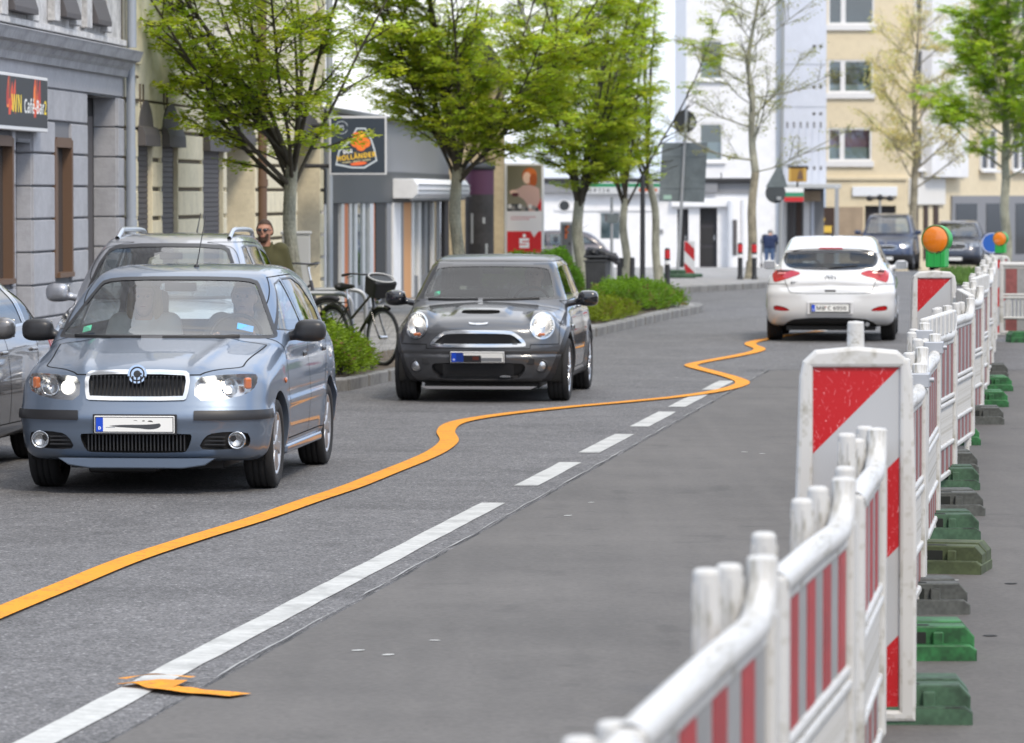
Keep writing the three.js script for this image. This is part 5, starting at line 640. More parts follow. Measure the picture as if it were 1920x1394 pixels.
// 2. dark grey three-door compact with bonnet scoop
let miniCar;
{
  const P = carPlace(895, 40.75, 5.6, 1.86);
  const head = []; for (let k = 0; k < 28; k++) { const a = k / 28 * 2 * Math.PI; head.push([0.605 + 0.112 * Math.cos(a), 0.735 + 0.128 * Math.sin(a)]); }
  const grille = chaikin([[-0.3, 0.535], [-0.3, 0.695], [0.28, 0.695], [0.36, 0.67], [0.44, 0.60], [0.462, 0.555], [0.44, 0.535]], 2);
  const wind = chaikin([[-0.3, 0.965], [-0.3, 1.31], [0.4, 1.305], [0.55, 1.285], [0.585, 1.25], [0.655, 1.02], [0.66, 0.97], [0.5, 0.962]], 1);
  const low = chaikin([[-0.3, 0.215], [-0.3, 0.385], [0.40, 0.385], [0.455, 0.36], [0.44, 0.29], [0.36, 0.22]], 1);
  const rearw = chaikin([[-0.3, 0.98], [-0.3, 1.28], [0.5, 1.27], [0.58, 1.03], [0.55, 0.98]], 1);
  const c = { name: 'compact_car', label: 'dark grey three-door compact car with bonnet scoop and round headlights', ...P,
    side: [[-1.45, 0.17], [1.5, 0.17], [1.72, 0.19], [1.80, 0.26], [1.845, 0.40], [1.85, 0.52], [1.83, 0.62], [1.79, 0.71], [1.70, 0.79], [1.45, 0.855], [1.1, 0.91], [0.85, 0.955], [0.5, 0.97], [-1.3, 0.985], [-1.62, 0.97], [-1.74, 0.88], [-1.8, 0.7], [-1.82, 0.5], [-1.78, 0.26], [-1.65, 0.2]],
    top: [[0.92, 0.88], [0.9, 0.95], [0.62, 1.15], [0.42, 1.31], [0.30, 1.365], [0.0, 1.39], [-0.5, 1.40], [-1.0, 1.385], [-1.4, 1.345], [-1.52, 1.29], [-1.66, 0.98], [-1.6, 0.88]],
    secL: [[0.12, 0.78], [0.25, 0.825], [0.42, 0.845], [0.6, 0.842], [0.78, 0.82], [0.92, 0.785], [1.05, 0.74]], secG: [[0.82, 0.78], [0.95, 0.755], [1.1, 0.70], [1.25, 0.64], [1.36, 0.60], [1.45, 0.57]],
    planL: [[-1.85, 0.93], [-1.3, 0.99], [-0.6, 0.985], [0.6, 0.985], [1.25, 0.995], [1.9, 0.95]], planG: [[-1.8, 0.9], [-1.0, 0.97], [-0.2, 1], [0.4, 1.0], [1.0, 1.0]],
    axles: [1.233, -1.233], wheelR: 0.305, archR: 0.36, tyreW: 0.205, track: 0.84, rim: 'twin', rimR: 0.218, bowF: [0.16, 0.22], bowR: [0.1, 0.12], bowG: [0.14, 0.1], crown: 0.075, crownG: 0.03, flare: 0.022, zmin: -1.84, zmax: 1.87, ymax: 1.41, belt: 0.98, paint: paint([0.082, 0.085, 0.092], 0.6, 0.34),
    extra: (d, x, y, z) => smin(d, Math.hypot((x - 0.60) * 1.0, (y - 0.735) * 0.9, (z - 1.50) * 0.75) - 0.135, 0.09) - 0.022 * sstep(0.30, 0.22, x) * sstep(1.66, 1.5, z) * sstep(1.0, 1.3, z) * sstep(0.75, 0.8, y) - 0.02 * sstep(0.58, 0.5, x) * sstep(0.6, 0.72, y) * sstep(1.0, 1.2, z) + 0.012 * Math.exp(-(((y - 0.465) / 0.016) ** 2)) * sstep(1.5, 1.6, z),
    feats: [
      { n: 'windscreen', sdf: frontF(wind, 0.2), mat: CM.tint, border: 0.022, off: -0.004, borderMat: CM.gloss },
      { n: 'rear_window', sdf: rearF(rearw, -1.2), mat: CM.glass, border: 0.02, off: -0.004, borderMat: CM.gloss },
      { n: 'side_window', sdf: sideF([[0.62, 1.0], [0.42, 1.22], [0.34, 1.285], [-0.42, 1.305], [-0.44, 0.985]]), mat: CM.tint, border: 0.015, off: -0.004, borderMat: CM.gloss },
      { n: 'side_window', sdf: sideF([[-0.5, 0.985], [-0.48, 1.305], [-1.3, 1.285], [-1.42, 1.0]]), mat: CM.tint, border: 0.015, off: -0.004, borderMat: CM.gloss },
      { n: 'pillar_panel', sdf: sideF([[0.86, 0.97], [0.45, 1.30], [0.30, 1.325], [-1.3, 1.315], [-1.5, 1.28], [-1.58, 0.975]], 0, 0.4), mat: CM.gloss },
      { n: 'headlight', sdf: frontF(head, 1.1), mat: CM.reflector, off: -0.05, border: 0.014, borderMat: CM.chrome, borderOff: 0.006, borderName: 'chrome_ring', cover: CM.lens, lv: 3 },
      { n: 'grille_opening', sdf: frontF(grille, 1.5), mat: CM.black, off: -0.03, border: 0.03, borderMat: CM.chrome, borderOff: 0.008, borderName: 'chrome_surround', lv: 3 },
      { n: 'lower_intake', sdf: frontF(low, 1.4), mat: CM.black, off: -0.04, wall: CM.trim, lv: 3 },
      { n: 'bumper_skirt', sdf: (x, y, z) => Math.max(y - 0.205, 1.35 - z), mat: CM.trim },
      { n: 'sill_trim', sdf: (x, y, z) => Math.max(y - 0.26, Math.abs(z) - 0.95), mat: CM.trim },
      { n: 'arch_trim', sdf: (x, y, z) => Math.max(Math.min(Math.hypot(z - 1.233, y - 0.305), Math.hypot(z + 1.233, y - 0.305)) - 0.415, 0.6 - Math.abs(x)), mat: CM.trim, off: 0.004, wall: CM.trim },
      { n: 'roof', sdf: (x, y, z) => 1.335 - y, mat: paint([0.012, 0.013, 0.016], 0, 0.3, 0.35), seam: 0.004 },
      { n: 'scoop_slot', sdf: frontF(chaikin([[-0.1, 0.845], [-0.1, 0.885], [0.16, 0.885], [0.19, 0.872], [0.175, 0.848]], 1), 1.3), mat: CM.gap, off: -0.03, wall: CM.gap, lv: 3 },
      { n: 'door', sdf: sideF([[0.75, 0.3], [0.76, 0.955], [-0.46, 0.965], [-0.48, 0.3]]), seam: 0.004 },
      { n: 'bonnet', sdf: (x, y, z) => Math.max(Math.abs(x) - 0.76, 0.52 + 0.0 - y, 0.93 - z, (Math.abs(x) < 0.5 ? 0.505 : 0.56) - y), seam: 0.004 },
    ], cabin: { dash: [0.62, 0.93], seat: -0.1, bench: -0.85, shelf: 0.94, mirror: [1.24, 0.35] },
    mirror: [0.955, 0.975, 0.52, 0.1, 0.078, 0.085], mirrorMat: CM.gloss };
  const root = miniCar = makeCar(c), Fz = (x, y) => onSkin(c.F, x, y, 2.2, -1);
  for (let k = 0; k < 9; k++) { const y = 0.565 + k * 0.0135; part('grille_slat', T(box(-0.38 + k * 0.009, 0.38 - k * 0.009, y - 0.003, y + 0.003, 0, 0.012), 0, 0, Fz(0.12, y) - 0.026), CM.trim, root); }
  for (let k = 0; k < 10; k++) { const y = 0.23 + k * 0.015; part('intake_slat', T(box(-0.34, 0.34, y - 0.003, y + 0.003, 0, 0.014), 0, 0, Fz(0.1, y) - 0.034), CM.trim, root); }
  part('emblem', [T(box(-0.03, 0.03, -0.012, 0.012, -0.004, 0.006, 0.004), 0, 0.755, Fz(0, 0.755) + 0.004, -0.5), ...[-1, 1].map((s) => T(extr([[0.03, 0.008], [0.095, 0.02], [0.085, -0.002], [0.03, -0.009]].map(([x, y]) => [s * x, y]), 0.006), 0, 0.755, Fz(0, 0.755) + 0.002, -0.5))], CM.chrome, root);
  part('intake_badge', T(extr(chaikin([[-0.06, 0], [-0.04, 0.02], [0.04, 0.02], [0.06, 0]], 1), 0.006), 0.26, 0.245, Fz(0.26, 0.25) - 0.005), CM.chrome, root);
  for (const s of [-1, 1]) {
    const lz = Fz(0.605, 0.735);
    part('headlamp_bulb', T(new THREE.SphereGeometry(0.036, 18, 12), s * 0.60, 0.762, lz - 0.045), CM.bulb, root); part('lamp_bowl', T(lathe([[0.02, -0.03], [0.07, -0.012], [0.088, 0.012]], 24), s * 0.605, 0.735, lz - 0.035, Math.PI / 2), M([0.55, 0.55, 0.56], 0.25, { metalness: 0.6 }), root);
    part('indicator', T(box(-0.035, 0.035, -0.014, 0.014, -0.012, 0.012, 0.01), s * 0.60, 0.655, Fz(0.6, 0.655) - 0.012, 0.3), CM.amber, root);
    const fz = Fz(0.60, 0.355), fl = part('fog_lamp', T(lathe([[0.0001, 0.014], [0.035, 0.01], [0.05, 0]], 22), s * 0.60, 0.355, fz, Math.PI / 2, 0, 0), CM.reflector, root); part('surround', T(new THREE.TorusGeometry(0.055, 0.012, 8, 28), s * 0.60, 0.355, fz), CM.trim, fl); 
    part('vent', T(box(-0.05, 0.05, -0.03, 0.03, -0.006, 0.003, 0.01), s * 0.49, 0.40, Fz(0.49, 0.40)), CM.black, root);
    part('door_handle', T(box(-0.018, 0.018, -0.014, 0.014, -0.08, 0.08, 0.012), s * 0.80, 0.88, -0.3), CM.chrome, root);
    part('side_vent', T(box(-0.014, 0.014, -0.03, 0.03, -0.08, 0.08, 0.012), s * 0.835, 0.70, 0.85), CM.chrome, root);
  }
  part('front_lip', T(extr([[-0.55, 0], [0.55, 0], [0.5, -0.02], [-0.5, -0.02]], 0.05, 0.006), 0, 0.155, 1.72), M([0.2, 0.2, 0.21], 0.5), root);
  part('underbody', box(-0.55, 0.55, 0.13, 0.18, -1.5, 1.5), CM.black, root);
  addPlate(root, plateTex((x, w, h) => { x.fillStyle = '#15398f'; x.fillRect(52, 6, 70, h - 12); x.fillStyle = '#26262a'; x.fillRect(122, 34, 170, h - 40); x.fillStyle = '#5a2b22'; x.fillRect(210, 44, 60, 40); x.fillStyle = '#777a7e'; x.font = 'bold 44px sans-serif'; x.textAlign = 'left'; x.fillRect(292, 60, 200, 42); }), 0.44, Fz(0, 0.44) + 0.02, 0.25, false);
  part('windscreen_sticker', T(box(-0.03, 0.03, -0.03, 0.03, -0.001, 0.001), -0.52, 1.02, onSkin(c.F, -0.52, 1.02, 2, -1) - 0.012, -0.8, -0.3), M([0.1, 0.5, 0.3], 0.5), root);
  wipers(root, c.F, [[[-0.6, 0.975], [-0.35, 0.972], [-0.1, 0.975]], [[-0.05, 0.97], [0.2, 0.975], [0.5, 0.985]]]);
}
// 3. white hatchback seen from behind
{
  const P = carPlace(1557, 57.6, 5.8, 2.13, true);
  const rearw = chaikin([[-0.3, 0.965], [-0.3, 1.24], [0.45, 1.232], [0.61, 1.205], [0.645, 1.13], [0.62, 1.04], [0.53, 0.99], [0.3, 0.97]], 1);
  const tail = chaikin([[0.385, 0.925], [0.50, 0.965], [0.70, 0.975], [0.785, 0.955], [0.79, 0.90], [0.765, 0.80], [0.70, 0.815], [0.50, 0.88]], 1);
  const refl = chaikin([[0.53, 0.415], [0.60, 0.47], [0.76, 0.50], [0.775, 0.44], [0.73, 0.42]], 1);
  const c = { name: 'white_hatchback', label: 'white hatchback seen from behind with red tail lights, driving away beside the barriers', ...P,
    side: [[-1.6, 0.2], [1.7, 0.2], [2.0, 0.28], [2.12, 0.42], [2.12, 0.6], [2.0, 0.74], [1.6, 0.86], [1.1, 0.96], [0.6, 0.99], [-1.2, 1.03], [-1.75, 1.02], [-1.98, 0.96], [-2.06, 0.85], [-2.10, 0.66], [-2.13, 0.5], [-2.10, 0.34], [-2.0, 0.24], [-1.85, 0.21]],
    top: [[1.25, 0.86], [1.2, 0.95], [0.75, 1.22], [0.45, 1.36], [0.2, 1.41], [-0.3, 1.43], [-0.9, 1.41], [-1.5, 1.33], [-1.86, 1.265], [-1.80, 1.235], [-2.0, 0.97], [-1.95, 0.86]],
    secL: [[0.12, 0.80], [0.3, 0.86], [0.5, 0.885], [0.7, 0.885], [0.85, 0.86], [0.98, 0.80], [1.1, 0.74]], secG: [[0.8, 0.84], [0.95, 0.79], [1.1, 0.72], [1.25, 0.655], [1.38, 0.60], [1.48, 0.57]],
    planL: [[-2.15, 0.965], [-1.5, 0.99], [-0.6, 1], [0.6, 1], [1.3, 0.985], [2.1, 0.93]], planG: [[-2.1, 0.93], [-1.2, 0.97], [-0.2, 1], [0.5, 1.0], [1.3, 1.0]],
    axles: [1.325, -1.325], wheelR: 0.315, archR: 0.36, tyreW: 0.205, track: 0.875, rim: 'five', rimR: 0.205, bowF: [0.14, 0.2], bowR: [0.1, 0.13], bowG: [0.14, 0.12], crown: 0.03, crownG: 0.035, flare: 0.012, zmin: -2.14, zmax: 2.13, ymax: 1.45, belt: 1.02, cell: 0.028, paint: paint([0.66, 0.665, 0.67], 0, 0.3),
    extra: (d, x, y, z) => d - 0.02 * Math.exp(-(((y - 0.66) / 0.07) ** 2)) * sstep(-1.7, -1.9, z) * sstep(0.2, 0.5, x) + 0.016 * Math.exp(-(((y - 0.71 - 0.06 * (1 - x)) / 0.03) ** 2)) * sstep(-1.8, -1.95, z) * sstep(0.72, 0.6, x),
    feats: [
      { n: 'rear_window', sdf: rearF(rearw, -1.2), mat: CM.tint, border: 0.035, off: -0.004, borderMat: CM.gloss },
      { n: 'windscreen', sdf: frontF([[-0.3, 0.98], [-0.3, 1.34], [0.5, 1.32], [0.66, 1.0]], 0.3), mat: CM.glass, border: 0.02, off: -0.004 },
      { n: 'side_window', sdf: sideF([[0.9, 1.03], [0.35, 1.32], [-0.2, 1.345], [-0.22, 1.02]]), mat: CM.tint, border: 0.015, off: -0.004 },
      { n: 'side_window', sdf: sideF([[-0.28, 1.02], [-0.26, 1.345], [-0.9, 1.31], [-1.35, 1.14], [-1.2, 1.05]]), mat: CM.tint, border: 0.015, off: -0.004 },
      { n: 'tail_light', sdf: rearF(tail, -1.3), mat: CM.redlens, off: 0.006, wall: CM.redlens, lv: 3 },
      { n: 'rear_reflector', sdf: rearF(refl, -1.4), mat: CM.redlens, off: -0.01, wall: CM.trim, lv: 3 },
      { n: 'diffuser', sdf: rearF(chaikin([[-0.3, 0.0], [-0.3, 0.335], [0.45, 0.325], [0.62, 0.25], [0.7, 0.1], [0.7, 0]], 1), -1.5), mat: CM.trim, off: -0.01, wall: CM.trim },
      { n: 'tailgate', sdf: rearF(chaikin([[-0.3, 0.655], [-0.3, 1.27], [0.62, 1.25], [0.7, 1.0], [0.6, 0.8], [0.56, 0.68], [0.5, 0.655]], 1), -1.6), seam: 0.004 },
      { n: 'rear_bumper', sdf: (x, y, z) => Math.max(y - 0.78, z + 1.72), seam: 0.004 },
    ], cabin: { dash: [0.7, 0.95], seat: -0.1, bench: -0.95, shelf: 0.97, mirror: [1.28, 0.4] }, mirror: [0.93, 1.0, 0.62, 0.09, 0.065, 0.08] };
  const root = makeCar(c), Fz = (x, y) => onSkin(c.F, x, y, -2.4, 1);
  part('tail_light_bar', [-1, 1].map((s) => T(box(-0.10, 0.10, -0.011, 0.011, -0.008, 0.004, 0.006), s * 0.62, 0.928, Fz(0.62, 0.928) - 0.008, 0, s * 0.35)), M([0.8, 0.3, 0.28], 0.2), root);
  const bz = Fz(0, 0.865); part('badge', [T(new THREE.TorusGeometry(0.055, 0.006, 6, 28).scale(1.25, 0.72, 1), 0, 0.865, bz - 0.004), ...[-0.025, 0.025].map((x) => T(box(-0.005, 0.005, -0.03, 0.03, -0.006, 0.002), x, 0.865, bz - 0.002, 0, 0, -0.3)), T(box(-0.026, 0.026, -0.005, 0.005, -0.006, 0.002), 0, 0.865, bz - 0.002, 0, 0, 0.3)], CM.chrome, root);
  part('model_lettering', [0, 1, 2, 3, 4].map((k) => T(box(-0.012, 0.012, -0.016, 0.016, -0.003, 0.001), -(-0.52 + k * 0.035) , 0.80, Fz(0.5, 0.8) - 0.002, 0, 0.2)), CM.chrome, root);
  part('handle_recess', T(box(-0.075, 0.075, -0.014, 0.014, -0.004, 0.01, 0.006), 0, 0.69, Fz(0, 0.69)), CM.trim, root);
  part('high_brake_light', T(box(-0.16, 0.16, -0.012, 0.012, -0.008, 0.01, 0.006), 0, 1.262, onSkin(c.F, 0, 1.262, -2.4, 1) - 0.004), CM.redlens, root);
  part('plate_recess', T(box(-0.31, 0.31, -0.085, 0.085, -0.004, 0.012, 0.01), 0, 0.46, Fz(0, 0.46) - 0.002), M([0.62, 0.62, 0.63], 0.4), root);
  addPlate(root, plateTex((x) => { x.fillStyle = '#1b1b1b'; x.font = 'bold 84px sans-serif'; x.textAlign = 'left'; x.fillText('MB', 64, 86); x.fillText('C 6950', 220, 86); x.fillStyle = '#9a4030'; x.beginPath(); x.arc(198, 40, 10, 0, 7); x.fill(); }), 0.46, Fz(0, 0.46) - 0.02, 0, true);
  part('rear_wiper', tube([V(0.02, 1.0, onSkin(c.F, 0.02, 1.0, -2.4, 1) - 0.012), V(-0.15, 1.015, onSkin(c.F, -0.15, 1.015, -2.4, 1) - 0.015), V(-0.36, 1.03, onSkin(c.F, -0.36, 1.03, -2.4, 1) - 0.015)], 0.008, 6), CM.black, root);
  part('roof_aerial', rod(V(0, 1.42, -1.1), V(0, 1.55, -1.3), 0.008, 0.004), CM.black, root);
  part('underbody', box(-0.6, 0.6, 0.15, 0.21, -1.8, 1.8), CM.black, root);
  part('exhaust', T(cyl(0.03, 0.03, 0.15, 14), -0.5, 0.24, -2.08, Math.PI / 2), CM.chrome, root);
}
// other vehicles
function genericCar(o) { // estate / van / saloon bodies from one set of outlines
  const L = o.L / 2, W = o.W / 2, H = o.H, hb = o.hood, b = o.belt, P = carPlace(o.px, o.D, o.deg, L, o.away);
  const c = { name: o.name, label: o.label, ...P, cell: o.cell ?? 0.04, group: undefined,
    side: [[-L + 0.45, 0.2], [L - 0.4, 0.2], [L - 0.06, 0.3], [L, 0.5], [L - 0.02, 0.66], [L - 0.12, hb - 0.14], [L - 0.35, hb - 0.03], [o.cowl + 0.25, hb + 0.06], [o.cowl - 0.1, b], [o.tailZ + 0.4, b + 0.02], [-L + 0.18, b - 0.01], [-L + 0.03, b - 0.16], [-L, 0.5], [-L + 0.08, 0.3]],
    top: [[o.cowl + 0.06, b - 0.1], [o.cowl, b - 0.03], [lerp(o.cowl, o.roofF, 0.55), lerp(b, H, 0.62)], [o.roofF, H - 0.06], [o.roofF - 0.35, H - 0.008], [lerp(o.roofF, o.roofR, 0.5), H], [o.roofR + 0.3, H - 0.02], [o.roofR, H - 0.09], [o.tailZ, b], [o.tailZ + 0.05, b - 0.1]],
    secL: [[0.12, W - 0.08], [0.3, W - 0.02], [0.55, W], [0.8, W - 0.02], [b, W - 0.06], [b + 0.15, W - 0.12]], secG: [[b - 0.15, W - 0.04], [b, W - 0.07], [b + 0.2, W - 0.13], [H - 0.12, W - 0.235], [H + 0.05, W - 0.30]],
    planL: [[-L, 0.95], [-L * 0.7, 0.99], [0, 1], [L * 0.7, 0.985], [L, 0.94]], planG: [[-L, 0.92], [-L * 0.5, 0.98], [0, 1], [o.cowl, 1]],
    axles: [L - o.over[0], -L + o.over[1]], wheelR: o.R ?? 0.31, tyreW: 0.2, track: W - 0.015, rim: 'five', bowF: [0.12, 0.2], bowR: [0.08, 0.12], bowG: [0.15, 0.1], crown: 0.05, crownG: 0.035, flare: 0.012, zmin: -L, zmax: L, ymax: H, belt: b, paint: o.paint, extra: o.extra,
    feats: [
      { n: 'windscreen', sdf: frontF(chaikin([[-0.3, b + 0.01], [-0.3, H - 0.085], [W - 0.42, H - 0.09], [W - 0.29, H - 0.15], [W - 0.16, b + 0.03], [W - 0.2, b + 0.005]], 1), o.roofF - 0.3), mat: CM.glass, border: 0.03, off: -0.004 },
      { n: 'rear_window', sdf: rearF(chaikin([[-0.3, b + 0.03], [-0.3, H - 0.12], [W - 0.4, H - 0.13], [W - 0.2, b + 0.05], [W - 0.25, b + 0.03]], 1), o.roofR + 0.2), mat: CM.tint, border: 0.03, off: -0.004 },
      ...o.windows.map((w) => ({ n: 'side_window', sdf: sideF(w), mat: CM.tint, border: 0.018, off: -0.004, borderMat: o.seal ?? CM.trim })),
      { n: 'headlight', sdf: frontF(chaikin(o.head, 1), L * 0.6), mat: CM.reflector, off: -0.05, wall: CM.reflector, cover: CM.lens, lv: 3 },
      { n: 'grille', sdf: frontF(chaikin(o.grille, 1), L * 0.6), mat: CM.black, off: -0.03, border: 0.02, borderMat: o.grilleFrame ?? CM.chrome, borderOff: 0.006, borderName: 'chrome_surround', lv: 3 },
      { n: 'lower_intake', sdf: frontF([[-0.3, 0.26], [-0.3, 0.4], [W - 0.3, 0.4], [W - 0.36, 0.26]], L * 0.6), mat: CM.black, off: -0.03, wall: CM.black },
      { n: 'tail_light', sdf: rearF(chaikin([[W - 0.42, b - 0.26], [W - 0.38, b - 0.1], [W + 0.1, b - 0.06], [W + 0.1, b - 0.24]], 1), -L * 0.7), mat: CM.redlens, off: 0.004, wall: CM.redlens },
      ...(o.lowTrim ? [{ n: 'cladding', sdf: (x, y, z) => y - o.lowTrim, mat: CM.trim }] : []),
      { n: 'front_door', sdf: sideF([[o.cowl - 0.1, 0.32], [o.cowl - 0.1, b], [o.roofF, H - 0.08], [o.doorZ, H - 0.08], [o.doorZ, 0.32]]), seam: 0.004 },
      { n: 'rear_door', sdf: sideF([[o.doorZ, 0.32], [o.doorZ, H - 0.08], [o.doorZ - 0.75, H - 0.1], [o.doorZ - 1.0, b], [o.doorZ - 0.75, 0.32]]), seam: 0.004 },
      { n: 'bonnet', sdf: (x, y, z) => Math.max(Math.abs(x) - (W - 0.12), hb - 0.14 - y, o.cowl + 0.02 - z), seam: 0.004 },
    ], cabin: { dash: [o.cowl - 0.35, b - 0.02], seat: 0.0, bench: -0.95, mirror: [H - 0.2, o.roofF - 0.02] },
    mirror: [W + 0.1, b + 0.06, o.cowl - 0.32, 0.11, 0.08, 0.08], mirrorMat: o.mirrorMat };
  const root = makeCar(c); addPlate(root, o.plate ?? blankPlate, 0.42, onSkin(c.F, 0, 0.42, L + 0.3, -1) + 0.02, 0, false); part('badge', T(cyl(0.05, 0.05, 0.02, 20), 0, hb - 0.16, onSkin(c.F, 0, hb - 0.16, L + 0.3, -1) - 0.006, Math.PI / 2), CM.chrome, root);
  for (const s of [-1, 1]) { for (const z of [o.doorZ + 0.12, o.doorZ - 0.8]) part('door_handle', T(box(-0.02, 0.02, -0.015, 0.015, -0.09, 0.09, 0.012), s * (W - 0.03), b - 0.14, z), o.paint, root); if (o.lit) part('headlamp_bulb', T(new THREE.SphereGeometry(0.05, 14, 10), s * (W - 0.26), hb - 0.2, onSkin(c.F, W - 0.26, hb - 0.2, L + 0.3, -1) - 0.06), CM.bulb, root); else part('lamp_bowl', T(lathe([[0.015, -0.03], [0.05, -0.012], [0.066, 0.01]], 18), s * (W - 0.26), hb - 0.2, onSkin(c.F, W - 0.26, hb - 0.2, L + 0.3, -1) - 0.04, Math.PI / 2), CM.chrome, root); }
  if (o.rails) for (const s of [-1, 1]) part('roof_rail', tube([V(s * (W - 0.36), H - 0.05, o.roofF - 0.15), V(s * (W - 0.36), H + 0.015, o.roofF - 0.4), V(s * (W - 0.35), H + 0.025, -0.4), V(s * (W - 0.36), H + 0.01, o.roofR + 0.35), V(s * (W - 0.36), H - 0.06, o.roofR + 0.15)], 0.022, 8, 30), CM.alloy, root);
  wipers(root, c.F, [[[-0.6, b + 0.02], [-0.3, b + 0.015], [0, b + 0.02]], [[0.05, b + 0.015], [0.3, b + 0.02], [0.6, b + 0.03]]]); part('roof_aerial', rod(V(0, H - 0.01, o.roofR + 0.3), V(0, H + 0.16, o.roofR + 0.05), 0.008, 0.004), CM.black, root);
  if (o.scale) root.scale.setScalar(o.scale);
  return root;
}
const blankPlate = plateTex((x) => { x.fillStyle = '#333'; x.font = 'bold 84px sans-serif'; });
const estate = genericCar({ name: 'silver_estate_car', label: 'silver estate car with roof rails parked behind the blue-grey hatchback', px: 258, D: 34.9, deg: 3.6, L: 4.2, W: 1.78, H: 1.665, hood: 1.05, belt: 1.1, cowl: 0.95, roofF: 0.2, roofR: -1.75, tailZ: -1.98, doorZ: -0.25, over: [0.85, 0.8], cell: 0.028, R: 0.33, rails: true, paint: paint([0.36, 0.37, 0.40], 0.75, 0.36), mirrorMat: paint([0.36, 0.37, 0.40], 0.75, 0.36),
  head: [[0.45, 0.78], [0.5, 0.93], [0.62, 1.0], [0.8, 1.02], [0.84, 0.9], [0.78, 0.8]], grille: [[-0.3, 0.72], [-0.3, 0.9], [0.36, 0.9], [0.32, 0.72]], lowTrim: 0.34, seal: CM.trim,
  windows: [[[0.62, 1.13], [0.1, 1.545], [-0.2, 1.56], [-0.22, 1.12]], [[-0.3, 1.12], [-0.28, 1.56], [-1.02, 1.55], [-1.1, 1.13]], [[-1.18, 1.14], [-1.1, 1.54], [-1.62, 1.47], [-1.78, 1.18]]] }); estate.scale.x = 0.92;
genericCar({ name: 'grey_saloon_car', label: 'dark grey saloon parked at the left edge, only its rear flank in view', px: -385, D: 28.9, deg: 7.2, L: 4.5, W: 1.78, H: 1.44, hood: 0.88, belt: 0.98, cowl: 0.85, roofF: 0.15, roofR: -1.1, tailZ: -1.75, doorZ: -0.2, over: [0.9, 1.0], cell: 0.03, paint: paint([0.17, 0.165, 0.165], 0.6, 0.34), seal: CM.chrome,
  head: [[0.4, 0.62], [0.42, 0.74], [0.78, 0.78], [0.82, 0.64]], grille: [[-0.3, 0.58], [-0.3, 0.72], [0.34, 0.72], [0.3, 0.58]],
  windows: [[[0.6, 1.0], [0.1, 1.33], [-0.15, 1.345], [-0.16, 1.0]], [[-0.24, 1.0], [-0.23, 1.345], [-0.8, 1.325], [-0.95, 1.02]], [[-1.02, 1.03], [-0.9, 1.31], [-1.12, 1.26], [-1.5, 1.03]]] });
const bluePaint = paint([0.016, 0.03, 0.075], 0.4, 0.36);
genericCar({ name: 'blue_van', label: 'dark blue van with pale windscreen coming round the bend beyond the white hatchback', px: 1660, D: 143, deg: 9, L: 4.6, W: 1.85, H: 1.92, hood: 1.1, belt: 1.22, cowl: 1.25, roofF: 0.5, roofR: -2.1, tailZ: -2.22, doorZ: 0.0, over: [0.85, 0.8], cell: 0.045, paint: bluePaint,
  head: [[0.5, 0.75], [0.5, 0.95], [0.78, 1.0], [0.86, 0.8]], grille: [[-0.3, 0.7], [-0.3, 0.86], [0.4, 0.86], [0.38, 0.7]], lowTrim: 0.55,
  windows: [[[0.95, 1.25], [0.35, 1.78], [0.05, 1.8], [0.04, 1.25]], [[-0.05, 1.25], [-0.05, 1.8], [-1.1, 1.8], [-1.1, 1.25]]] });
genericCar({ name: 'dark_suv', label: 'dark off-road car behind the first orange warning lamp', px: 1790, D: 146, deg: 9, L: 4.5, W: 1.85, H: 1.72, hood: 1.05, belt: 1.14, cowl: 0.95, roofF: 0.25, roofR: -1.8, tailZ: -2.1, doorZ: -0.2, over: [0.85, 0.85], cell: 0.045, R: 0.35, paint: paint([0.02, 0.026, 0.045], 0.4, 0.36),
  head: [[0.5, 0.82], [0.5, 0.96], [0.8, 0.99], [0.85, 0.86]], grille: [[-0.3, 0.72], [-0.3, 0.95], [0.42, 0.95], [0.4, 0.72]], lowTrim: 0.45,
  windows: [[[0.62, 1.17], [0.15, 1.58], [-0.15, 1.6], [-0.16, 1.17]], [[-0.24, 1.17], [-0.24, 1.6], [-1.0, 1.58], [-1.1, 1.18]]] });
genericCar({ name: 'dark_hatchback', scale: 0.82, label: 'dark car parked side-on behind the hedge and the wheelie bin', px: 852, D: 104, deg: 88, L: 4.2, W: 1.76, H: 1.46, hood: 0.9, belt: 0.98, cowl: 0.9, roofF: 0.25, roofR: -1.5, tailZ: -1.95, doorZ: -0.2, over: [0.85, 0.8], cell: 0.045, paint: paint([0.06, 0.055, 0.065], 0.5, 0.36),
  head: [[0.4, 0.62], [0.42, 0.74], [0.78, 0.78], [0.82, 0.64]], grille: [[-0.3, 0.58], [-0.3, 0.72], [0.34, 0.72], [0.3, 0.58]],
  windows: [[[0.6, 1.0], [0.1, 1.33], [-0.15, 1.345], [-0.16, 1.0]], [[-0.24, 1.0], [-0.23, 1.345], [-0.9, 1.33], [-1.1, 1.02]], [[-1.15, 1.03], [-1.0, 1.31], [-1.35, 1.24], [-1.6, 1.05]]] });
genericCar({ name: 'teal_car', label: 'dark teal car at the right edge behind the far barrier', px: 1975, D: 120, deg: 60, L: 4.2, W: 1.76, H: 1.5, hood: 0.92, belt: 1.0, cowl: 0.9, roofF: 0.25, roofR: -1.5, tailZ: -1.95, doorZ: -0.2, over: [0.85, 0.8], cell: 0.05, paint: paint([0.015, 0.05, 0.055], 0.4, 0.36),
  head: [[0.4, 0.62], [0.42, 0.74], [0.78, 0.78], [0.82, 0.64]], grille: [[-0.3, 0.58], [-0.3, 0.72], [0.34, 0.72], [0.3, 0.58]],
  windows: [[[0.6, 1.02], [0.1, 1.36], [-0.15, 1.375], [-0.16, 1.02]], [[-0.24, 1.02], [-0.23, 1.375], [-0.9, 1.36], [-1.1, 1.04]]] });

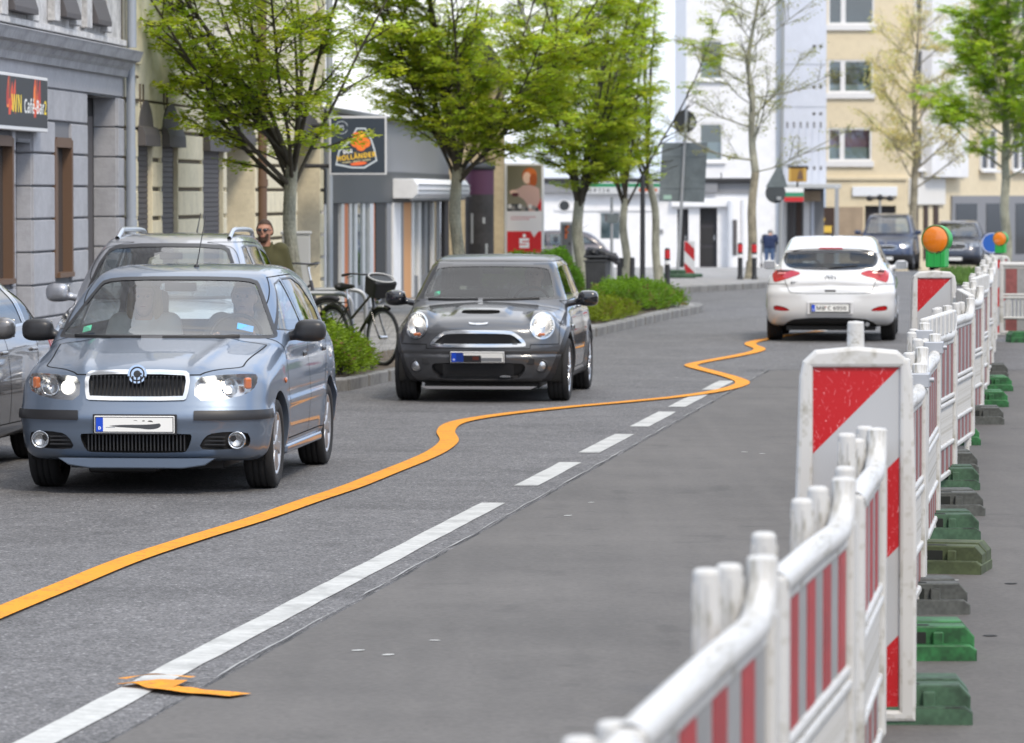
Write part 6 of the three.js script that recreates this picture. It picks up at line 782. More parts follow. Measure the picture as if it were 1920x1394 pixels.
// ---------- construction barrier ----------
const plasticTex = (() => { const a = tileNoise(201, 6), b = tileNoise(203, 30), c = tileNoise(205, 90); return tex(512, 512, (i, j) => { const u = i / 512, v = j / 512, d = Math.max(0, a(u, v) * 0.6 + b(u, v) * 0.5 + c(u, v) * 0.25 - 0.72) * 1.8; const k = 1 - d * 0.55; return [0.52 * k, 0.514 * k * (1 - d * 0.05), 0.495 * k * (1 - d * 0.18)]; }); })();
const FM = {
  white: M([1, 1, 1], 0.42, { map: plasticTex }), red: M([1, 1, 1], 0.4, { map: grime(211, [0.34, 0.012, 0.016], 0.35) }), board: M([1, 1, 1], 0.45, { map: grime(213, [0.27, 0.268, 0.265], 0.2) }), dull: M([1, 1, 1], 0.5, { map: grime(215, [0.22, 0.07, 0.065], 0.4) }), steel: M([0.42, 0.43, 0.45], 0.4, { metalness: 0.6 }),
  green: M([1, 1, 1], 0.6, { map: grime(221, [0.018, 0.12, 0.033], 1.0) }), greenGrey: M([1, 1, 1], 0.75, { map: grime(223, [0.036, 0.078, 0.045], 1.1) }), darkFoot: M([1, 1, 1], 0.8, { map: grime(225, [0.075, 0.08, 0.075], 0.9) }), mossy: M([1, 1, 1], 0.85, { map: grime(227, [0.05, 0.065, 0.03], 0.8) }), slot: M([0.015, 0.018, 0.016], 0.9), bulb: M([0.72, 0.19, 0.004], 0.18, { clearcoat: 1, clearcoatRoughness: 0.1 }), lampGreen: M([0.02, 0.32, 0.06], 0.4),
};
const fenceX = (D) => 1.38 + 0.1227 * (D - 16);
const fenceGroup = 'white plastic barrier panels with red and white boards along the site';
const place = ['running out of the bottom edge of the photo', 'second from the bottom edge', 'third from the bottom edge', 'level with the big striped marker', 'first behind the big striped marker', 'second behind the big striped marker', 'third behind the big striped marker'];
const ordinal = 'fourth fifth sixth seventh eighth ninth tenth eleventh twelfth thirteenth fourteenth fifteenth sixteenth seventeenth eighteenth nineteenth twentieth'.split(' ');
function barrierPanel(p, q, i, far) {
  const a = V(p[0], 0, -p[1]), b = V(q[0], 0, -q[1]), d = b.clone().sub(a), L = d.length() - 0.05, t = thing('site_barrier', i < 7 ? 'white barrier panel with red-white board, ' + place[i] : i > 90 ? (i === 99 ? 'white barrier panel turned across the site beside the far orange lamp' : 'white cross barrier panel continuing out of the frame at the far end') : 'white barrier panel with red-white boards, ' + ordinal[i - 7] + ' behind the big striped marker', 'barrier', [a.x, gy(p[1]), a.z], Math.atan2(-d.z, d.x), i < 7 ? undefined : i > 90 ? undefined : fenceGroup);
  // local x along the panel, z towards the pavement side
  const bend = i === 0 ? 0.05 : 1, y0 = 0.1, r = rngOf(i * 7 + 3), Hh = 1.04;
  part('top_rail', [tube([V(0.02, Hh, 0), V(L * 0.5, Hh + 0.004, 0), V(L - 0.34, Hh, 0), V(L - 0.16, Hh + 0.008, 0), V(L - 0.05, Hh + 0.045 * bend, 0), V(L - 0.015, Hh + 0.11 * bend, 0), V(L - 0.012, Hh + 0.135 * bend, 0)], 0.036, 14, 44), T(lathe([[0.036, 0], [0.031, 0.009], [0.0001, 0.013]], 14), L - 0.012, Hh + 0.135 * bend, 0), box(0.02, L, Hh - 0.055, Hh - 0.01, -0.018, 0.018, 0.01)], FM.white, t);
  for (const x of [0.04, L - 0.02]) part('end_post', box(x - 0.03, x + 0.03, y0, Hh + 0.03, -0.036, 0.036, 0.02), FM.white, t);
  part('middle_rail', [box(0.05, L - 0.03, 0.575, 0.61, -0.03, 0.03, 0.014), box(0.05, L - 0.03, 0.615, 0.65, -0.026, 0.026, 0.014)], FM.white, t); part('lower_rail', box(0.05, L - 0.03, 0.3, 0.335, -0.026, 0.026, 0.014), FM.white, t); part('bottom_rail', box(0.05, L - 0.03, y0, y0 + 0.04, -0.028, 0.028, 0.014), FM.white, t);
  const bd = part('striped_board', box(0.07, L - 0.05, 0.65, 0.985, -0.012, 0.012), FM.board, t); const lb = part('lower_board', box(0.07, L - 0.05, 0.14, 0.3, -0.01, 0.01), FM.board, t);
  const n = i < 6 ? 4 : 6, pit = (L - 0.12) / (2 * n); for (let k = 0; k < n; k++) { const x = 0.08 + pit * (2 * k + (i % 2 ? 0.1 : 0.8)); part('red_stripe', box(x, x + pit * 0.95, 0.652, 0.983, -0.0145, 0.0145), i < 4 ? FM.red : FM.dull, bd); part('red_stripe', box(x, x + pit * 0.95, 0.142, 0.298, -0.0125, 0.0125), FM.dull, lb); }
  const slats = [], ns = Math.round(L / 0.058); for (let k = 0; k < ns; k++) { const x = 0.08 + (L - 0.14) * (k + 0.5) / ns; slats.push(T(cyl(0.013, 0.013, 0.245, 7), x, 0.333, 0)); }
  if (!far) for (const s of slats) part('slat', s, FM.white, t); else part('slats', slats, FM.white, t).userData.kind = 'stuff';
  if (far === 2) for (let k = 0; k < 7; k++) { const x = 0.08 + (L - 0.16) * k / 6; part('tooth', [box(x - 0.1, x + 0.1, Hh + 0.02, Hh + 0.17, -0.03, 0.03, 0.015)], FM.white, t); }
  else for (const [x, z] of [[0.05, -0.03], [L - 0.32, -0.09], [L - 0.06, -0.07]]) { const top = Hh + (i === 0 || (i === 1 && x < 0.2) ? 0.0 : 0.085) + 0.05 * r(); part('socket_tube', [T(cyl(0.031, 0.0305, top - 0.62, 16), x, 0.62, z), T(lathe([[0.0305, 0], [0.027, 0.008], [0.02, 0.011], [0.0001, 0.012]], 16), x, top, z), ...[0, 1, 2, 3, 4].map((m) => T(box(-0.004, 0.004, 0, top - 0.66, 0.027, 0.034), x, 0.64, z, 0, m * 1.2566, 0)), box(x - 0.022, x + 0.022, 0.7, 0.76, z, -0.012, 0.006), box(x - 0.022, x + 0.022, 0.95, 1.0, z, -0.012, 0.006)], FM.white, t); }
  if ([6, 8, 9].includes(i)) part('clamp', [box(L - 0.13, L + 0.05, Hh + 0.03, Hh + 0.10, -0.06, 0.05, 0.006), T(cyl(0.012, 0.012, 0.02, 8), L - 0.02, Hh + 0.065, 0.05, Math.PI / 2)], FM.steel, t);
  for (const x of [0.3, L - 0.3]) part('peg', T(cyl(0.02, 0.02, y0 + 0.04, 10), x, 0.0, 0), FM.white, t);
  return t;
}
function barrierFoot(X, D, turn, m, label, seed) {
  const t = thing('ballast_block', label, 'barrier base', [X, gy(D), -D], turn), w = 0.41, d = 0.17, S = (x0, x1, z0, z1, h, c) => T(extr([[x0, 0], [x1, 0], [x1, h * 0.72], [x1 - c, h], [x0 + c, h], [x0, h * 0.72]], z1 - z0, 0.006), 0, 0, z0);
  t.scale.set(1.2, 1.25, 1.2);
  part('slab', S(-w, w, -d, d, 0.052, 0.02), m, t);
  part('block', S(0.06, w - 0.004, -d + 0.006, -0.012, 0.118, 0.03), m, t); part('block', S(0.06, w - 0.004, 0.012, d - 0.05, 0.112, 0.03), m, t);
  part('block', S(-w + 0.004, -0.06, -d + 0.006, d - 0.006, 0.112, 0.03), m, t); part('bridge', S(-0.08, 0.14, -d + 0.03, d - 0.05, 0.105, 0.01), m, t);
  for (const [x, z] of [[0.2, -0.09], [0.2, 0.09], [-0.2, 0.09], [-0.2, -0.09]]) part('grip_slot', box(x - 0.055, x + 0.055, 0.1, 0.121, z - 0.018, z + 0.018, 0.008), FM.slot, t);
  part('pocket', box(0.13, 0.24, 0.05, 0.1, d - 0.06, d - 0.043, 0.004), FM.slot, t); part('ledge', box(-0.02, 0.11, 0.05, 0.075, d - 0.06, d - 0.004, 0.006), m, t); part('corner_rib', box(0.26, 0.3, 0.05, 0.1, d - 0.06, d - 0.02, 0.006), m, t); part('pocket', box(-0.05, 0.06, 0.06, 0.095, d - 0.06, d - 0.045, 0.004), FM.slot, t);
  return t;
}
{
  const Ds = [5, 7.2, 9.6, 12.3, 14.9, 16.6, 18.5, 20.6, 22.8, 24.95, 27.1, 29.2, 31.3, 33.5, 35.7, 37.9, 40.1, 42.3, 44.5, 46.7, 48.9, 51.1, 53.3, 55.5, 57.6], zig = [0, -0.05, 0.0, 0.03, 0.03, 0.02, -0.02, 0.03, -0.02, 0.0, -0.12, 0.02, -0.06, 0.08, -0.05, 0.1, 0, 0.1, 0.0, 0.1, 0, 0.08, 0, 0.06, 0];
  const N = Ds.map((D, i) => [fenceX(D) + zig[i], D]);
  const near = [[[-0.1, 5.2], [0.2, 7.35]], [[0.2, 7.4], [0.575, 9.65]], [[0.64, 10.4], [0.965, 12.3]], [[1.06, 13.2], [1.28, 14.9]], [[1.29, 15.2], [1.4, 16.6]]];
  for (let i = 0; i < N.length - 1; i++) barrierPanel(near[i]?.[0] ?? N[i], near[i]?.[1] ?? N[i + 1], i, i < 6 ? 0 : (i === 10 || i === 13 || i === 16) ? 2 : 1);
  barrierPanel([6.62, 58], [8.7, 57.6], 99, 1); barrierPanel([8.72, 57.6], [10.8, 57.4], 98, 1);
  const mats = [FM.greenGrey, FM.green, FM.darkFoot, FM.mossy, FM.greenGrey, FM.darkFoot, FM.greenGrey, FM.darkFoot, FM.green, FM.darkFoot, FM.green, FM.green, FM.darkFoot];
  const words = ['grey-green barrier foot with dark slots, nearest one beside the striped marker', 'bright green barrier foot with a chipped corner, second from the striped marker', 'grey barrier foot, third from the striped marker', 'dark mossy barrier foot turned outwards, fourth from the striped marker', 'weathered green barrier foot just behind the turned-out dark mossy one', 'dark grey barrier foot, sixth from the striped marker', 'small greenish barrier foot, seventh from the striped marker', 'dark barrier foot, eighth from the striped marker', 'vivid green barrier foot, ninth from the striped marker', 'large dark barrier foot standing out beyond the vivid green one', 'bright green barrier foot, second before the fence end', 'green barrier foot, last green one that shows clearly', 'dark barrier foot near the far end of the row'];
  [[1.735, 16.17], [1.98, 18.35], [2.16, 20.35], [2.52, 22.6], [2.7, 24.75], [2.92, 26.55], [3.16, 28.9], [3.33, 30.6], [3.71, 34], [4.27, 37.1], [4.65, 40.1], [5.06, 43.3], [5.4, 46.5]].forEach(([xr, D], i) => barrierFoot(xr - 0.49, D + 0.03, i === 3 ? -0.25 : (i % 3 - 1) * 0.05, mats[i], words[i], i));
  barrierFoot(7.2, 57.6, 0.05, FM.green, 'dark green barrier foot under the cross barrier at the right edge', 20);
}
// striped marker posts
const scratchTex = (() => { const n = tileNoise(231, 8); return canvasTex(512, 512, (x) => { const r = rngOf(17); x.fillStyle = '#ae0812'; x.fillRect(0, 0, 512, 512); for (let k = 0; k < 420; k++) { x.strokeStyle = `rgba(240,215,215,${0.25 + 0.6 * r()})`; x.lineWidth = 0.6 + r() * 2.2; const X = r() * 512, Y = r() * 512, a = r() < 0.6 ? 1.57 + (r() - 0.5) : r() * 6.3, l = 4 + r() * r() * 50; x.beginPath(); x.moveTo(X, Y); x.quadraticCurveTo(X + l * 0.5 * Math.cos(a) + r() * 8, Y + l * 0.5 * Math.sin(a), X + l * Math.cos(a), Y + l * Math.sin(a)); x.stroke(); } for (let k = 0; k < 90; k++) { x.fillStyle = `rgba(255,235,235,${0.3 * r()})`; x.beginPath(); x.arc(r() * 512, r() * 512, 1 + r() * 3, 0, 7); x.fill(); } }); })();
const reflexTex = tex(256, 256, (i, j) => { const a = Math.abs(((i + j * 0.58) % 16) - 8) < 0.8 || Math.abs(((i - j * 0.58 + 512) % 16) - 8) < 0.8; const k = a ? 0.44 : 0.395; return [k * 0.98, k, k * 1.02]; });
scratchTex.wrapS = scratchTex.wrapT = THREE.RepeatWrapping; scratchTex.repeat.set(2.2, 2.2); reflexTex.repeat.set(5, 5);
const SM = { red: new THREE.MeshStandardMaterial({ map: scratchTex, roughness: 0.35, side: THREE.DoubleSide }), white: M([1, 1, 1], 0.4, { map: reflexTex }) };
function clipBand(w, h, c0, c1) { // part of the rectangle where c0 < y - x < c1
  let P = [[-w / 2, 0], [w / 2, 0], [w / 2, h], [-w / 2, h]]; for (const [s, c] of [[1, c0], [-1, -c1]]) { const o = []; for (let i = 0; i < P.length; i++) { const a = P[i], b = P[(i + 1) % P.length], fa = s * (a[1] - a[0]) - c, fb = s * (b[1] - b[0]) - c; if (fa >= 0) o.push(a); if ((fa >= 0) !== (fb >= 0)) { const t = fa / (fa - fb); o.push([a[0] + (b[0] - a[0]) * t, a[1] + (b[1] - a[1]) * t]); } } P = o; } return P;
}
function marker(px, D, s, label, o = {}) {
  const t = thing('striped_marker', label, 'traffic marker', [lat(px, D), gy(D), -D], o.turn ?? 0), H = 1.41, w0 = 0.215, w1 = 0.198;
  const out = [[-w0, 0.03], [w0, 0.03], [w0, 0.75], [w1, H - 0.1], [w1 - 0.012, H - 0.045], [w1 - 0.05, H - 0.01], [0, H + 0.004], [-w1 + 0.05, H - 0.01], [-w1 + 0.012, H - 0.045], [-w1, H - 0.1], [-w0, 0.75]];
  const pw = 0.345, ph = 1.31, py = 0.05, k = ph / 3.9, ins = [[-pw / 2 - 0.004, py - 0.004], [-pw / 2 - 0.004, py + ph + 0.004], [pw / 2 + 0.004, py + ph + 0.004], [pw / 2 + 0.004, py - 0.004]];
  part('shell', T(extr(out, 0.05, 0.014, [ins]), 0, 0, -0.03), FM.white, t); part('core', T(extr(out, 0.03, 0.01), 0, 0, -0.07), FM.white, t);
  for (let i = -1; i < 5; i++) { const top = py + ph, P = clipBand(pw, ph, ph - pw / 2 - (2 * i + 1) * k * 1.0, ph - pw / 2 - (2 * i) * k * 1.0 ); const Q = clipBand(pw, ph, ph - pw / 2 - (2 * i + 2) * k, ph - pw / 2 - (2 * i + 1) * k); if (P.length > 2) part('white_stripe', uvBox(T(extr(P, 0.004), 0, py, 0.012)), SM.white, t); if (Q.length > 2) part('red_stripe', uvBox(T(extr(Q, 0.004), 0, py, 0.012)), SM.red, t); }
  if (!o.plain) part('handle_post', [T(cyl(0.033, 0.031, 0.105, 16), 0.0, H, -0.02), T(lathe([[0.031, 0], [0.028, 0.006], [0.0001, 0.009]], 16), 0, H + 0.105, -0.02)], FM.white, t);
  t.scale.setScalar(s); return t;
}
marker(1606, 16, 1, 'large red-white striped marker with scratched film, nearest to the camera');
marker(1752, 38, 0.925, 'striped marker carrying the larger orange warning lamp', { turn: 0.06, plain: true });
marker(1872, 60, 0.80, 'small striped marker carrying the farther orange warning lamp', { turn: 0.05, plain: true });
function lamp(px, y, D, r, label) {
  const p = at(px, y, D), t = thing('warning_lamp', label, 'warning lamp', [p.x, p.y, p.z], -0.42);
  part('lens', T(lathe([[0.0001, 0.05], [0.35, 0.047], [0.65, 0.036], [0.88, 0.018], [1, 0]].map(([a, b]) => [a * r, b * r / 0.12 * 0.62]), 36), 0, 0, 0.03 * r / 0.12, Math.PI / 2), FM.bulb, t);
  part('rim', T(new THREE.TorusGeometry(r * 1.0, r * 0.07, 8, 40), 0, 0, 0.03 * r / 0.12), M([0.1, 0.16, 0.03], 0.4), t);
  const rings = []; for (let k = 1; k < 5; k++) rings.push(T(new THREE.TorusGeometry(r * k * 0.2, r * 0.012, 6, 32), 0, 0, 0.03 * r / 0.12 + r * (0.255 - 0.012 * k * k))); part('lens_ring', rings, FM.bulb, t);
  part('housing', T(cyl(r * 1.02, r * 0.98, r * 0.7, 32), 0, 0, -r * 0.75, Math.PI / 2), FM.lampGreen, t);
  part('battery_case', [box(-r * 0.75, r * 0.75, -r * 2.05, -r * 0.6, -r * 0.75, r * 0.28, r * 0.1), ...[-0.5, 0, 0.5].map((x) => box(x * r - r * 0.06, x * r + r * 0.06, -r * 2.0, -r * 1.0, r * 0.28, r * 0.34, 0.004))], FM.lampGreen, t); part('latch', T(new THREE.TorusGeometry(r * 0.16, r * 0.03, 6, 16, Math.PI), r * 0.3, -r * 1.05, r * 0.31), CM.black, t);
}
lamp(1756, 449, 38.06, 0.122, 'larger orange warning lamp with green case on the second striped marker'); lamp(1876, 448, 60.1, 0.098, 'smaller orange warning lamp with green case on the far striped marker');

// ---------- street furniture ----------
const SMt = { galv: M([0.36, 0.37, 0.38], 0.45, { metalness: 0.5 }), signBack: M([1, 1, 1], 0.6, { map: grime(301, [0.125, 0.15, 0.16], 0.25) }), anth: M([0.025, 0.026, 0.03], 0.55), red: M([0.5, 0.015, 0.02], 0.45), white: M([0.7, 0.7, 0.7], 0.5), bin: M([1, 1, 1], 0.6, { map: grime(303, [0.035, 0.037, 0.04], 0.3) }), bag: M([0.02, 0.021, 0.025], 0.42), grey: M([0.33, 0.335, 0.34], 0.6), light: M([0.5, 0.5, 0.49], 0.6) };
const footing = (D) => gy(D) + (D > 84.9 || D < 77 ? 0.116 : 0);
{ // bank advertising pylon
  const D = 92, k = D / FPX, t = thing('bank_pylon', 'tall white advertising pylon with photo poster and red bank logo', 'advertising sign', [lat(983, D), footing(D), -D], 0.06), w = 75 * k, h1 = hgt(306, D) - footing(D);
  part('case', box(-w / 2, w / 2, 0.1, h1, -0.14, 0.0, 0.02), SMt.white, t); part('plinth', box(-w / 2 + 0.1, w / 2 - 0.1, 0, 0.1, -0.1, 0, 0.01), SMt.grey, t);
  const p = canvasTex(384, 896, (x, W, H) => { // a woman with red hair at a table, blurred print; white band; red field with the bank's mark
    x.fillStyle = '#e9e6e4'; x.fillRect(0, 0, W, H); const g = x.createLinearGradient(0, 0, W, 470); g.addColorStop(0, '#5a5640'); g.addColorStop(0.5, '#7d7660'); g.addColorStop(1, '#8a8478'); x.fillStyle = g; x.fillRect(0, 0, W, 470); const blob = (c, a, b, r, s = 1) => { x.fillStyle = c; x.beginPath(); x.ellipse(a, b, r, r * s, 0, 0, 7); x.fill(); };
    blob('#a8501f', 250, 110, 82, 1.05); blob('#c4672a', 265, 95, 66); blob('#e6bfa6', 222, 128, 46, 1.3); blob('#a8501f', 292, 150, 42, 1.6); x.fillStyle = '#c7a397'; x.beginPath(); x.moveTo(170, 210); x.quadraticCurveTo(260, 180, 360, 240); x.lineTo(384, 470); x.lineTo(230, 470); x.quadraticCurveTo(240, 330, 60, 300); x.lineTo(30, 260); x.quadraticCurveTo(120, 250, 170, 210); x.fill(); blob('#e6bfa6', 70, 275, 42, 0.6); blob('#57202a', 90, 300, 40, 0.5); x.fillStyle = '#c8141e'; x.beginPath(); x.moveTo(384, 330); x.lineTo(330, 440); x.lineTo(384, 470); x.fill(); x.fillStyle = '#3a3c3e'; x.fillRect(0, 395, 150, 75); for (let i = 0; i < 9; i++) blob(['#dad5cf', '#8f8a86', '#545254'][i % 3], 30 + i * 38, 420 + (i % 3) * 16, 22, 1.1);
    x.fillStyle = '#e9e4e3'; x.fillRect(0, 470, W, 206); x.fillStyle = '#cf8f92'; x.fillRect(40, 525, 280, 9); x.fillRect(40, 548, 210, 9); x.fillStyle = '#d41b22'; x.fillRect(0, 676, W, 220); x.fillStyle = '#fff'; blob('#fff', 192, 722, 19); x.fillRect(138, 748, 108, 100); x.fillStyle = '#d41b22'; x.fillRect(166, 775, 80, 12); x.fillRect(138, 805, 80, 12); x.fillStyle = '#e9e4e3'; x.beginPath(); x.moveTo(262, 676); x.lineTo(300, 740); x.lineTo(350, 676); x.fill(); });
  const pb = hgt(474, D) - footing(D), pt = h1 - 0.05; part('poster', T(new THREE.PlaneGeometry(w - 0.12, pt - pb), 0, (pt + pb) / 2, 0.004), new THREE.MeshStandardMaterial({ map: p, roughness: 0.4 }), t);
}
{ // dark pillar with purple top
  const D = 85, k = D / FPX, t = thing('poster_pillar', 'dark grey pillar with a purple band on top, half hidden by the second tree', 'pillar', [lat(899, D), footing(D), -D]), w = 54 * k / 2, h1 = hgt(313, D) - footing(D);
  part('shaft', boxUV(lathe([[w * 1.02, 0], [w * 1.02, 0.15], [w, 0.2], [w, h1 - 0.55]], 28)), M([1, 1, 1], 0.8, { map: grime(311, [0.062, 0.056, 0.056], 0.4) }), t); part('band', lathe([[w * 1.01, h1 - 0.55], [w * 1.01, h1 - 0.06]], 28), M([0.115, 0.04, 0.085], 0.6), t); part('cap', lathe([[w * 1.01, h1 - 0.06], [w * 1.12, h1 - 0.05], [w * 1.12, h1 + 0.01], [w * 0.8, h1 + 0.08], [0.0001, h1 + 0.1]], 28), SMt.anth, t);
  for (const [a, y, hh] of [[-0.55, 0.9, 0.6], [0.5, 0.5, 0.4], [0.3, 1.3, 0.12]]) part('torn_paper', T(box(-0.02, 0.03, y, y + hh, -0.003, 0.003), Math.sin(a) * w, 0, Math.cos(a) * w + 0.004, 0, a), SMt.light, t);
}
{ // ticket machine
  const D = 84, k = D / FPX, t = thing('ticket_machine', 'slim grey ticket machine with an orange emblem beside the bin', 'ticket machine', [lat(1064, D), gy(D) + 0.1, -D]), h1 = hgt(416, D) - 0.1;
  part('column', box(-0.14, 0.11, 0, h1, -0.14, 0.1, 0.02), SMt.grey, t); part('side_cover', box(0.11, 0.17, 0, h1 - 0.02, -0.14, 0.09, 0.01), SMt.light, t); part('face_plate', box(-0.11, 0.085, 0.62, h1 - 0.06, 0.1, 0.11, 0.004), M([0.12, 0.125, 0.13], 0.5), t); part('emblem', [box(-0.05, -0.015, 1.02, 1.28, 0.111, 0.118), box(-0.05, 0.03, 1.24, 1.28, 0.111, 0.118), box(-0.05, 0.015, 1.13, 1.17, 0.111, 0.118)], M([0.6, 0.13, 0.03], 0.5), t); part('coin_slot', box(0.02, 0.06, 0.9, 0.95, 0.11, 0.118), SMt.anth, t);
}
{ // utility cabinet behind the first tree
  const t = thing('utility_cabinet', 'pale grey utility cabinet standing against the cream house behind the first tree', 'cabinet', [lat(555, 54), 0.116, -54], 0.05), D = 54, k = D / FPX, w = 53 * k / 2, h1 = hgt(440, D) - 0.116;
  part('body', box(-w, w, 0.05, h1, -0.3, 0, 0.015), SMt.light, t); part('lid', box(-w - 0.02, w + 0.02, h1, h1 + 0.04, -0.32, 0.02, 0.015), SMt.light, t); for (const s of [-1, 1]) part('door', box(s < 0 ? -w + 0.01 : 0.004, s < 0 ? -0.004 : w - 0.01, 0.1, h1 - 0.03, 0, 0.012, 0.004), SMt.light, t); part('socle', box(-w, w, 0, 0.05, -0.3, 0), SMt.grey, t);
}
{ // wheelie bin with a bag on its lid
  const D = 75, k = D / FPX, t = thing('wheelie_bin', 'black wheelie bin between the shrubs and the slim trees', 'bin', [lat(1121, D), 0.116, -D], -0.25), w = 0.25, h1 = 0.84;
  const g = new RoundedBoxGeometry(2 * w, h1, 0.52, 2, 0.03), p = g.attributes.position; for (let i = 0; i < p.count; i++) { const f = 0.82 + 0.18 * (p.getY(i) / h1 + 0.5); p.setX(i, p.getX(i) * f); p.setZ(i, p.getZ(i) * f); } g.computeVertexNormals();
  part('body', boxUV(g.translate(0, h1 / 2 + 0.08, 0)), SMt.bin, t); part('lip', box(-w - 0.02, w + 0.02, h1 + 0.05, h1 + 0.09, -0.28, 0.28, 0.015), SMt.bin, t); part('lid', T(box(-w - 0.02, w + 0.02, 0, 0.05, -0.29, 0.29, 0.02), 0, h1 + 0.12, 0, -0.08), SMt.bin, t); for (const x of [-0.16, 0, 0.16]) part('rib', box(x - 0.015, x + 0.015, 0.2, h1, 0.235, 0.25, 0.006), SMt.bin, t);
  for (const s of [-1, 1]) part('wheel', T(cyl(0.1, 0.1, 0.05, 18), s * 0.2 - 0.025, 0.1, -0.2, 0, 0, -Math.PI / 2), CM.tyre, t); part('handle', T(cyl(0.014, 0.014, 0.42, 8), -0.21, h1 + 0.08, -0.31, 0, 0, -Math.PI / 2), SMt.bin, t);
  t.scale.setScalar(0.78);
  const bg = tag(part('rubbish_bag', isoGeo((x, y, z) => { const q = capsules([[-0.2, 0.12, 0, 0.07, 0.05, 0.07, 0.02, 0.1], [0.05, 0.07, 0.02, 0.1, 0.3, -0.02, 0.05, 0.085], [0.3, -0.02, 0.05, 0.085, 0.37, -0.12, 0.06, 0.05], [-0.2, 0.12, 0, 0.07, -0.28, 0.0, 0.0, 0.04]], 0.05)(x, y, z); return q + 0.022 * noise3.noise(x * 14, y * 14, z * 14) + 0.01 * noise3.noise(x * 34, y * 34, z * 34); }, [-0.5, -0.3, -0.3], [0.6, 0.4, 0.3], 0.025), SMt.bag, scene), 'black plastic sack draped over the wheelie bin lid', 'rubbish bag'); bg.position.set(lat(1124, D), 0.116 + 0.98 * 0.78 + 0.02, -D); bg.scale.setScalar(0.85);
}
function bollard(px, D, h, redTop, label) {
  const t = thing('bollard', label, 'bollard', [lat(px, D), footing(D), -D], 0, redTop ? 'bollards with red tops' : 'plain black bollards'), r = redTop ? 0.055 : 0.07;
  part('post', [cyl(r, r, h * (redTop ? 0.78 : 1), 16), T(lathe([[r * 1.25, 0], [r * 1.25, 0.05], [r, 0.08]], 16), 0, 0, 0)], SMt.anth, t);
  if (redTop) { part('reflector_band', T(cyl(r * 1.03, r * 1.03, h * 0.1, 16), 0, h * 0.62, 0), SMt.white, t); part('red_cap', [T(cyl(r * 1.05, r * 1.05, h * 0.22, 16), 0, h * 0.78, 0)], SMt.red, t); part('top_knob', T(lathe([[r * 1.05, 0], [r * 0.8, 0.03], [0.0001, 0.045]], 16), 0, h, 0), SMt.anth, t); } else part('top_cap', T(lathe([[r, 0], [r * 0.85, 0.02], [0.0001, 0.03]], 16), 0, h, 0), SMt.anth, t);
}
bollard(1163.5, 87, 0.56, false, 'short black bollard right beside the bin'); bollard(1184, 87, 0.57, false, 'short black bollard between the slim tree and the dark pole'); bollard(1079, 86, 0.45, false, 'black bollard left of the third tree trunk');
bollard(1251.5, 85.8, 0.76, true, 'red-topped bollard in front of the back of the road sign'); bollard(1388, 95, 0.78, true, 'red-topped bollard left of the nearly bare tree'); bollard(1414.5, 95, 0.78, true, 'red-topped bollard right of the nearly bare tree');
function pole(px, D, yTop, r, m, label, name = 'pole', lean = 0) { const h = hgt(yTop, D) - footing(D), t = thing(name, label, 'pole', [lat(px, D), footing(D), -D]); part('shaft', rod(V(0, 0, 0), V(lean, h, 0), r, r * 0.85, 12), m, t); part('ground_sleeve', lathe([[r * 1.6, 0], [r * 1.6, 0.12], [r, 0.16]], 12), m, t); part('top_cap', T(lathe([[r * 0.9, 0], [0.0001, r * 0.8]], 12), lean, h, 0), m, t); return t; }
{ const t = pole(1147, 86.5, 372, 0.035, SMt.galv, 'thin grey sign pole with a small dark plate behind the bin'); part('plate', box(-0.1, 0.12, hgt(418, 86.5) - 0.12, hgt(402, 86.5) - 0.12, 0.03, 0.05, 0.006), SMt.signBack, t); }
pole(1205, 86.2, 330, 0.055, SMt.anth, 'slim dark street pole between the slim tree and the crooked tree');
pole(1463, 99, -260, 0.055, SMt.galv, 'tall grey lamp mast rising past the top of the view', 'lamp_mast', 0.07);
{ // back of a big sign with a round sign above, on a leaning post
  const D = 97, t = thing('road_sign', 'large rectangular road sign seen from behind with a round sign above it', 'road sign', [lat(1270, D), footing(D), -D]), k = D / FPX, y = (v) => hgt(v, D) - footing(D), X = (px) => (px - 1270) * k;
  part('post', rod(V(0, 0, 0.05), V(X(1287), y(205), 0.05), 0.04, 0.035, 12), SMt.galv, t);
  part('plate', T(extr([[X(1236), y(377)], [X(1320), y(379)], [X(1326), y(268)], [X(1242), y(268)]], 0.025, 0.006), 0, 0, -0.03), SMt.signBack, t); for (const v of [292, 352]) part('clamp_rail', box(X(1242), X(1322), y(v) - 0.025, y(v) + 0.025, -0.002, 0.012, 0.005), SMt.signBack, t); part('sticker', box(X(1244), X(1259), y(374), y(366), -0.001, 0.004), M([0.3, 0.45, 0.38], 0.5), t);
  part('round_sign', [T(cyl(0.25, 0.25, 0.02, 36), X(1284), y(228), -0.01, Math.PI / 2), T(new THREE.TorusGeometry(0.25, 0.012, 8, 36), X(1284), y(228), 0.0)], M([0.035, 0.038, 0.04], 0.6), t); part('round_sticker', T(box(-0.05, 0.05, -0.1, 0.1, 0.012, 0.016), X(1298), y(231), 0, 0, 0, -0.2), SMt.light, t);
  part('base_plate', [box(-0.42, 0.42, 0, 0.11, -0.25, 0.2, 0.03), box(-0.2, 0.2, 0.11, 0.19, -0.16, 0.1, 0.03)], FM.greenGrey, t);
}
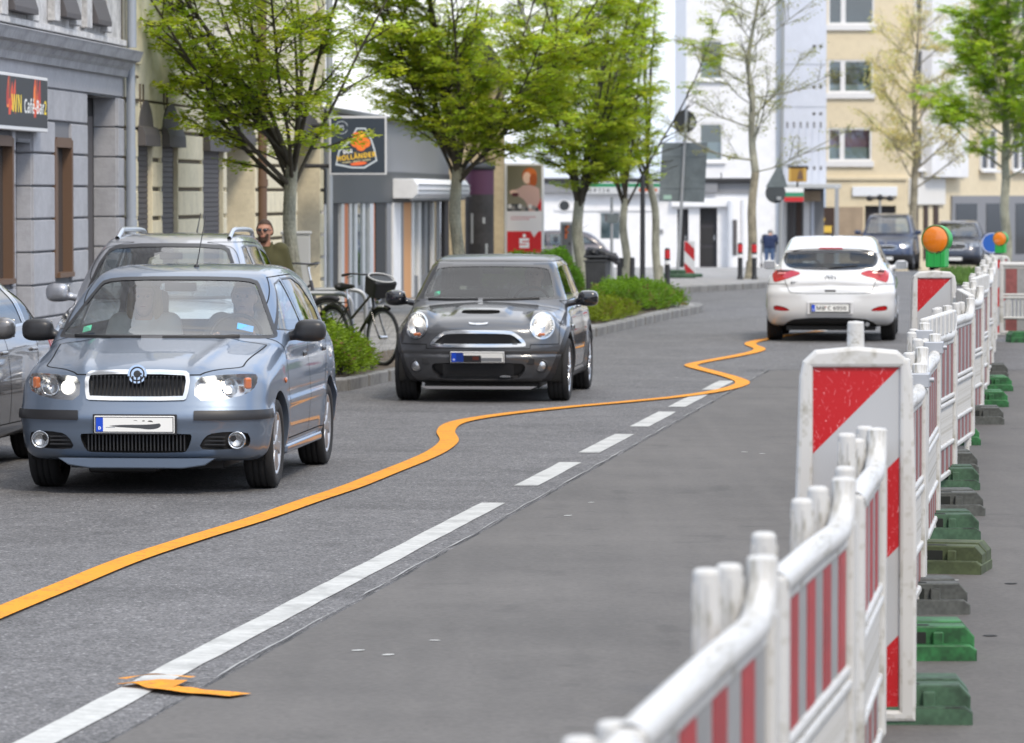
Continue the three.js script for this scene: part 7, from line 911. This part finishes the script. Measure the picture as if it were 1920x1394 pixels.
{ // striped plate beside that sign
  const D = 98.5, t = thing('striped_beacon', 'upright red-white striped beacon beside the back of the road sign', 'beacon', [lat(1293, D), footing(D), -D]), w = 0.25, h0 = 0.06, h = hgt(452, D) - footing(D) - h0;
  part('board', box(-w / 2, w / 2, h0, h0 + h, -0.03, 0, 0.01), SMt.white, t); const k = 0.27; for (let i = 0; i < 4; i++) { const P = clipBand(w - 0.02, h - 0.02, -0.12 + i * 2 * k, -0.12 + (i * 2 + 1) * k); if (P.length > 2) part('red_stripe', T(extr(P.map(([x, y]) => [-x, y]).reverse(), 0.004), 0, h0 + 0.01, 0.001), SMt.red, t); }
  part('foot_plate', box(-0.3, 0.3, 0, 0.08, -0.25, 0.2, 0.03), FM.greenGrey, t);
}
{ // triangular and round signs from behind on the mast
  const D = 98.6, t = thing('sign_pair', 'triangular and round traffic signs seen from behind on the tall grey mast', 'road sign', [lat(1458, D), hgt(335, D), -D]), k = D / FPX;
  part('triangle_plate', T(extr([[-22 * k, -16 * k], [18 * k, -16 * k], [4 * k, 30 * k]], 0.02, 0.008), 0, 0, 0), SMt.signBack, t); part('round_plate', T(cyl(0.235, 0.235, 0.02, 32), -4 * k, -27 * k, 0.0, Math.PI / 2), M([0.05, 0.058, 0.065], 0.6), t); part('clamp', box(-0.03, 0.08, -0.5, -0.42, 0, 0.12, 0.01), SMt.galv, t);
}
{ // lantern and tricolour sign over the corner entrance
  const D = 138, k = D / FPX, a = at(1496, 327, D), t = thing('lantern_sign', 'square golden lantern box with dark roof over the corner entrance', 'sign', [a.x, a.y, a.z]);
  part('box', box(-17 * k, 17 * k, -14 * k, 12 * k, -0.25, 0.05, 0.02), M([0.34, 0.19, 0.03], 0.45), t); part('lid', box(-19 * k, 19 * k, 12 * k, 16 * k, -0.28, 0.08, 0.02), SMt.anth, t); part('emblem', T(extr([[-0.1, -0.16], [0.1, -0.16], [0.06, 0.05], [0, 0.16], [-0.06, 0.05]], 0.015), 0.08, 0, 0.052), BM.brown, t); part('stripe', [box(-17 * k, -13 * k, -14 * k, 12 * k, 0.052, 0.06), box(11 * k, 15 * k, -14 * k, 12 * k, 0.052, 0.06)], M([0.5, 0.33, 0.08], 0.45), t); part('arm', rod(V(0, -14 * k, -0.1), V(0, -32 * k, -0.3), 0.03), SMt.anth, t);
  const b = at(1489, 365, D), s = thing('tricolour_sign', 'white, green and red striped shop sign hanging below the golden lantern', 'sign', [b.x, b.y, b.z]); [[4, 13, SMt.white], [-4.5, 4, M([0.03, 0.22, 0.12], 0.5)], [-13, -4.5, SMt.red]].forEach(([y0, y1, m]) => part('stripe', box(-18 * k, 18 * k, y0 * k, y1 * k, -0.1, 0.02), m, s)); part('frame', box(-19 * k, 19 * k, -14 * k, 14 * k, -0.14, -0.1, 0.01), SMt.grey, s);
}
{ const D = 150, t = pole(1650, D, 372, 0.05, SMt.galv, 'double-armed black street lamp in front of the cream apartments', 'street_lamp'), h = hgt(372, D) - footing(D); part('arm', [rod(V(-0.42, h, 0), V(0.42, h, 0), 0.035)], SMt.anth, t); for (const s of [-1, 1]) part('lamp_head', T(lathe([[0.03, 0.1], [0.12, 0.03], [0.13, -0.03], [0.08, -0.09], [0.0001, -0.1]], 16), s * 0.36, h, 0), SMt.anth, t); part('finial', T(new THREE.SphereGeometry(0.11, 12, 8), 0, h + 0.03, 0), SMt.anth, t); }
pole(1569, 140, 353, 0.075, SMt.galv, 'grey canopy post at the corner of the cream apartments');
{ const D = 78, t = thing('blue_round_sign', 'round blue traffic sign partly behind the smaller orange lamp', 'road sign', [lat(1860, D), 0.0, -D]), h = hgt(456, D); part('disc', T(cyl(0.19, 0.19, 0.02, 32), 0, h, 0, Math.PI / 2), M([0.01, 0.09, 0.38], 0.4), t); part('ring', T(new THREE.TorusGeometry(0.178, 0.01, 6, 32), 0, h, 0.012), SMt.white, t); part('arrow', [T(box(-0.03, 0.03, -0.13, 0.08, 0.011, 0.016), 0, h, 0, 0, 0, 0.6), T(extr([[-0.08, 0], [0.08, 0], [0, 0.1]], 0.005), -0.05, h + 0.07, 0.011, 0, 0, 0.6)], SMt.white, t); part('post', T(cyl(0.03, 0.03, h, 10), 0, 0, -0.05), SMt.galv, t); }
// bicycle stands and bicycles
for (const [px, D, label] of [[612, 47.4, 'grey hoop bicycle stand, the one closer to the blue hatchback'], [640, 49.2, 'grey hoop bicycle stand with the black bicycle in front of its far leg']]) { const t = thing('bicycle_stand', label, 'bicycle stand', [lat(px, D), 0.116, -D]), h = 0.78; part('hoop', tube([V(-0.42, 0, 0), V(-0.42, h - 0.16, 0), V(-0.38, h - 0.04, 0), V(-0.28, h, 0), V(0.12, h, 0), V(0.23, h - 0.03, 0), V(0.28, h - 0.14, 0), V(0.28, 0, 0)], 0.027, 10, 60, false, 0.3), SMt.galv, t); for (const x of [-0.42, 0.28]) part('flange', T(cyl(0.06, 0.06, 0.015, 16), x, 0, 0), SMt.galv, t); }
function bicycle(px, D, turn, label, o = {}) {
  const t = thing('bicycle', label, 'bicycle', [lat(px, D), 0.116, -D], turn), R = 0.345, wb = 1.08, fm = o.paint ?? M([0.012, 0.012, 0.014], 0.3, { clearcoat: 1 }), P = (x, y, z = 0) => V(x, y, z); // front axle at x = 0, bicycle faces +x
  for (const x of [0, -wb]) { const w = new THREE.Group(); w.name = 'wheel'; w.position.set(x, R, 0); t.add(w); part('tyre', new THREE.TorusGeometry(R - 0.018, 0.019, 10, 48), CM.tyre, w); part('rim', new THREE.TorusGeometry(R - 0.045, 0.011, 8, 48), SMt.galv, w); part('hub', T(cyl(0.022, 0.022, 0.1, 12), 0, 0, -0.05, Math.PI / 2), CM.chrome, w); const sp = []; for (let k = 0; k < 28; k++) { const a = k / 28 * 6.283; sp.push(rod(V(0.02 * Math.cos(a + 1), 0.02 * Math.sin(a + 1), (k % 2 - 0.5) * 0.06), V((R - 0.05) * Math.cos(a), (R - 0.05) * Math.sin(a), 0), 0.0012, 0.0012, 3)); } part('spokes', sp, SMt.galv, w).userData.kind = 'stuff'; const mg = new THREE.TorusGeometry(R + 0.022, 0.024, 6, 30, x ? 2.6 : 1.5); part('mudguard', T(mg, 0, 0, 0, 0, 0, x ? 0.9 : 1.2), fm, w); }
  const bb = P(-0.60, 0.29), st = P(-0.76, 0.78), ht = P(-0.235, 0.86), hb = P(-0.195, 0.70), ra = P(-wb, R);
  part('frame', [rod(bb, st, 0.017), rod(bb, hb, 0.02), rod(P(-0.69, 0.55), ht, 0.016), ...[-0.05, 0.05].flatMap((z) => [rod(bb, P(-wb, R, z), 0.011), rod(P(-0.74, 0.72), P(-wb, R, z), 0.009)]), rod(hb.clone().lerp(ht, -0.15), ht.clone().lerp(hb, -0.25), 0.021)], fm, t);
  part('fork', [...[-0.05, 0.05].map((z) => tube([P(-0.18, 0.66, z), P(-0.10, 0.5, z), P(-0.03, 0.38, z), P(0, R, z)], 0.012, 8)), rod(P(-0.18, 0.66, -0.05), P(-0.18, 0.66, 0.05), 0.014)], fm, t);
  part('stem', [rod(ht, P(-0.285, 1.06), 0.013), rod(P(-0.285, 1.06), P(-0.24, 1.09), 0.014)], CM.chrome, t); part('handlebar', tube([P(-0.42, 1.08, -0.29), P(-0.30, 1.10, -0.25), P(-0.24, 1.09, -0.1), P(-0.24, 1.09, 0.1), P(-0.30, 1.10, 0.25), P(-0.42, 1.08, 0.29)], 0.011, 8), CM.trim, t); for (const s of [-1, 1]) part('grip', rod(P(-0.44, 1.077, s * 0.292), P(-0.33, 1.095, s * 0.262), 0.017), CM.black, t); part('brake_lever', [-1, 1].map((s) => rod(P(-0.30, 1.08, s * 0.22), P(-0.37, 1.05, s * 0.27), 0.006)), CM.chrome, t);
  part('seat_post', rod(st, P(-0.79, 0.90), 0.013), CM.chrome, t); part('saddle', isoGeo(capsules([[-0.9, 0.93, -0.06, 0.035, -0.9, 0.93, 0.06, 0.035], [-0.9, 0.93, 0, 0.045, -0.64, 0.94, 0, 0.022]], 0.05), [-1.02, 0.84, -0.15], [-0.55, 1.02, 0.15], 0.014), CM.black, t);
  part('crank', [T(new THREE.TorusGeometry(0.085, 0.006, 6, 30), bb.x, bb.y, 0.05), rod(P(bb.x, bb.y, 0.06), P(bb.x + 0.12, bb.y - 0.12, 0.06), 0.01), rod(P(bb.x, bb.y, -0.06), P(bb.x - 0.12, bb.y + 0.12, -0.06), 0.01)], SMt.galv, t); part('pedal', [box(bb.x + 0.08, bb.x + 0.17, bb.y - 0.13, bb.y - 0.11, 0.07, 0.15)], CM.black, t);
  part('chain_guard', T(extr(chaikin([[0, -0.06], [0.1, -0.1], [0.12, 0.08], [0, 0.1], [-0.48, 0.06], [-0.5, 0.02]], 2), 0.015), bb.x, bb.y, 0.055), fm, t); part('carrier', [rod(P(-wb - 0.25, 0.74, -0.06), P(-0.8, 0.74, -0.06), 0.007), rod(P(-wb - 0.25, 0.74, 0.06), P(-0.8, 0.74, 0.06), 0.007), rod(P(-wb - 0.2, 0.74, 0.06), P(-wb, R, 0.06), 0.006), rod(P(-wb - 0.2, 0.74, -0.06), P(-wb, R, -0.06), 0.006)], CM.black, t);
  if (o.basket) { const g = new RoundedBoxGeometry(0.24, 0.22, 0.3, 2, 0.03), p = g.attributes.position; for (let i = 0; i < p.count; i++) { const f = 1 + 0.18 * (p.getY(i) / 0.22); p.setX(i, p.getX(i) * f); p.setZ(i, p.getZ(i) * f); } g.computeVertexNormals(); part('front_basket', T(g, -0.07, 0.94, 0, 0, 0, -0.35), CM.black, t); part('basket_rim', T(new THREE.TorusGeometry(0.15, 0.008, 6, 28).rotateX(Math.PI / 2).scale(1, 1, 1.1), -0.03, 1.055, 0, 0, 0, -0.35), SMt.light, t); part('front_lamp', T(new THREE.SphereGeometry(0.035, 12, 8), -0.10, 0.78, 0), CM.chrome, t); part('reflector_guard', T(box(-0.06, 0.06, -0.012, 0.012, -0.03, 0.03, 0.006), -0.02, 0.715, 0), SMt.white, t); }
  return t;
}
const nearBike = bicycle(718, 46.6, -0.95, 'black bicycle with front basket leaning at the stands next to the dark grey car', { basket: true });
nearBike.scale.setScalar(0.92);
bicycle(616, 48.4, -0.55, 'second dark bicycle, its handlebar and saddle showing behind the blue hatchback', { paint: M([0.05, 0.05, 0.06], 0.4) });

// ---------- people ----------
const PM = { skin: M([0.52, 0.30, 0.215], 0.6), skinTan: M([0.40, 0.20, 0.13], 0.6), olive: M([0.062, 0.058, 0.022], 0.95), navy: M([0.012, 0.022, 0.065], 0.9), jeans: M([0.06, 0.10, 0.19], 0.95), darkcloth: M([0.03, 0.03, 0.035], 0.95), grey: M([0.16, 0.16, 0.17], 0.95), brownHair: M([0.05, 0.027, 0.015], 0.8), blondHair: M([0.30, 0.19, 0.09], 0.8), greyHair: M([0.22, 0.21, 0.2], 0.8), shoe: M([0.02, 0.02, 0.02], 0.6), pale: M([0.5, 0.5, 0.48], 0.9), lip: M([0.36, 0.12, 0.09], 0.6), eye: M([0.03, 0.02, 0.015], 0.3) };
function handCaps(w, dir, side) { // wrist, direction of the fingers, thumb side
  const d = dir.clone().normalize(), s = side.clone().normalize(), n = d.clone().cross(s), out = [], P = (a, b, c) => w.clone().addScaledVector(d, a).addScaledVector(s, b).addScaledVector(n, c), C = (a, ra, b, rb) => out.push([a.x, a.y, a.z, ra, b.x, b.y, b.z, rb]);
  C(P(0, 0, 0), 0.026, P(0.075, 0.018, 0), 0.022); C(P(0.01, 0, 0), 0.024, P(0.075, -0.02, 0), 0.02);
  [[0.03, 0.068], [0.011, 0.076], [-0.009, 0.07], [-0.028, 0.055]].forEach(([b, L]) => { C(P(0.08, b, 0), 0.0095, P(0.08 + L * 0.5, b * 1.05, 0.012), 0.0088); C(P(0.08 + L * 0.5, b * 1.05, 0.012), 0.0088, P(0.08 + L * 0.85, b * 1.05, 0.035), 0.0075); });
  C(P(0.02, 0.03, 0.004), 0.012, P(0.055, 0.058, 0.016), 0.0105); C(P(0.055, 0.058, 0.016), 0.0105, P(0.085, 0.062, 0.028), 0.0085); return out;
}
function headField(c, yaw = 0, tilt = 0, s = 1) { // face towards +z before turning
  const cy = Math.cos(yaw), sy = Math.sin(yaw), ct = Math.cos(tilt), st = Math.sin(tilt);
  const el = (x, y, z, a, b, d) => (Math.hypot(x / a, y / b, z / d) - 1) * Math.min(a, b, d);
  return (X, Y, Z) => { let x = (X - c[0]) / s, y = (Y - c[1]) / s, z = (Z - c[2]) / s; [x, z] = [x * cy - z * sy, x * sy + z * cy]; [y, z] = [y * ct + z * st, -y * st + z * ct]; const ax = Math.abs(x);
    let d = el(x, y - 0.025, z + 0.008, 0.077, 0.098, 0.096); d = smin(d, el(x, y + 0.055, z - 0.022, 0.055, 0.062, 0.066), 0.04); d = smin(d, el(x, y + 0.005, z - 0.098, 0.012, 0.024, 0.02), 0.018); d = smin(d, el(x, y + 0.1, z - 0.06, 0.026, 0.018, 0.022), 0.03); d = smin(d, el(ax - 0.079, y + 0.005, z + 0.008, 0.011, 0.032, 0.02), 0.012); d = smin(d, el(ax - 0.032, y - 0.034, z - 0.077, 0.028, 0.009, 0.014), 0.02); d = smax(d, -el(ax - 0.032, y - 0.012, z - 0.101, 0.018, 0.012, 0.016), 0.012); d = smin(d, el(x, y + 0.058, z - 0.087, 0.024, 0.008, 0.009), 0.01);
    return d * s; };
}
function person(o) {
  const J = o.joints, S = (j, m) => [j[0] * m, j[1], j[2]], caps = [], C = (a, ra, b, rb) => caps.push([...a, ra, ...b, rb]);
  for (const m of [-1, 1]) {
    C(S([0.075, ...J.pelvis.slice(1)], m), 0.105, S([0.07, ...J.belly.slice(1)], m), 0.10); C(S([0.07, ...J.belly.slice(1)], m), 0.10, S([0.085, ...J.chest.slice(1)], m), 0.115); C(S([0.085, ...J.chest.slice(1)], m), 0.105, S([0.15, ...J.shoulder.slice(1)], m), 0.06);
    const e = m < 0 ? J.elbowR : J.elbowL, w = m < 0 ? J.wristR : J.wristL; C(S(J.shoulder, m), 0.058, e, 0.043); C(e, 0.042, w, 0.028); C(S(J.hip, m), 0.088, S(J.knee, m), 0.058); C(S(J.knee, m), 0.056, S(J.ankle, m), 0.038); C(S(J.ankle, m), 0.042, S(J.toe, m), 0.034);
  }
  C([0, J.shoulder[1] - 0.01, J.shoulder[2]], 0.075, J.neck, 0.05); C(J.neck, 0.052, [J.head[0], J.head[1] - 0.04, J.head[2] - 0.015], 0.05);
  const body = capsules(caps, 0.045), hf = headField(J.head, o.yaw ?? 0, o.tilt ?? 0), F = (x, y, z) => smin(body(x, y, z), hf(x, y, z), 0.02);
  const xs = Object.values(J), lo = [0, 1, 2].map((k) => Math.min(...xs.map((j) => k ? j[k] : -Math.abs(j[0]))) - 0.2), hi = [0, 1, 2].map((k) => Math.max(...xs.map((j) => k ? j[k] : Math.abs(j[0]))) + 0.22);
  const geos = [isoGeo(body, lo, [hi[0], J.head[1] - 0.02, hi[2]], 0.022), isoGeo(F, [J.head[0] - 0.13, J.head[1] - 0.17, J.head[2] - 0.15], [J.head[0] + 0.13, J.head[1] + 0.16, J.head[2] + 0.16], 0.0095)];
  for (const [w, d, s] of [[J.wristL, J.handL ?? [0, -1, 0.2], [0, 0, 1]], [J.wristR, J.handR ?? [0, -1, 0.2], [0, 0, 1]]]) { const hc = capsules(handCaps(V(...w), V(...d), V(...s)), 0.006); geos.push(isoGeo(hc, w.map((v) => v - 0.2), w.map((v) => v + 0.2), 0.0065)); }
  const root = tag(part('person', merge(geos), o.skin, scene), o.label, 'person'); root.name = numbered('person');
  const cloth = isoMesh((x, y, z) => body(x, y, z) - 0.014, lo, hi, 0.022), G = (x, y, z) => body(x, y, z) - 0.014 - 0.006 * noise3.noise(x * 9, y * 9 + o.seed, z * 9);
  const neck = (x, y, z) => J.neck[1] - 0.03 + 0.14 * sstep(0.05, 0.1, Math.abs(x)) - y, waist = (x, y, z) => y - o.waist, sleeve = (x, y, z) => 0.055 - Math.min(Math.hypot(x - J.wristL[0], y - J.wristL[1], z - J.wristL[2]), Math.hypot(x - J.wristR[0], y - J.wristR[1], z - J.wristR[2]));
  const top = cut(cut(cut(cloth, (x, y, z) => -neck(x, y, z), 1).inn, (x, y, z) => o.sit ? Math.max(o.waist - 0.12 - y, z - (o.lap ?? 9)) : o.waist - y, 1).inn, sleeve, 1).inn; part('top', skinGeo(top, G, 0.004), o.top, root);
  const legs = cut(cut(cloth, (x, y, z) => o.sit ? y - o.waist - 0.05 : waist(x, y, z), 1).inn, (x, y, z) => J.ankle[1] - 0.02 - y, 1).inn; part('trousers', skinGeo(legs, G, o.sit ? 0.002 : 0), o.legs, root);
  for (const m of [-1, 1]) part('shoe', isoGeo((x, y, z) => smax(capsules([[...S(J.ankle, m), 0.05, ...S(J.toe, m), 0.045], [...S([J.ankle[0], J.ankle[1] - 0.03, J.ankle[2] - 0.03], m), 0.045, ...S(J.toe, m), 0.045]], 0.02)(x, y, z), y - J.ankle[1] - 0.04, 0.01), S(J.ankle, m).map((v) => v - 0.25), S(J.ankle, m).map((v) => v + 0.25), 0.016), PM.shoe, root);
  const hs = isoMesh((x, y, z) => hf(x, y, z) - 0.007, [J.head[0] - 0.14, J.head[1] - 0.17, J.head[2] - 0.16], [J.head[0] + 0.14, J.head[1] + 0.16, J.head[2] + 0.16], 0.012), cyw = Math.cos(o.yaw ?? 0), syw = Math.sin(o.yaw ?? 0);
  const hair = cut(hs, (X, Y, Z) => { const x = X - J.head[0], y = Y - J.head[1], z0 = Z - J.head[2], z = x * syw + z0 * cyw; return o.long ? Math.max(z - 0.055 - (y > 0.07 ? 0.03 : 0), -0.15 - y) : Math.max((z > 0.02 ? 0.062 + z * 0.25 : -0.02 - (z < -0.03 ? 0.03 : 0) + Math.max(0, z + 0.03) * 1.65) - y, z - 0.085); }, 1).inn; part('hair', skinGeo(hair, (x, y, z) => hf(x, y, z) - 0.007 - 0.004 * noise3.noise(x * 60, y * 60, z * 60), 0), o.hair, root);
  if (o.long) part('hair', isoGeo((x, y, z) => capsules([[-0.07, J.head[1] + 0.04, J.head[2] - 0.04, 0.045, -0.1, J.head[1] - 0.2, J.head[2] - 0.03, 0.04], [0.07, J.head[1] + 0.04, J.head[2] - 0.04, 0.045, 0.1, J.head[1] - 0.2, J.head[2] - 0.03, 0.04]], 0.05)(x, y, z) + 0.006 * noise3.noise(x * 50, y * 12, z * 50), [-0.2, J.head[1] - 0.3, J.head[2] - 0.15], [0.2, J.head[1] + 0.15, J.head[2] + 0.08], 0.012), o.hair, root);
  const fc = new THREE.Group(); fc.name = 'face'; fc.position.set(...J.head); fc.rotation.set(-(o.tilt ?? 0) * 0, o.yaw ?? 0, 0); root.add(fc); for (const m of [-1, 1]) part('eye', T(new THREE.SphereGeometry(0.010, 10, 8), m * 0.032, 0.012, 0.082), PM.eye, fc); part('lips', T(new THREE.SphereGeometry(0.02, 10, 8).scale(1, 0.28, 0.4), 0, -0.058, 0.094), PM.lip, fc);
  if (o.glasses) { for (const m of [-1, 1]) part('sunglass_lens', T(new THREE.SphereGeometry(0.025, 14, 10).scale(1, 0.72, 0.3), m * 0.031, 0.012, 0.103, 0, m * 0.2), CM.gloss, fc); part('sunglass_frame', [rod(V(-0.012, 0.016, 0.108), V(0.012, 0.016, 0.108), 0.003), rod(V(-0.056, 0.016, 0.098), V(-0.084, 0.012, -0.005), 0.003), rod(V(0.056, 0.016, 0.098), V(0.084, 0.012, -0.005), 0.003)], CM.gloss, fc); }
  if (o.beard) part('beard', isoGeo((x, y, z) => smax(smax(hf(x + J.head[0], y + J.head[1], z + J.head[2]) - 0.005, Math.abs(x) - 0.06, 0.01), Math.max(y + 0.045 - (Math.abs(x) > 0.03 ? 0.02 : 0), -z + 0.045, 0.014 - Math.hypot(x / 1.7, y + 0.058)), 0.006), [-0.09, -0.14, 0.0], [0.09, 0.0, 0.14], 0.009), o.hair, fc);
  return root;
}
const STAND = { pelvis: [0, 0.95, 0], belly: [0, 1.1, 0.015], chest: [0, 1.28, 0.0], shoulder: [0.18, 1.43, -0.01], elbowL: [0.26, 1.15, -0.04], elbowR: [-0.26, 1.15, -0.04], wristL: [0.27, 0.90, 0.05], wristR: [-0.27, 0.90, 0.05], hip: [0.09, 0.9, 0], knee: [0.1, 0.5, 0.02], ankle: [0.1, 0.09, -0.03], toe: [0.12, 0.045, 0.13], neck: [0, 1.5, 0.0], head: [0, 1.635, 0.035] };
{
  const D = 42.6, p = person({ label: 'bearded man with sunglasses and olive shirt on the pavement behind the silver estate car', joints: { ...STAND, ankle: [0.1, 0.09, -0.06] }, skin: PM.skinTan, top: PM.olive, legs: PM.jeans, hair: PM.brownHair, glasses: true, beard: true, waist: 0.93, seed: 3, yaw: -0.05 });
  p.position.set(lat(497, D), 0.116, -D); p.rotation.y = -0.12; const hT = hgt(411, D) - 0.116; p.scale.setScalar(hT / 1.765);
}
{
  const D = 128, p = person({ label: 'person in dark blue jacket and jeans walking away, seen from behind', joints: { ...STAND, chest: [0, 1.25, 0.07], shoulder: [0.18, 1.38, 0.12], belly: [0, 1.1, 0.03], neck: [0, 1.44, 0.17], head: [0, 1.54, 0.25], elbowL: [0.27, 1.13, 0.16], elbowR: [-0.27, 1.13, 0.16], wristL: [0.2, 1.0, 0.38], wristR: [-0.2, 1.0, 0.38], handL: [0, -0.2, 1], handR: [0, -0.2, 1] }, skin: PM.skin, top: PM.navy, legs: PM.jeans, hair: PM.greyHair, waist: 0.86, seed: 8 });
  p.position.set(lat(1443, D), gy(D) + 0.116, -D); p.rotation.y = Math.PI - 0.2; p.scale.setScalar((hgt(431, D) - gy(D) - 0.116) / 1.66); p.scale.x *= 1.3; p.scale.z *= 1.2;
  const c = thing('shopping_trolley', 'small grey shopping trolley pushed by the person in the blue jacket', 'trolley', [lat(1440, D) + 0.05, gy(D) + 0.116, -D + 0.5 - 0.9], 0), w = 0.22; part('basket', [box(-w, w, 0.42, 0.46, -0.3, 0.3, 0.01), box(-w, -w + 0.02, 0.46, 0.9, -0.3, 0.3), box(w - 0.02, w, 0.46, 0.9, -0.3, 0.3), box(-w, w, 0.46, 0.9, -0.3, -0.28)], SMt.grey, c); for (const x of [-1, 1]) for (const z of [-1, 1]) part('wheel', T(cyl(0.06, 0.06, 0.03, 12), x * w - 0.015, 0.06, z * 0.25, 0, 0, -Math.PI / 2), CM.tyre, c); part('frame', [-1, 1].flatMap((x) => [rod(V(x * w, 0.08, -0.25), V(x * w, 0.44, -0.28), 0.012), rod(V(x * w, 0.08, 0.25), V(x * w, 0.95, 0.34), 0.012)]), SMt.galv, c); part('handle', rod(V(-w, 0.96, 0.34), V(w, 0.96, 0.34), 0.015), SMt.anth, c);
}
const SIT = { pelvis: [0, 0.60, -0.02], belly: [0, 0.72, -0.05], chest: [0, 0.90, -0.11], shoulder: [0.18, 1.03, -0.14], hip: [0.09, 0.58, 0.02], knee: [0.11, 0.64, 0.44], ankle: [0.11, 0.32, 0.72], toe: [0.12, 0.3, 0.88], neck: [0, 1.09, -0.14], head: [0, 1.215, -0.10], elbowL: [0.27, 0.83, 0.02], elbowR: [-0.27, 0.83, 0.02], wristL: [0.14, 0.93, 0.27], wristR: [-0.14, 0.93, 0.27], handL: [-0.1, 0.3, 0.6], handR: [0.1, 0.3, 0.6] };
function seated(car, x, z, o, drop = 0) { const p = person({ ...o, sit: true, waist: 0.66, lap: 0.12 }); car.updateMatrixWorld(true); const q = car.localToWorld(V(x, drop, z)); p.position.copy(q); p.rotation.y = car.rotation.y; p.scale.setScalar(car.scale.x); return p; }
seated(hatchSlot.root, 0.36, -0.12, { label: 'driver in dark clothes at the wheel of the blue-grey hatchback', joints: SIT, skin: PM.skin, top: PM.grey, legs: PM.darkcloth, hair: PM.brownHair, seed: 5 });
seated(hatchSlot.root, -0.33, -0.05, { label: 'passenger with long fair hair in the blue-grey hatchback', joints: { ...SIT, wristL: [0.1, 0.72, 0.2], wristR: [-0.1, 0.72, 0.2], elbowL: [0.25, 0.78, -0.04], elbowR: [-0.25, 0.78, -0.04] }, skin: PM.skin, top: PM.pale, legs: PM.darkcloth, hair: PM.blondHair, long: true, seed: 6, yaw: 0.1 });
seated(miniCar, 0.36, -0.1, { label: 'driver behind the windscreen of the dark grey compact car', joints: SIT, skin: PM.skin, top: PM.pale, legs: PM.darkcloth, hair: PM.greyHair, seed: 7 }, -0.03);
renderer.render(scene, camera);
